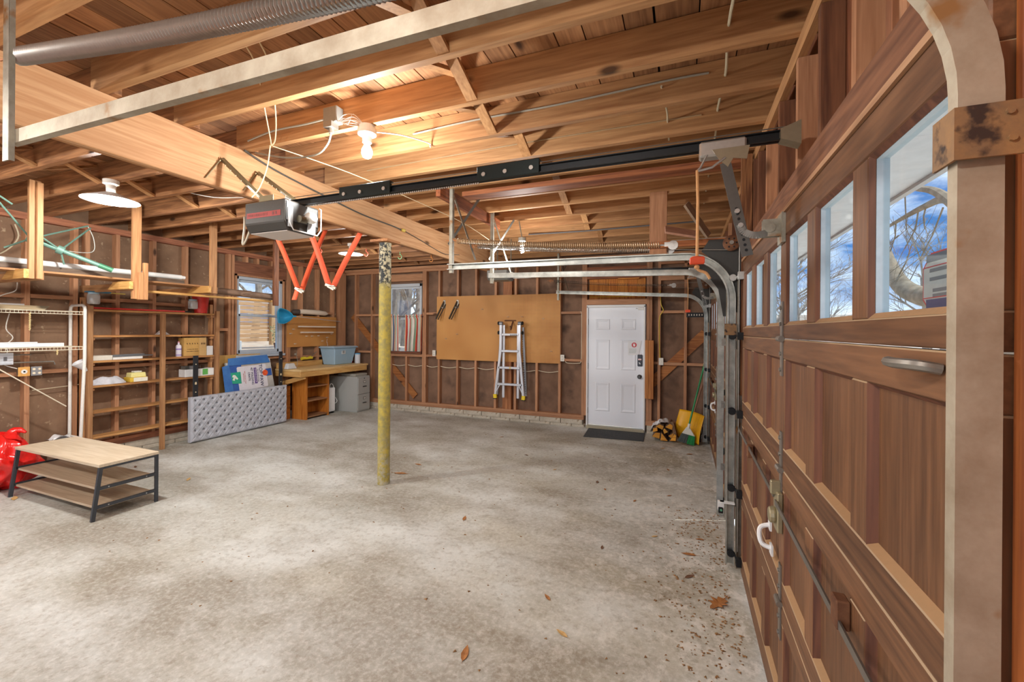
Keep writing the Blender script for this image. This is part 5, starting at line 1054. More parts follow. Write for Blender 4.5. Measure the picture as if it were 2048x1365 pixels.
P(cb).box(-6.3, 5.786, 0, -6.276, 5.80, .79).out('face_strip', hz, cb); P(cb).box(-6.3, 6.27, 0, -6.276, 6.284, .79).out('face_strip', hz, cb)
t = thing('honey_panel', 'honey-coloured boards leaning just right of the headboard', 'board', (-6.63, 5.65, 0)); 
for z0_, z1_ in ((.0, .21), (.213, .42), (.423, .60)): P(t).box(-6.66, 5.53, z0_, -6.635, 5.745, z1_).out('board', honey_w('Y'), t, bevel=.003)
ht = thing('space_heater', 'white portable heater with a looped cord between the shelf case and the file cabinet', 'heater', (-6.45, 6.44, 0))
P(ht).box(-6.60, 6.36, .035, -6.33, 6.52, .50).out('body', WHITE(), ht, bevel=.012); P(ht).box(-6.329, 6.375, .06, -6.326, 6.505, .47).out('front_panel', plain('heater_front', (238, 238, 236), .35), ht, bevel=.003)
P(ht).tube(catmull([(-6.36, 6.40, .50), (-6.36, 6.41, .56), (-6.36, 6.45, .575), (-6.36, 6.49, .54), (-6.36, 6.50, .50)], 5), .008, 8).tube(catmull([(-6.34, 6.375, .52), (-6.32, 6.36, .40), (-6.31, 6.345, .28), (-6.31, 6.345, .16)], 5), .006, 8).tube(catmull([(-6.36, 6.525, .18), (-6.33, 6.55, .2), (-6.33, 6.56, .24), (-6.34, 6.53, .30)], 5), .006, 8).out('cord', WPLAS(), ht, smooth=True)
for y in (6.39, 6.49): P(ht).box(-6.58, y - .012, 0, -6.35, y + .012, .034).out('foot', BLACK(), ht)
fc = thing('file_cabinet', 'grey two-drawer metal file cabinet under the right end of the workbench', 'file cabinet', (-6.3, 6.87, 0)); gm = plain('cabinet_grey', (176, 178, 174), .4, .1, var=.02)
P(fc).box(-6.66, 6.69, .0, -5.95, 7.06, .70).out('body', gm, fc, bevel=.006)
for z0_, z1_ in ((.03, .345), (.352, .675)):
    dr = P(fc).box(-5.949, 6.705, z0_, -5.932, 7.045, z1_).out('drawer', gm, fc, bevel=.004); zm = (z0_ + z1_) / 2
    P(dr).box(-5.932, 6.85, zm + .055, -5.928, 6.92, zm + .10).out('label_frame', plain('frame_dark', (84, 84, 80), .4, .5), dr); P(dr).box(-5.928, 6.857, zm + .062, -5.9272, 6.913, zm + .093).out('label_card', plain('card', (206, 206, 198), .6), dr); P(dr).box(-5.932, 6.835, zm - .02, -5.92, 6.935, zm - .008).out('handle', BLACK(), dr)
P(fc).lathe([(.01, 0), (.01, .006)], (-5.93, 6.875, .66), 'X', 10).out('lock', BLACK(), fc)
t = thing('grey_carton', 'flat grey box on top of the file cabinet', 'box', (-6.2, 6.9, .70)); P(t).box(-6.5, 6.76, .701, -6.05, 7.10, .745).out('box', plain('box_taupe', (166, 162, 150), .6), t, bevel=.004)
t = thing('dark_case', 'dark grey case standing behind the white heater', 'case', (-6.6, 6.63, 0)); P(t).box(-6.72, 6.56, 0, -6.66, 6.68, .66).out('case', plain('case_dark', (96, 98, 96), .5), t, bevel=.006)
tt = thing('storage_tote', 'large pale blue lidded storage tote on the workbench', 'tote', (-6.5, 6.8, .93)); tb = plain('tote_blue', (158, 190, 212), .4, var=.03)
def rbox(b, x0, x1, y0, y1, z): return [(x0, y0, z), (x1, y0, z), (x1, y1, z), (x0, y1, z)]
b = P(tt); b.hexa(rbox(b, -6.69, -6.395, 6.56, 7.04, .931) + rbox(b, -6.72, -6.335, 6.50, 7.10, 1.265)); b.out('tub', tb, tt, bevel=.012)
P(tt).box(-6.725, 6.47, 1.262, -6.315, 7.13, 1.285).out('rim', tb, tt, bevel=.005); P(tt).box(-6.715, 6.49, 1.286, -6.33, 7.11, 1.298).out('lid', plain('tote_lid', (196, 212, 222), .4), tt, bevel=.004)
P(tt).box(-6.353, 6.70, 1.14, -6.345, 6.80, 1.23).out('label_card', plain('card_pale', (206, 212, 214), .5), tt); P(tt).box(-6.344, 6.72, 1.16, -6.343, 6.77, 1.21).out('label_print', plain('print_grey2', (150, 154, 158), .6), tt)
t = thing('cord_end', 'white cord end sticking up behind the blue tote', 'cord', (-6.72, 6.72, 1.3)); P(t).tube(catmull([(-6.728, 6.74, .94), (-6.735, 6.71, 1.33), (-6.735, 6.69, 1.37), (-6.735, 6.70, 1.44)], 5), .006, 6).out('cord', WPLAS(), t)
t = thing('red_bottle', 'slim red bottle with white label behind the blue tote', 'bottle', (-6.56, 7.15, .93)); P(t).lathe([(0, .931), (.028, .931), (.03, .94), (.03, 1.12), (.012, 1.16), (.012, 1.20), (0, 1.2)], (-6.52, 7.165, 0), n=16, cap0=False, cap1=False).out('bottle', plain('bottle_red', (206, 40, 50), .35), t, smooth=True); P(t).lathe([(.0306, .97), (.0306, 1.07)], (-6.52, 7.165, 0), n=16, cap0=False, cap1=False).out('label_band', WHITE(), t)
t = thing('white_canister', 'white canister with blue lid at the right end of the workbench', 'canister', (-6.37, 7.12, .93)); P(t).lathe([(0, .931), (.054, .931), (.056, .94), (.056, 1.12), (0, 1.12)], (-6.33, 7.13, 0), n=22, cap0=False, cap1=False).out('can', plain('canister_white', (216, 220, 226), .35), t, smooth=True); P(t).lathe([(.058, 1.118), (.058, 1.14), (0, 1.145)], (-6.33, 7.13, 0), n=22, cap1=False).out('lid', plain('lid_blue', (104, 170, 210), .4), t, smooth=True)
t = thing('yellow_clamp', 'yellow plastic tool lying against the back of the workbench', 'tool', (-6.66, 6.15, 1.03)); P(t).tube([(-6.69, 6.03, 1.075), (-6.69, 6.08, 1.085), (-6.69, 6.16, 1.075), (-6.69, 6.24, 1.09), (-6.69, 6.28, 1.08)], [.028, .03, .022, .03, .026], 10).out('body', plain('tool_yellow', (226, 206, 50), .45), t, smooth=True); P(t).tube([(-6.70, 6.24, 1.09), (-6.71, 6.42, 1.20)], .006, 6).out('rod', STEEL(), t)
t = thing('spot_clamp_light', 'small white clamp-on box with a wire at the left end of the workbench', 'box', (-6.45, 5.46, .93)); P(t).hexa([(-6.48, 5.47, .935), (-6.38, 5.47, .935), (-6.38, 5.66, .935), (-6.48, 5.66, .935), (-6.46, 5.49, 1.03), (-6.40, 5.49, 1.03), (-6.40, 5.62, 1.03), (-6.46, 5.62, 1.03)]).out('case', plain('case_white', (206, 208, 208), .4), t, bevel=.004); P(t).tube(catmull([(-6.43, 5.6, .98), (-6.40, 5.66, .95), (-6.44, 5.72, 1.06), (-6.6, 5.84, 1.16), (-6.68, 5.92, 1.22)], 5), .004, 6).sphere((-6.66, 5.87, 1.17), .02, 10).out('wire', CABLE(), t, smooth=True)

# small pegboard over the bench
def pegmat():
    m, nt, b = newmat('pegboard'); N = nt.nodes.new; L = nt.links.new
    tc = N('ShaderNodeTexCoord'); sp_ = N('ShaderNodeSeparateXYZ'); L(tc.outputs['Object'], sp_.inputs[0])
    def cell(o):
        a = N('ShaderNodeMath'); a.operation = 'DIVIDE'; a.inputs[1].default_value = .0254; L(o, a.inputs[0])
        f = N('ShaderNodeMath'); f.operation = 'FRACT'; L(a.outputs[0], f.inputs[0]); s = N('ShaderNodeMath'); s.operation = 'SUBTRACT'; s.inputs[1].default_value = .5; L(f.outputs[0], s.inputs[0]); return s.outputs[0]
    ad = N('ShaderNodeMath'); ad.operation = 'ADD'; L(sp_.outputs['X'], ad.inputs[0]); L(sp_.outputs['Y'], ad.inputs[1])
    cx, cz = cell(ad.outputs[0]), cell(sp_.outputs['Z'])
    cb_ = N('ShaderNodeCombineXYZ'); L(cx, cb_.inputs[0]); L(cz, cb_.inputs[1]); ln = N('ShaderNodeVectorMath'); ln.operation = 'LENGTH'; L(cb_.outputs[0], ln.inputs[0])
    rp = N('ShaderNodeValToRGB'); e = rp.color_ramp.elements; e[0].position = .17; e[0].color = (1, 1, 1, 1); e[1].position = .21; e[1].color = (0, 0, 0, 1); L(ln.outputs['Value'], rp.inputs['Fac'])
    no = N('ShaderNodeTexNoise'); no.inputs['Scale'].default_value = 2.2; no.inputs['Detail'].default_value = 6; L(tc.outputs['Object'], no.inputs['Vector'])
    r2 = N('ShaderNodeValToRGB'); e = r2.color_ramp.elements; e[0].position = .3; e[1].position = .7; e[0].color = lin((190, 130, 64)); e[1].color = lin((214, 156, 86)); L(no.outputs['Fac'], r2.inputs['Fac'])
    mx = N('ShaderNodeMix'); mx.data_type = 'RGBA'; L(rp.outputs[0], mx.inputs['Factor']); L(r2.outputs[0], mx.inputs['A']); mx.inputs['B'].default_value = lin((96, 56, 26))
    L(mx.outputs['Result'], b.inputs['Base Color']); b.inputs['Roughness'].default_value = .6; return m
PEG = pegmat()
def hooks(parent_label, pts, axis, where):
    for i, (a, z) in enumerate(pts):
        p = (XL + .022, a, z) if axis == 'X' else (a, YB - .006, z); d = Vector((1, 0, 0)) if axis == 'X' else Vector((0, -1, 0)); s = Vector((0, 1, 0)) if axis == 'X' else Vector((1, 0, 0))
        t = thing('peg_hook', 'small hook on the ' + parent_label + ', ' + where[i], 'hook', p, 'hooks on the ' + parent_label); p = Vector(p); b = P(t)
        for q in (-.012, .012): o = p + s * q; b.tube([o + Vector((0, 0, .012)), o + d * .006, o + d * .03 + Vector((0, 0, -.004)), o + d * .034 + Vector((0, 0, .016))], .0028, 5)
        b.bar(p - s * .014 + d * .002, p + s * .014 + d * .002, .005, .018); b.out('hook', plain('hook_zinc', (224, 216, 200), .4, .4), t)
sp2 = thing('pegboard', 'small brown pegboard above the workbench', 'pegboard', (XL + .005, 6.34, 1.6)); P(sp2).box(XL + .002, 5.74, 1.30, XL + .008, 6.94, 1.885).out('board', PEG, sp2)
hooks('pegboard above the workbench', [(5.86, 1.63), (5.90, 1.36), (6.16, 1.50), (6.29, 1.50), (6.45, 1.505), (6.55, 1.40), (6.67, 1.47), (6.79, 1.54), (5.80, 1.55)], 'X', ('beside the upper rod end', 'at its lower left', 'left of three under the rods', 'middle of three under the rods', 'right of three under the rods', 'lowest near the centre', 'below the lower rod end', 'nearest its right edge', 'nearest its left edge'))
for i, (y0_, y1_, z, lab) in enumerate(((5.93, 6.84, 1.685, 'long white rod held level on the small pegboard, the upper one'), (5.98, 6.78, 1.575, 'shorter white rod held level on the small pegboard, the lower one'))):
    t = thing('white_rod', lab, 'rod', (XL + .1, y0_, z)); P(t).tube([(XL + .085, y0_, z), (XL + .085, y1_, z)], .014, 10).out('rod', plain('rod_white', (238, 226, 210), .5), t, smooth=True)
    b = P(t)
    for y in (y0_ + .06, y1_ - .1): b.tube([(XL + .008, y, z), (XL + .085, y, z - .016), (XL + .10, y, z + .008)], .003, 5)
    b.out('bracket', STEEL(), t)
t = thing('rolled_bag', 'white rolled bundle with a dark end lying on the wall block above the small pegboard', 'roll', (XL + .03, 6.3, 1.99)); P(t).tube([(XL + .02, 5.98, 1.96), (XL + .02, 6.03, 1.97), (XL + .02, 6.45, 1.965), (XL + .02, 6.62, 1.955), (XL + .02, 6.70, 1.95)], [.03, .046, .05, .046, .015], 16).out('bundle', plain('roll_white', (220, 206, 186), .6), t, smooth=True); P(t).tube([(XL + .02, 5.84, 1.955), (XL + .02, 5.88, 1.96), (XL + .02, 5.99, 1.962)], [.02, .045, .046], 14).out('dark_end', plain('roll_dark', (70, 60, 54), .7), t, smooth=True)
nt_ = thing('landing_net', 'bright blue fishing net on a thin pole across the left window corner', 'net', (-6.45, 5.4, 1.87)); cyan = plain('net_blue', (40, 150, 190), .6)
ring = [(-6.42 + .0 * k, 5.32, 1.74), (-6.42, 5.30, 1.90), (-6.42, 5.33, 1.985), (-6.42, 5.45, 1.97), (-6.42, 5.54, 1.93), (-6.42, 5.60, 1.865), (-6.42, 5.54, 1.79), (-6.42, 5.42, 1.735)]
P(nt_).tube(catmull(ring + [ring[0]], 4), .008, 6).out('hoop', cyan, nt_, smooth=True)
def netf(u, v):
    c = Vector((-6.42, 5.44, 1.86)); q = catmull(ring + [ring[0]], 4); p = q[min(int(u * (len(q) - 1) + .5), len(q) - 1)]; k = math.sin(v * math.pi / 2)
    return c + (p - c) * math.cos(v * math.pi / 2 * .98) + Vector((-.14, .03, -.02)) * k
P(nt_).grid(netf, 32, 8).out('netting', plain('netting_blue', (48, 156, 196), .7, var=.2, scale=220), nt_, smooth=True)
P(nt_).tube([(-6.42, 5.60, 1.865), (-6.42, 5.66, 1.862)], .014, 8).out('collar', cyan, nt_); P(nt_).tube([(-6.42, 5.65, 1.862), (-6.715, 7.045, 1.80)], .007, 8).out('pole', plain('pole_pale', (206, 196, 190), .4, .3), nt_)

# ---------------------------------------------------------------- back wall: pegboard, ladder, curtains, plates
pb = thing('pegboard', 'large tan perforated board on the back wall behind the aluminium ladder', 'pegboard', (-3.22, YB - .004, 1.68))
P(pb).box(-4.46, YB - .012, 1.07, -1.975, YB - .006, 2.29).out('board', PEG, pb)
hooks('large tan perforated board', [(-3.47, 2.03), (-2.95, 1.885), (-2.68, 1.885), (-2.28, 1.85), (-4.0, 1.56), (-4.24, 1.47), (-2.13, 1.28)], 'Y', ('highest one', 'just above the ladder on its left', 'just above the ladder on its right', 'near its right edge', 'alone in its left middle', 'lowest on its left side', 'at its lower right corner'))
for x, lab in ((-4.29, 'grey metal shelf bracket on the tan perforated board, the left one'), (-4.0, 'grey metal shelf bracket on the tan perforated board, the right one')):
    t = thing('shelf_bracket', lab, 'bracket', (x, YB - .02, 2.1)); m = plain('bracket_dark', (92, 84, 72), .45, .6)
    P(t).box(x - .025, YB - .022, 2.06, x + .025, YB - .013, 2.22).out('back_plate', plain('bracket_plate', (186, 182, 172), .4, .6), t, bevel=.004)
    P(t).bar((x - .005, YB - .02, 2.19), (x - .10, YB - .16, 1.85), .02, .03).bar((x + .03, YB - .02, 2.14), (x - .06, YB - .15, 1.84), .008, .02).out('arm', m, t); P(t).bar((x - .03, YB - .07, 2.08), (x - .012, YB - .02, 2.06), .01, .02).out('strut', WPLAS(), t)
ld = thing('step_ladder', 'folded aluminium multi-position ladder hanging on the back wall', 'ladder', (-2.86, 7.1, .43)); al = plain('aluminium', (216, 220, 226), .35, .55, var=.03)
for s, xo, xi, xb in ((-1, -3.035, -3.02, -3.135), (1, -2.675, -2.69, -2.595)):
    P(ld).bar((xo, 7.06, 1.28), (xo, 7.06, 1.74), .045, .03, up=(0, 1, 0)).bar((xo, 7.06, 1.29), (xb, 7.06, .47), .045, .03, up=(0, 1, 0)).out('outer_rail', al, ld, bevel=.003)
    P(ld).bar((xi - s * .025, 7.11, 1.74), (xi - s * .025, 7.11, .43), .045, .03, up=(0, 1, 0)).out('inner_rail', al, ld, bevel=.003)
    P(ld).bar((xo + s * .03, 7.16, 1.70), (xb + s * .01, 7.17, .47), .04, .03, up=(0, 1, 0)).out('rear_rail', plain('aluminium_shade', (176, 182, 190), .4, .5), ld, bevel=.003)
    P(ld).cbox((xb + s * .002, 7.06, .455), (.062, .042, .075), (0, R(6) * s, 0)).out('foot', plain('foot_yellow', (236, 206, 40), .5), ld, bevel=.004); P(ld).cbox((xb + s * .003, 7.06, .412), (.06, .045, .014)).out('foot_pad', BLACK(), ld)
    P(ld).lathe([(.034, -.03), (.038, -.02), (.038, .02), (.034, .03)], (xo, 7.075, 1.765), 'X', 16).out('hinge', plain('hinge_grey', (150, 152, 156), .4, .5), ld, smooth=True)
    for z in (1.77, 1.60): P(ld).lathe([(.03, -.012), (.034, -.006), (.034, .006), (.02, .018)], (xo + s * .048, 7.075, z), 'X', 14).out('lock_knob', BLACK(), ld, smooth=True)
    P(ld).bar((xb * .3 + xo * .7 - s * .02, 7.045, .66), (xb - s * .015, 7.045, .53), .016, .006, up=(0, 1, 0)).out('brace', al, ld)
for z, x0_, x1_ in ((1.57, -3.03, -2.68), (1.275, -3.03, -2.68), (.977, -3.075, -2.645), (.68, -3.105, -2.615)):
    P(ld).box(x0_, 7.045, z - .022, x1_, 7.10, z + .018).out('rung', al, ld, bevel=.005)
P(ld).box(-2.85, 7.043, 1.552, -2.72, 7.0445, 1.574).out('rung_label', plain('label_black', (60, 60, 62), .5), ld); P(ld).box(-2.98, 7.043, 1.558, -2.86, 7.0445, 1.585).out('rung_label', WHITE(), ld)
b = P(ld)
for k in range(6): b.box(-2.84 + k * .019, 7.0425, 1.556, -2.828 + k * .019, 7.043, 1.570)
b.out('label_print', WHITE(), ld); P(ld).box(-2.86, 7.043, .965, -2.83, 7.0445, .985).out('rung_label', plain('foot_yellow', (236, 206, 40)), ld)
b = P(ld)
for k in range(26): z = .52 + k * .042; b.lathe([(.007, 0), (.007, -.002)], (-2.665 + (.07 * (1.28 - z) / .8 if z < 1.28 else 0) + .018, 7.143, z), 'Y', 7)
o = b.out('rail_holes', BLACK(), ld); o['kind'] = 'stuff'
t = thing('ladder_hook', 'rusty wall hook with a crossbar that carries the aluminium ladder', 'hook', (-2.9, 7.2, 1.8)); P(t).tube([(-3.02, 7.20, 1.82), (-2.80, 7.20, 1.82)], .012, 8).tube(catmull([(-2.86, 7.20, 1.80), (-2.85, 7.12, 1.72), (-2.85, 7.08, 1.66), (-2.85, 7.05, 1.72)], 5), .014, 8).out('hook', RUST(), t, smooth=True)
def stripes():
    m, nt, b = newmat('striped_curtain'); N = nt.nodes.new; L = nt.links.new
    uv = N('ShaderNodeUVMap'); sx = N('ShaderNodeSeparateXYZ'); L(uv.outputs[0], sx.inputs[0])
    rp = N('ShaderNodeValToRGB'); rp.color_ramp.interpolation = 'CONSTANT'
    cols = [(236, 228, 214), (206, 70, 56), (232, 222, 204), (150, 176, 150), (236, 228, 214), (222, 120, 70), (206, 70, 56), (236, 228, 214), (90, 60, 90), (226, 216, 200), (190, 206, 186), (236, 180, 130), (206, 70, 56), (236, 228, 214), (86, 110, 140), (232, 222, 204), (170, 60, 60), (226, 200, 170), (140, 170, 150), (236, 228, 214)]
    e = rp.color_ramp.elements
    for i, c in enumerate(cols):
        p = i / len(cols) + (.012 if i % 3 == 1 else 0)
        if i < 2: e[i].position = p; e[i].color = lin(c)
        else: q = e.new(p); q.color = lin(c)
    fr_ = N('ShaderNodeMath'); fr_.operation = 'FRACT'; L(sx.outputs['X'], fr_.inputs[0]); L(fr_.outputs[0], rp.inputs['Fac'])
    L(rp.outputs[0], b.inputs['Base Color']); b.inputs['Roughness'].default_value = .9
    tl = N('ShaderNodeBsdfTranslucent'); L(rp.outputs[0], tl.inputs['Color']); mx = N('ShaderNodeMixShader'); mx.inputs[0].default_value = .3
    L(b.outputs[0], mx.inputs[1]); L(tl.outputs[0], mx.inputs[2]); L(mx.outputs[0], nt.nodes['Material Output'].inputs['Surface']); return m
CUR = stripes()
t = thing('curtain_rod', 'dark cafe curtain rod across the middle of the back window', 'curtain rod', (-5.27, 7.19, 1.905)); P(t).tube([(-5.72, 7.19, 1.905), (-4.77, 7.19, 1.905)], .008, 8).out('rod', plain('rod_dark', (90, 70, 60), .5), t); P(t).box(-4.795, 7.185, 1.895, -4.785, 7.22, 1.915).box(-5.715, 7.185, 1.895, -5.705, 7.22, 1.915).out('bracket', BLACK(), t)
for lab, xa_, xb_, ph, s in (('striped cafe curtain on the left half of the back window', -5.70, -5.34, 0, 0), ('striped cafe curtain on the right half of the back window', -5.19, -4.785, 1.3, .5)):
    bm = bmesh.new(); ul = bm.loops.layers.uv.new('UVMap'); nu, nv = 90, 24; base = Vector(((xa_ + xb_) / 2, 7.19, 1.5))
    def cf(u, v):
        x = xa_ + (xb_ - xa_) * (u + (.0 if v < .1 else .05 * math.sin(v * 3 + ph) * math.sin(math.pi * u))); z = 1.945 - .735 * v
        am = .006 + .018 * min(1, v * 1.6); y = 7.18 + am * math.sin(u * 40 + ph + .8 * v) + .4 * am * math.sin(u * 71 + 2 * ph)
        return Vector((x, y, z + (.012 * math.sin(u * 40) if v < .06 else 0))) - base
    g = [[bm.verts.new(cf(i / nu, j / nv)) for j in range(nv + 1)] for i in range(nu + 1)]
    for i in range(nu):
        for j in range(nv):
            f = bm.faces.new([g[i][j], g[i + 1][j], g[i + 1][j + 1], g[i][j + 1]]); f.smooth = True
            for l, (a, c) in zip(f.loops, ((i, j), (i + 1, j), (i + 1, j + 1), (i, j + 1))): l[ul].uv = (a / nu * 1.15 + s, c / nv)
    me = bpy.data.meshes.new('curtain'); bm.to_mesh(me); bm.free(); me.materials.append(CUR); o = bpy.data.objects.new('curtain', me); o.location = base; COL.objects.link(o); tag(o, lab, 'curtain')
def bplate(lab, x, z, w=.07, h=.115, tog=True):
    t = thing('outlet_plate', lab, 'wall plate', (x, YB - .01, z)); P(t).box(x - w / 2 + .008, YB - .008, z - h / 2 + .008, x + w / 2 - .008, YB + .05, z + h / 2 - .008).out('box', plain('box_grey', (140, 142, 138)), t); P(t).box(x - w / 2, YB - .014, z - h / 2, x + w / 2, YB - .008, z + h / 2).out('plate', plain('plate_ivory', (228, 224, 212), .4), t, bevel=.002)
    if tog: P(t).box(x - .006, YB - .024, z - .012, x + .006, YB - .0145, z + .012).out('toggle', plain('toggle_ivory', (240, 236, 224), .3), t)
    else:
        for dz in (-.022, .022): P(t).lathe([(.017, 0), (.017, -.003)], (x, YB - .014, z + dz), 'Y', 14).out('socket_face', plain('socket_ivory', (206, 200, 184), .4), t)
bplate('ivory outlet plate left of the tan perforated board', -4.52, 1.185, tog=False); bplate('ivory outlet plate at the lower right corner of the tan perforated board', -1.935, 1.17, tog=False); bplate('ivory switch plate on the stud right of the white entry door', -.318, 1.165)
ow = plain('romex_white', (226, 214, 186), .6); yw = plain('romex_yellow', (226, 196, 60), .5)
for i, (x0_, x1_) in enumerate(((-5.54, -5.22), (-5.14, -4.82), (-4.72, -4.46), (-4.38, -4.05), (-3.97, -3.66), (-3.58, -3.26), (-2.78, -2.45), (-2.37, -2.03))):
    t = thing('wall_cable', 'white cable sagging between lower back wall studs, ' + ('left one under the back window', 'right one under the back window', 'just left of the ivory outlet plate', 'first bay under the perforated board', 'second bay under the perforated board', 'third bay, left of the ladder', 'bay right of the ladder', 'last bay before the right outlet')[i], 'cable', (x0_, YB + .03, .92), 'white cable runs along the back wall'); P(t).tube(catmull([(x0_ - .02, YB + .04, .93), ((x0_ + x1_) / 2, YB + .04, .905), (x1_ + .02, YB + .04, .93)], 5), .006, 6).out('sheath', ow, t, smooth=True)
cable('cream cable curving from the right outlet plate up the studs beside the entry door', [(-1.90, YB + .02, 1.17), (-1.88, YB + .01, 1.10), (-1.8, YB, 1.085), (-1.66, YB, 1.09), (-1.61, YB + .01, 1.14), (-1.608, YB + .02, 1.5), (-1.607, YB + .01, 1.92), (-1.63, YB, 1.97)], .006, ow)
cable('bright yellow cable running down the stud right of the entry door to the switch plate', [(-.34, YB - .006, 2.30), (-.325, YB - .008, 2.08), (-.29, YB - .008, 1.98), (-.345, YB - .008, 1.86), (-.345, YB - .008, 1.5), (-.335, YB - .008, 1.22)], .006, yw)
cable('yellow cable stretched across the boards above the entry door', [(-1.48, 7.27, 2.225), (-1.1, 7.27, 2.22), (-.8, 7.27, 2.225), (-.56, 7.27, 2.24)], .006, yw)
nd = thing('taped_notice', 'white paper notice with a red octagon stop symbol taped on the entry door', 'notice', (-.76, 7.23, 1.38)); P(nd).hexa([(-.835, 7.222, 1.255), (-.665, 7.226, 1.255), (-.665, 7.23, 1.255), (-.835, 7.2265, 1.255), (-.835, 7.222, 1.49), (-.62, 7.226, 1.49), (-.62, 7.23, 1.49), (-.835, 7.2265, 1.49)]).out('paper', plain('paper', (238, 240, 242), .7, var=.01), nd)
oc = lambda r, cx, cz, y: [(cx + r * math.cos(R(22.5 + 45 * k)), y, cz + r * math.sin(R(22.5 + 45 * k))) for k in range(8)]
P(nd).prism(oc(.042, -.735, 1.42, 7.2215), (0, .0004, 0)).out('red_octagon', plain('stop_red', (216, 62, 70), .5), nd)
hand = [(-.748, 1.395), (-.722, 1.395), (-.716, 1.42), (-.719, 1.438), (-.724, 1.424), (-.726, 1.444), (-.731, 1.445), (-.733, 1.428), (-.737, 1.449), (-.742, 1.447), (-.743, 1.428), (-.749, 1.441), (-.753, 1.438), (-.751, 1.415)]
P(nd).prism([(x, 7.2212, z) for x, z in hand], (0, .0002, 0)).out('hand_symbol', plain('paper_white', (246, 240, 240), .7), nd)
b = P(nd)
for k in range(6): b.box(-.815, 7.2212, 1.352 - k * .013, -.69 - random.uniform(0, .03), 7.2216, 1.356 - k * .013)
b.out('text_lines', plain('print_pale', (170, 186, 180), .7), nd)
t = thing('plank_shield', 'honey-brown plank guard standing out beside the entry door lock', 'board', (-.49, 7.12, 1.0)); P(t).box(-.555, 7.10, .575, -.505, 7.16, 1.505).box(-.503, 7.105, .57, -.425, 7.165, 1.50).out('plank', wood('guard_fir', (206, 140, 80), (160, 98, 50), 'Z', rnd=.02, knots=False), t, bevel=.002)

# ---------------------------------------------------------------- floor corner by the door
def mat_mat(): return mottled('rubber_mat', (50, 52, 54), (74, 76, 76), 60, .9, 0, .3, .7, .5, c3=(116, 112, 104), s3=40, t3=(.64, .7))
t = thing('door_mat', 'dark grey rubber door mat in front of the entry door', 'mat', (-1.0, 6.9, 0)); P(t).hexa([(-1.42, 6.57, .001), (-.53, 6.64, .001), (-.55, 7.165, .001), (-1.46, 7.165, .001), (-1.42, 6.57, .012), (-.53, 6.64, .012), (-.55, 7.165, .012), (-1.46, 7.165, .012)]).out('mat', mat_mat(), t, bevel=.003)
fw = thing('plastic_wrap', 'torn white plastic wrap with a tied knot around the firewood bundle', 'plastic wrap', (-.27, 6.9, 0)); 
def wrapf(u, v):
    a = math.pi * (.32 + .72 * u); y = 6.84 + .33 * v; r = .165 + .012 * math.sin(9 * u + 7 * v) + .008 * math.sin(21 * u - 9 * v) - .03 * (v > .9)
    return Vector((-.265 + r * math.cos(a) * 1.0, y, .128 + r * .86 * math.sin(a)))
P(fw).grid(wrapf, 22, 10).out('film', plain('film_white', (226, 226, 226), .3), fw, smooth=True); P(fw).tube(catmull([(-.33, 6.86, .26), (-.32, 6.85, .30), (-.30, 6.85, .315)], 4), [.03, .03, .02, .012, .016, .012, .006, .004, .003], 8).out('knot', plain('film_white', (226, 226, 226)), fw, smooth=True)
cutm = wood('cut_wood', (232, 176, 70), (190, 120, 34), 'X', rnd=.2, knots=False); brk = mottled('bark', (92, 66, 48), (140, 110, 84), 14, .9)
LEAFAT = ('between column and coffee table', 'just behind the column', 'near the ladder', 'mid floor, first from the ladder', 'mid floor in front of the door mat', 'mid floor, beside a paler one', 'in line with the door mat edge', 'near the far track of the nearer door', 'in the right middle of the floor', 'in the right foreground', 'among the crumbs, upper part', 'by the door sensor', 'nearest the camera in the middle', 'nearest the camera on the left', 'by the left shelving', 'behind the column towards the bench', 'beside the door mat', 'in front of the firewood', 'in front of the yellow shovel', 'at the edge of the crumbs', 'left of the door sensor', 'in the centre of the floor')
logs = [[(-.41, .135), (-.335, .155), (-.345, .21), (-.40, .19)], [(-.375, .215), (-.27, .17), (-.25, .225), (-.31, .25)], [(-.42, .06), (-.31, .035), (-.30, .125), (-.37, .128)], [(-.30, .015), (-.19, .015), (-.285, .135)], [(-.245, .12), (-.19, .155), (-.245, .205), (-.262, .17)], [(-.235, .215), (-.135, .18), (-.125, .245), (-.165, .275)], [(-.19, .1), (-.10, .04), (-.15, .15), (-.13, .16)], [(-.17, .02), (-.085, .025), (-.075, .11), (-.10, .135)]]
for i, pl_ in enumerate(logs):
    cx = sum(p[0] for p in pl_) / len(pl_); cz = sum(p[1] for p in pl_) / len(pl_); y0_ = 6.74 + .05 * ((i * 3) % 4) / 4
    t = thing('firewood_log', 'split firewood log in the wrapped bundle, ' + ('the one at its far left', 'top one beside the plastic knot', 'lower left one', 'bottom middle one with the widest face', 'small middle one', 'top right one', 'lower right one of the middle', 'outermost right one')[i], 'log', (cx, 7.0, max(cz - .05, 0)), 'split logs of the firewood bundle')
    if i == 6: pl_ = [(-.19, .09), (-.11, .03), (-.115, .14)]
    P(t).prism([(x, y0_, z) for x, z in pl_], (0, .36, 0)).out('log', brk, t, bevel=.004); P(t).prism([(cx + (x - cx) * .93, y0_ - .0015, cz + (z - cz) * .93) for x, z in pl_], (0, .001, 0)).out('cut_face', cutm, t)
t = thing('bark_strip', 'thin strip of split wood leaning at the right of the firewood bundle', 'wood strip', (-.08, 6.85, 0)); P(t).bar((-.07, 6.78, .02), (-.14, 6.80, .30), .04, .015, up=(0, 1, 0)).out('strip', brk, t)
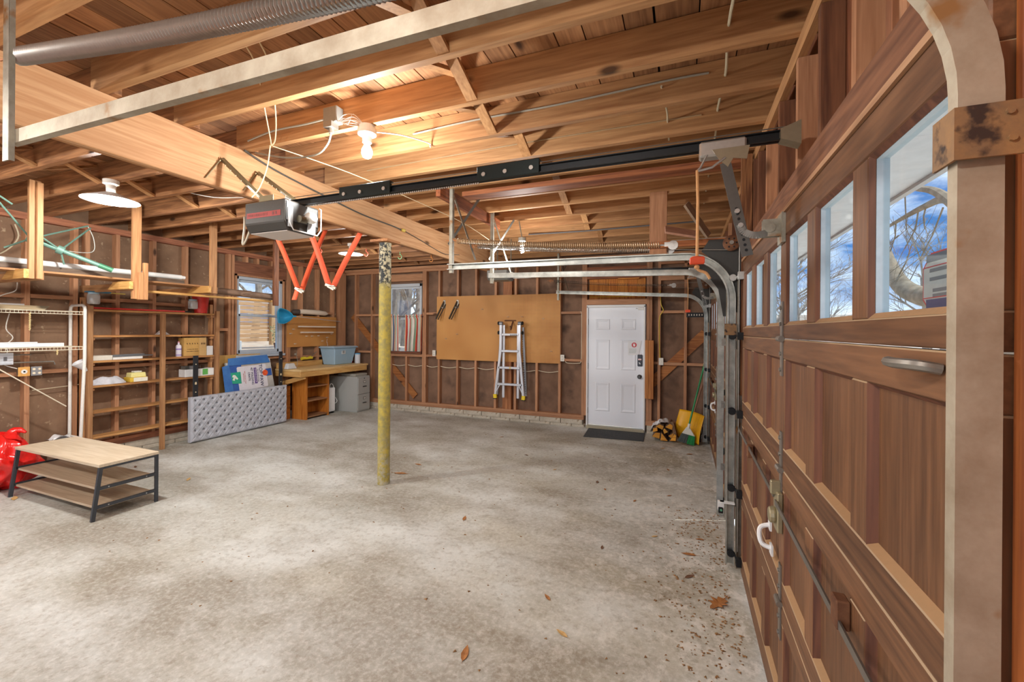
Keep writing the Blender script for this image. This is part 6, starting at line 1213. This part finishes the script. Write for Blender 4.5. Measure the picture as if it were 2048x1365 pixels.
sv = thing('snow_shovel', 'yellow plastic snow shovel with a brown handle in the far right corner', 'shovel', (.12, 7.0, 0)); A0, A1 = Vector((-.05, 7.13, .03)), Vector((.285, 6.78, .01)); wd = (A1 - A0).normalized(); nn = Vector((-wd.y * -1, wd.x * -1, 0)).normalized(); nn = Vector((wd.y, -wd.x, 0)); nn = nn if nn.y < 0 else -nn
def svf(u, v):
    a = v * 1.35; up_ = .41 * v; back = .16 * (1 - math.cos(a)) ; p = A0.lerp(A1, u) + Vector((0, 0, up_)) - nn * (-.08 + back * .9 + .05 * math.sin(a)) ; rib = .010 * max(0, math.sin(u * math.pi * 5)) ** 2
    return p + nn * rib * math.sin(math.pi * v) + nn * (.06 * (2 * u - 1) ** 2) * v
P(sv).grid(svf, 40, 16).out('scoop', plain('shovel_yellow', (240, 178, 30), .35), sv, smooth=True, solid=.006)
P(sv).tube([(.12, 7.03, .26), (.345, 7.10, 1.08)], .016, 10).out('handle', plain('handle_brown', (150, 110, 84), .5), sv, smooth=True)
t = thing('white_pole', 'white pole leaning behind the shovel beside the door track', 'pole', (.31, 6.97, 0)); P(t).tube([(.295, 6.99, .0), (.335, 7.0, .75)], .015, 10).out('pole', plain('pole_white', (214, 220, 228), .4), t, smooth=True)
t = thing('black_tool', 'dark wire tool standing behind the right edge of the yellow shovel', 'tool', (.31, 6.9, 0)); P(t).tube(catmull([(.25, 6.97, .0), (.255, 6.99, .12), (.262, 7.0, .25), (.27, 7.02, .36)], 4), .012, 6).tube(catmull([(.24, 6.96, .20), (.28, 6.96, .22), (.275, 6.98, .12), (.24, 6.96, .10)], 4), .006, 6).out('frame', BLACK(), t, smooth=True)
br_ = thing('broom', 'green-handled angle broom leaning in the far right corner', 'broom', (.08, 6.72, 0)); hd_ = Vector((.085, 6.715, .205))
P(br_).tube([hd_ + Vector((.005, .005, .06)), (.30, 6.93, 1.16)], .0125, 10).out('handle', plain('broom_green', (32, 142, 82), .35), br_, smooth=True); P(br_).tube([(.30, 6.93, 1.16), (.317, 6.947, 1.25)], .0135, 10).out('handle_grip', plain('grip_white', (226, 226, 220), .5), br_, smooth=True)
P(br_).hexa([(.0, 6.70, .165), (.175, 6.70, .13), (.175, 6.745, .13), (.0, 6.745, .165), (.065, 6.705, .26), (.105, 6.705, .255), (.105, 6.735, .255), (.065, 6.735, .26)]).out('head', plain('broom_cap', (232, 232, 220), .4), br_, bevel=.006); P(br_).tube([hd_ + Vector((0, 0, .03)), hd_ + Vector((.015, .012, .10))], .02, 10).out('socket', plain('broom_cap', (232, 232, 220)), br_, smooth=True)
for nm, u0, u1, m in (('grey_bristles', 0, .55, plain('bristle_grey', (96, 106, 104), .7)), ('green_bristles', .55, 1, plain('bristle_green', (44, 156, 86), .7))):
    b = P(br_); rr = random.Random(3)
    for k in range(170):
        u = u0 + (u1 - u0) * rr.random(); a = Vector((.0 + .175 * u, 6.705 + .035 * rr.random(), .165 - .035 * u)); c = Vector((-.065 + .235 * u, 6.665 + .09 * rr.random(), .045 - .045 * u + .004)); b.tube([a, c], [.004, .0025], 3)
    o = b.out(nm, m, br_); o['kind'] = 'stuff'

# ---------------------------------------------------------------- coffee table, red bag
ct_ = thing('coffee_table', 'low pale wood coffee table with two lower shelves and dark metal frame', 'table', (-5.3, 2.27, 0)); dmt = plain('frame_grey', (66, 70, 76), .4, .3)
P(ct_).box(-6.02, 2.07, .447, -4.585, 2.52, .473).out('tabletop', pale_w('X'), ct_, bevel=.002)
for z, y0_ in ((.245, 2.085), (.09, 2.07)): P(ct_).box(-5.99, y0_, z, -4.605, 2.49, z + .02).out('shelf', wood('shelf_laminate', (206, 188, 162), (178, 156, 130), 'X', rnd=.02, knots=False, rough=.45), ct_, bevel=.002)
for x in (-6.0, -4.60):
    P(ct_).bar((x, 2.088, .446), (x, 2.035, 0), .022, .03, up=(0, 1, 0)).out('front_leg', dmt, ct_, bevel=.002); P(ct_).box(x - .011, 2.492, 0, x + .011, 2.518, .446).out('rear_leg', dmt, ct_, bevel=.002)
    P(ct_).box(x - .0105, 2.10, .428, x + .0105, 2.492, .446).out('top_bar', dmt, ct_)
    for z, y0_ in ((.268, 2.07), (.113, 2.055)): P(ct_).box(x - .011, y0_, z - .015, x + .011, 2.492, z + .012).out('side_bar', dmt, ct_, bevel=.002)
    for y in (2.035, 2.505): P(ct_).lathe([(.009, 0), (.009, .008)], (x, y, 0), n=8).out('foot_cap', WPLAS(), ct_)
P(ct_).box(-5.98, 2.10, .43, -4.62, 2.115, .446).out('top_bar', dmt, ct_)
b = P(ct_)
for z in (.268, .113):
    for y in (2.14, 2.42): b.lathe([(.005, 0), (.005, .003)], (-4.589, y, z), 'X', 8)
b.out('bolt', ZINC(), ct_)
rb = thing('red_bag', 'crumpled shiny red plastic bag on the floor behind the coffee table', 'bag', (-6.35, 2.1, 0)); rr = random.Random(11)
def bagf(u, v):
    a, ph = 2 * math.pi * u, math.pi * v; d = Vector((math.cos(a) * math.sin(ph), math.sin(a) * math.sin(ph), math.cos(ph)))
    k = 1 + .10 * math.sin(3 * a + 2 * d.z) + .07 * math.sin(7 * a + 5 * d.z + 1) + .05 * math.sin(13 * a - 6 * d.z) + .05 * math.sin(9 * d.z + 4 * a)
    k += .45 * max(0, d.y - .4) * (1 - abs(d.z)) + .18 * max(0, d.z - .6) * 2
    p = Vector((-6.38 + .26 * d.x * k, 2.06 + .27 * d.y * k, .24 + .26 * d.z * k)); p.z = max(p.z, .004); return p
P(rb).grid(bagf, 72, 36).out('bag', plain('bag_red', (226, 34, 30), .22, spec=.7), rb, smooth=True)
P(rb).tube(catmull([(-6.33, 2.14, .47), (-6.36, 2.17, .54), (-6.33, 2.2, .58), (-6.28, 2.24, .55)], 4), [.09, .085, .075, .065, .055, .05, .045, .04, .03, .03, .02, .015, .01], 9).out('gathered_neck', plain('bag_red', (226, 34, 30)), rb, smooth=True)
t = thing('clear_wrap', 'small piece of crumpled clear wrap by the wall behind the coffee table', 'plastic wrap', (-6.62, 2.62, .3)); P(t).grid(lambda u, v: Vector((-6.6 + .05 * math.sin(9 * v + 3 * u), 2.52 + .20 * u, .34 + .06 * v + .02 * math.sin(8 * u + 5 * v))), 12, 8).out('film', plain('bag_clear', (214, 214, 214)), t, smooth=True)
t = thing('white_bin', 'low white crate hidden behind the coffee table under the clear wrap', 'crate', (-6.6, 2.62, 0)); P(t).box(-6.68, 2.5, 0, -6.55, 2.70, .33).out('crate', plain('crate_grey', (120, 96, 76), .7), t, bevel=.004)

# ---------------------------------------------------------------- leaves and crumbs on the floor
lm = [mottled('leaf_brown', (146, 92, 46), (176, 118, 62), 30, .7), mottled('leaf_tan', (190, 148, 88), (206, 170, 112), 30, .7), mottled('leaf_dark', (96, 66, 46), (120, 84, 56), 30, .7)]
def leaf(x, y, s, rot, k, label, grp='dry leaves scattered on the concrete floor', lobed=False):
    out = [(0, -1.2), (.03, -.6), (.30, -.45), (.22, -.2), (.52, .0), (.26, .12), (.42, .42), (.17, .42), (.12, .78), (0, 1)] if lobed else [(0, -1.1), (.02, -.7), (.2, -.45), (.3, 0), (.22, .45), (0, 1)]
    pts = out + [(-a, c) for a, c in reversed(out[1:-1])]; bm = bmesh.new()
    curl = .35 if lobed else random.uniform(.25, .6)
    v = [bm.verts.new((a * s, c * s, .003 + s * curl * (a * a * 1.6 + .12 * (c + .2) ** 2))) for a, c in pts]; sp_ = [bm.verts.new((0, c * s, .003 + s * .02)) for c in (-.6, -.1, .4)]
    n = len(v); c0 = bm.verts.new((0, 0, .003))
    for i in range(n): bm.faces.new([v[i], v[(i + 1) % n], c0])
    for q in sp_: bm.verts.remove(q)
    me = bpy.data.meshes.new('dry_leaf'); bm.to_mesh(me); bm.free(); me.materials.append(lm[k]); o = bpy.data.objects.new('dry_leaf', me); o.location = (x, y, 0); o.rotation_euler = (0, 0, rot); COL.objects.link(o); tag(o, label, 'leaf', grp)
    md = o.modifiers.new('thickness', 'SOLIDIFY'); md.thickness = .0012
leaf(.215, 2.87, .105, 2.6, 0, 'large brown lobed oak leaf lying by the foot of the nearer garage door', None, True)
leaf(-5.90, 2.03, .075, 1.2, 1, 'yellow-tan leaf under the left end of the coffee table', None)
leaf(-4.95, 3.0, .06, .8, 1, 'pale curled leaf on the bare floor between coffee table and headboard', None)
for i, (x, y) in enumerate(((-2.967, 4.06), (-2.97, 4.41), (-2.57, 6.05), (-1.39, 4.88), (-.85, 4.66), (-.735, 4.47), (-.42, 4.28), (-.115, 4.55), (-.555, 3.26), (-.757, 2.52), (.06, 3.41), (.14, 3.69), (-.59, 2.25), (-1.01, 1.92), (-5.96, 3.03), (-1.9, 5.3), (-.25, 6.35), (.1, 6.2), (-.15, 5.4), (.05, 3.1), (-.2, 3.6), (-1.75, 3.3))):
    leaf(x, y, random.uniform(.03, .062) if i != 0 else .09, random.uniform(0, 6.3), random.choice((0, 0, 1, 2)), 'small curled dry leaf on the concrete, ' + LEAFAT[i])
b = B((0, 3, 0)); rr = random.Random(5)
for k in range(900):
    if rr.random() < .75: y = rr.uniform(1.9, 4.3); x = .33 - abs(rr.gauss(0, .22)) - .02
    else: x, y = rr.uniform(-4.5, .3), rr.uniform(1.6, 7.0)
    s = rr.uniform(.003, .011); a = rr.uniform(0, 6.3)
    p = [(x + s * rr.uniform(.6, 1.8) * math.cos(a + q), y + s * rr.uniform(.6, 1.6) * math.sin(a + q), .0015) for q in (0, 2.1, 4.2)]; top = b.v((x, y, s * .7)); vs = [b.v(q) for q in p]
    for i in range(3): b.f([vs[i], vs[(i + 1) % 3], top])
o = b.out('leaf_crumbs', mottled('crumb_brown', (116, 82, 48), (164, 122, 76), 40, .9)); tag(o, 'fine brown leaf crumbs and grit along the foot of the nearer garage door', 'debris', None, 'stuff')

# ---------------------------------------------------------------- window sticker on the nearer garage door
t = thing('window_sticker', 'octagonal red-edged white sticker with dark bands on a garage door pane', 'sticker', (.4015, .94, 1.73))
def stk(sc, m, nm, x, zl=None):
    o = [(.45, -1), (1, -.5), (1, .55), (.5, 1), (-.5, 1), (-1, .55), (-1, -.5), (-.45, -1)]
    P(t).prism([(x, .938 + .052 * a * sc, 1.727 + .054 * c * sc) for a, c in o], (-.0004, 0, 0)).out(nm, m, t)
stk(1, plain('sticker_red', (196, 56, 62), .5), 'red_edge', .4018); stk(.93, plain('sticker_white', (186, 180, 176), .5), 'white_face', .4012)
for z0_, z1_, m in ((1.765, 1.778, 'sticker_grey'), (1.678, 1.70, 'sticker_navy')): P(t).box(.4002, .90, z0_, .4006, .976, z1_).out('dark_band', plain(m, (92, 92, 104) if m == 'sticker_grey' else (70, 72, 110), .5), t)
b = P(t)
for z in (1.75, 1.735, 1.715, 1.706): 
    b.box(.4002, .905, z - .003, .4006, .965 if z > 1.72 else .955, z + .003)
b.out('blurred_print', plain('sticker_ink', (120, 118, 122), .6), t)
for z in (1.757, 1.703): P(t).box(.4001, .89, z - .001, .4005, .986, z + .0005).out('red_line', plain('sticker_red', (196, 56, 62)), t)

# ---------------------------------------------------------------- outside
g = B((8, 6, -.1)).box(.60, -30, -.14, 70, 70, -.08).out('ground', mottled('driveway', (186, 180, 170), (214, 208, 198), .6, .9)); g['kind'] = 'structure'
g = B((-12, 6, 1)).hexa([(-40, -30, .8), (-6.9, -30, .8), (-6.9, 50, .8), (-40, 50, .8), (-40, -30, 2.0), (-6.9, -30, 1.0), (-6.9, 50, 1.0), (-40, 50, 2.0)]).out('ground_yard', mottled('winter_lawn', (176, 150, 128), (206, 190, 172), 1.2, .95)); g['kind'] = 'structure'
g = B((0, 20, 0)).box(-6.9, 7.4, -.14, .60, 60, -.08).out('ground_back', mottled('winter_lawn', (176, 150, 128), (206, 190, 172))); g['kind'] = 'structure'
g = B((-6, -8, 0)).box(-6.9, -30, -.14, .60, -1.37, -.08).out('ground_front', MATS['driveway']); g['kind'] = 'structure'
rf = struct('roof_eave', (.8, 3, 2.4)); so_ = mottled('soffit_paint', (222, 222, 224), (236, 236, 238), 8, .6, bump=.05)
for k in range(8): P(rf).box(.47, -1.3 + k * 1.1, 2.362, 1.03, -.204 + k * 1.1, 2.38).out('soffit_panel', so_, rf)
P(rf).box(1.03, -1.3, 2.345, 1.06, 7.5, 2.52).out('fascia', plain('fascia_paint', (196, 192, 190), .5), rf); P(rf).box(-7.2, -1.4, 3.26, 1.0, 7.6, 3.3).out('roof_deck', plain('roof_felt', (40, 36, 32)), rf)
bkm = mottled('tree_bark', (122, 108, 90), (160, 144, 122), 5, .9, bump=.4)
def twigs(b, p, d, L_, r, depth, rr, n=5):
    q = p + d * L_ * .5 + Vector((rr.uniform(-1, 1), rr.uniform(-1, 1), rr.uniform(-.3, .6))) * L_ * .08; e = p + d * L_
    b.tube([p, q, e], [r, r * .85, r * .65], n, caps=False)
    if depth <= 0: return
    for k in range(3 if depth > 1 else 2):
        nd_ = (d + Vector((rr.uniform(-1, 1), rr.uniform(-1, 1), rr.uniform(-.35, .8))) * .75).normalized(); twigs(b, p + d * L_ * rr.uniform(.45, 1), nd_, L_ * rr.uniform(.55, .8), r * .5, depth - 1, rr, 4 if depth > 2 else 3)
bt = thing('bare_tree', 'big bare tree with a curved limb seen through the largest garage door pane', 'tree', (4.5, 8.2, -.08)); rr = random.Random(21)
P(bt).tube(catmull([(4.5, 8.0, -.1), (4.5, 8.05, .9), (4.5, 8.4, 1.6), (4.5, 8.95, 1.87), (4.5, 10.4, 2.27), (4.5, 11.3, 2.44), (4.5, 12.08, 2.75), (4.5, 12.8, 3.4), (4.5, 13.4, 4.3), (4.5, 13.9, 5.4), (4.4, 14.2, 7)], 5), [.26 - .0028 * k for k in range(51)], 12).out('trunk', bkm, bt, smooth=True)
P(bt).tube(catmull([(4.5, 8.0, 1.0), (4.4, 8.9, 2.6), (4.5, 9.6, 3.6), (4.5, 10.29, 4.12), (4.5, 11.04, 4.20), (4.5, 12.1, 4.19), (4.5, 13.1, 4.15)], 5), [.13 - .0035 * k for k in range(31)], 8).out('branch', bkm, bt, smooth=True)
P(bt).tube(catmull([(4.5, 9.6, 3.6), (4.5, 10.3, 4.15), (4.5, 10.8, 4.45), (4.5, 11.5, 4.72), (4.5, 12.4, 5.2)], 5), [.10 - .003 * k for k in range(21)], 8).out('branch', bkm, bt, smooth=True)
b = P(bt)
for (p, d, L_) in (((4.5, 11.0, 4.2), (0, .1, -1), .45), ((4.5, 11.3, 4.19), (0, .5, -.6), .9), ((4.5, 12.3, 4.19), (.1, .5, -.5), .8), ((4.5, 11.9, 4.9), (0, -.1, -1), 1.0), ((4.5, 10.4, 4.0), (0, .7, -.7), 1.2), ((4.5, 12.6, 4.17), (.2, .6, .4), .9), ((4.5, 11.6, 4.7), (.2, .5, .5), 1.2), ((4.5, 12.9, 3.5), (0, -.8, .4), .8), ((4.5, 12.2, 2.9), (0, -.6, .6), .9), ((4.5, 13.2, 4.15), (0, .6, -.4), 1)):
    twigs(b, Vector(p), Vector(d).normalized(), L_, .016, 2, rr)
b.out('twigs', bkm, bt)
for i, (x, y, h, sd_, lab) in enumerate(((9, 22, 8, 1, 'thin bare tree far behind the big limb, through the garage door panes'), (5, 24, 9, 2, 'second bare tree farther along the driveway, through the garage door panes'), (7, 34, 10, 3, 'bare tree with a dense crown beyond the driveway'), (13, 30, 10, 4, 'bare tree at the far right of the driveway'), (3.2, 19, 7, 5, 'slim bare tree close to the eave, seen in the middle garage door panes'), (17, 36, 9, 13, 'bare tree low on the horizon beyond the driveway'),
                                            (-8.4, 11.6, 7, 6, 'bare forked tree behind the back window'), (-10.4, 14, 8, 7, 'left bare tree behind the back window'), (-13.4, 19.5, 9, 8, 'bare tree deeper in the wood behind the back window'), (-12.6, 16.6, 9, 9, 'bare tree at the left behind the back window'), (-8.0, 10.4, 6, 12, 'slender bare sapling nearest the back window'),
                                            (-14, 10.6, 7, 10, 'bare tree behind the slat fence, left window'), (-17, 14.4, 8, 11, 'second bare tree behind the slat fence'))):
    rr = random.Random(sd_); z0_ = -.1 if x > -7 else 1.1; t = thing('bare_tree', lab, 'tree', (x, y, z0_), 'bare winter trees outside'); b = P(t); p = Vector((x, y, z0_))
    b.tube([p, p + Vector((.1, .1, h * .25)), p + Vector((-.05, .1, h * .5))], [.14, .11, .08], 7)
    for k in range(9): f = .12 + .42 * k / 9; a = k * 2.4; twigs(b, p + Vector((0, .05, h * f)), Vector((math.cos(a), math.sin(a), .75)).normalized(), h * .2, .05, 4, rr, 4)
    b.out('trunk_and_branches', mottled('tree_grey', (132, 122, 112), (170, 160, 150), 6, .9), t)
hl = B((40, 30, 0)).hexa([(30, -10, -.1), (60, -10, -.1), (60, 90, -.1), (30, 90, -.1), (45, -10, 3.2), (60, -10, 3.2), (60, 90, 3.2), (45, 90, 3.2)]).hexa([(-6, 70, -.1), (45, 70, -.1), (45, 95, -.1), (-6, 95, -.1), (-6, 78, 4.4), (45, 78, 4.4), (45, 95, 4.4), (-6, 95, 4.4)]).out('hills', mottled('far_woods', (150, 136, 122), (196, 184, 172), .5, .95)); hl['kind'] = 'structure'
fe = thing('slat_fence', 'pale horizontal slat fence outside the left window', 'fence', (-10.5, 8.2, 1.2)); fm_ = wood('cedar_slat', (214, 178, 140), (186, 146, 108), 'Y', rnd=.1, knots=False)
s0 = None
for k in range(11):
    z = 1.30 + k * .104
    for a, c in ((5.5, 7.2), (7.205, 8.42), (8.425, 10.2)):
        one_box('slat', fm_, fe, (-10.51, a, z), (-10.485, c, z + .093))
for y in (7.2, 8.42): P(fe).box(-10.48, y - .05, 1.2, -10.38, y + .05, 2.44).out('post', wood('cedar_post', (216, 184, 140), (190, 150, 110), 'Z', rnd=.05, knots=False), fe)
t = thing('white_post', 'pale blue-white square post standing left in the left window', 'post', (-9.2, 6.53, 1.1)); P(t).box(-9.3, 6.47, 1.0, -9.2, 6.63, 2.16).out('post', plain('post_paint', (196, 206, 216), .5), t, bevel=.006); P(t).box(-9.32, 6.44, 1.0, -9.18, 6.66, 1.36).out('post_base', plain('post_paint', (196, 206, 216)), t, bevel=.006)
t = thing('patio_shrub', 'small green shrub in a dark pot outside the left window', 'shrub', (-9.6, 7.95, 1.05)); rr = random.Random(8); b = P(t)
for k in range(260):
    a, r_, z = rr.uniform(0, 6.3), rr.uniform(0, .2), rr.uniform(1.28, 1.72); p = Vector((-9.6 + r_ * math.cos(a), 7.95 + r_ * math.sin(a), z)); q = Vector((rr.uniform(-1, 1), rr.uniform(-1, 1), rr.uniform(-.2, 1))).normalized() * .05; w = q.orthogonal().normalized() * .014; b.quad(p, p + q * .5 + w, p + q, p + q * .5 - w)
o = b.out('leaves', mottled('shrub_green', (120, 140, 96), (170, 180, 140), 12, .7), t); o['kind'] = 'stuff'; P(t).lathe([(.08, 1.05), (.12, 1.28), (.10, 1.28), (.08, 1.2)], (-9.6, 7.95, 0), n=14).out('pot', plain('pot_dark', (60, 60, 62), .6), t, smooth=True)
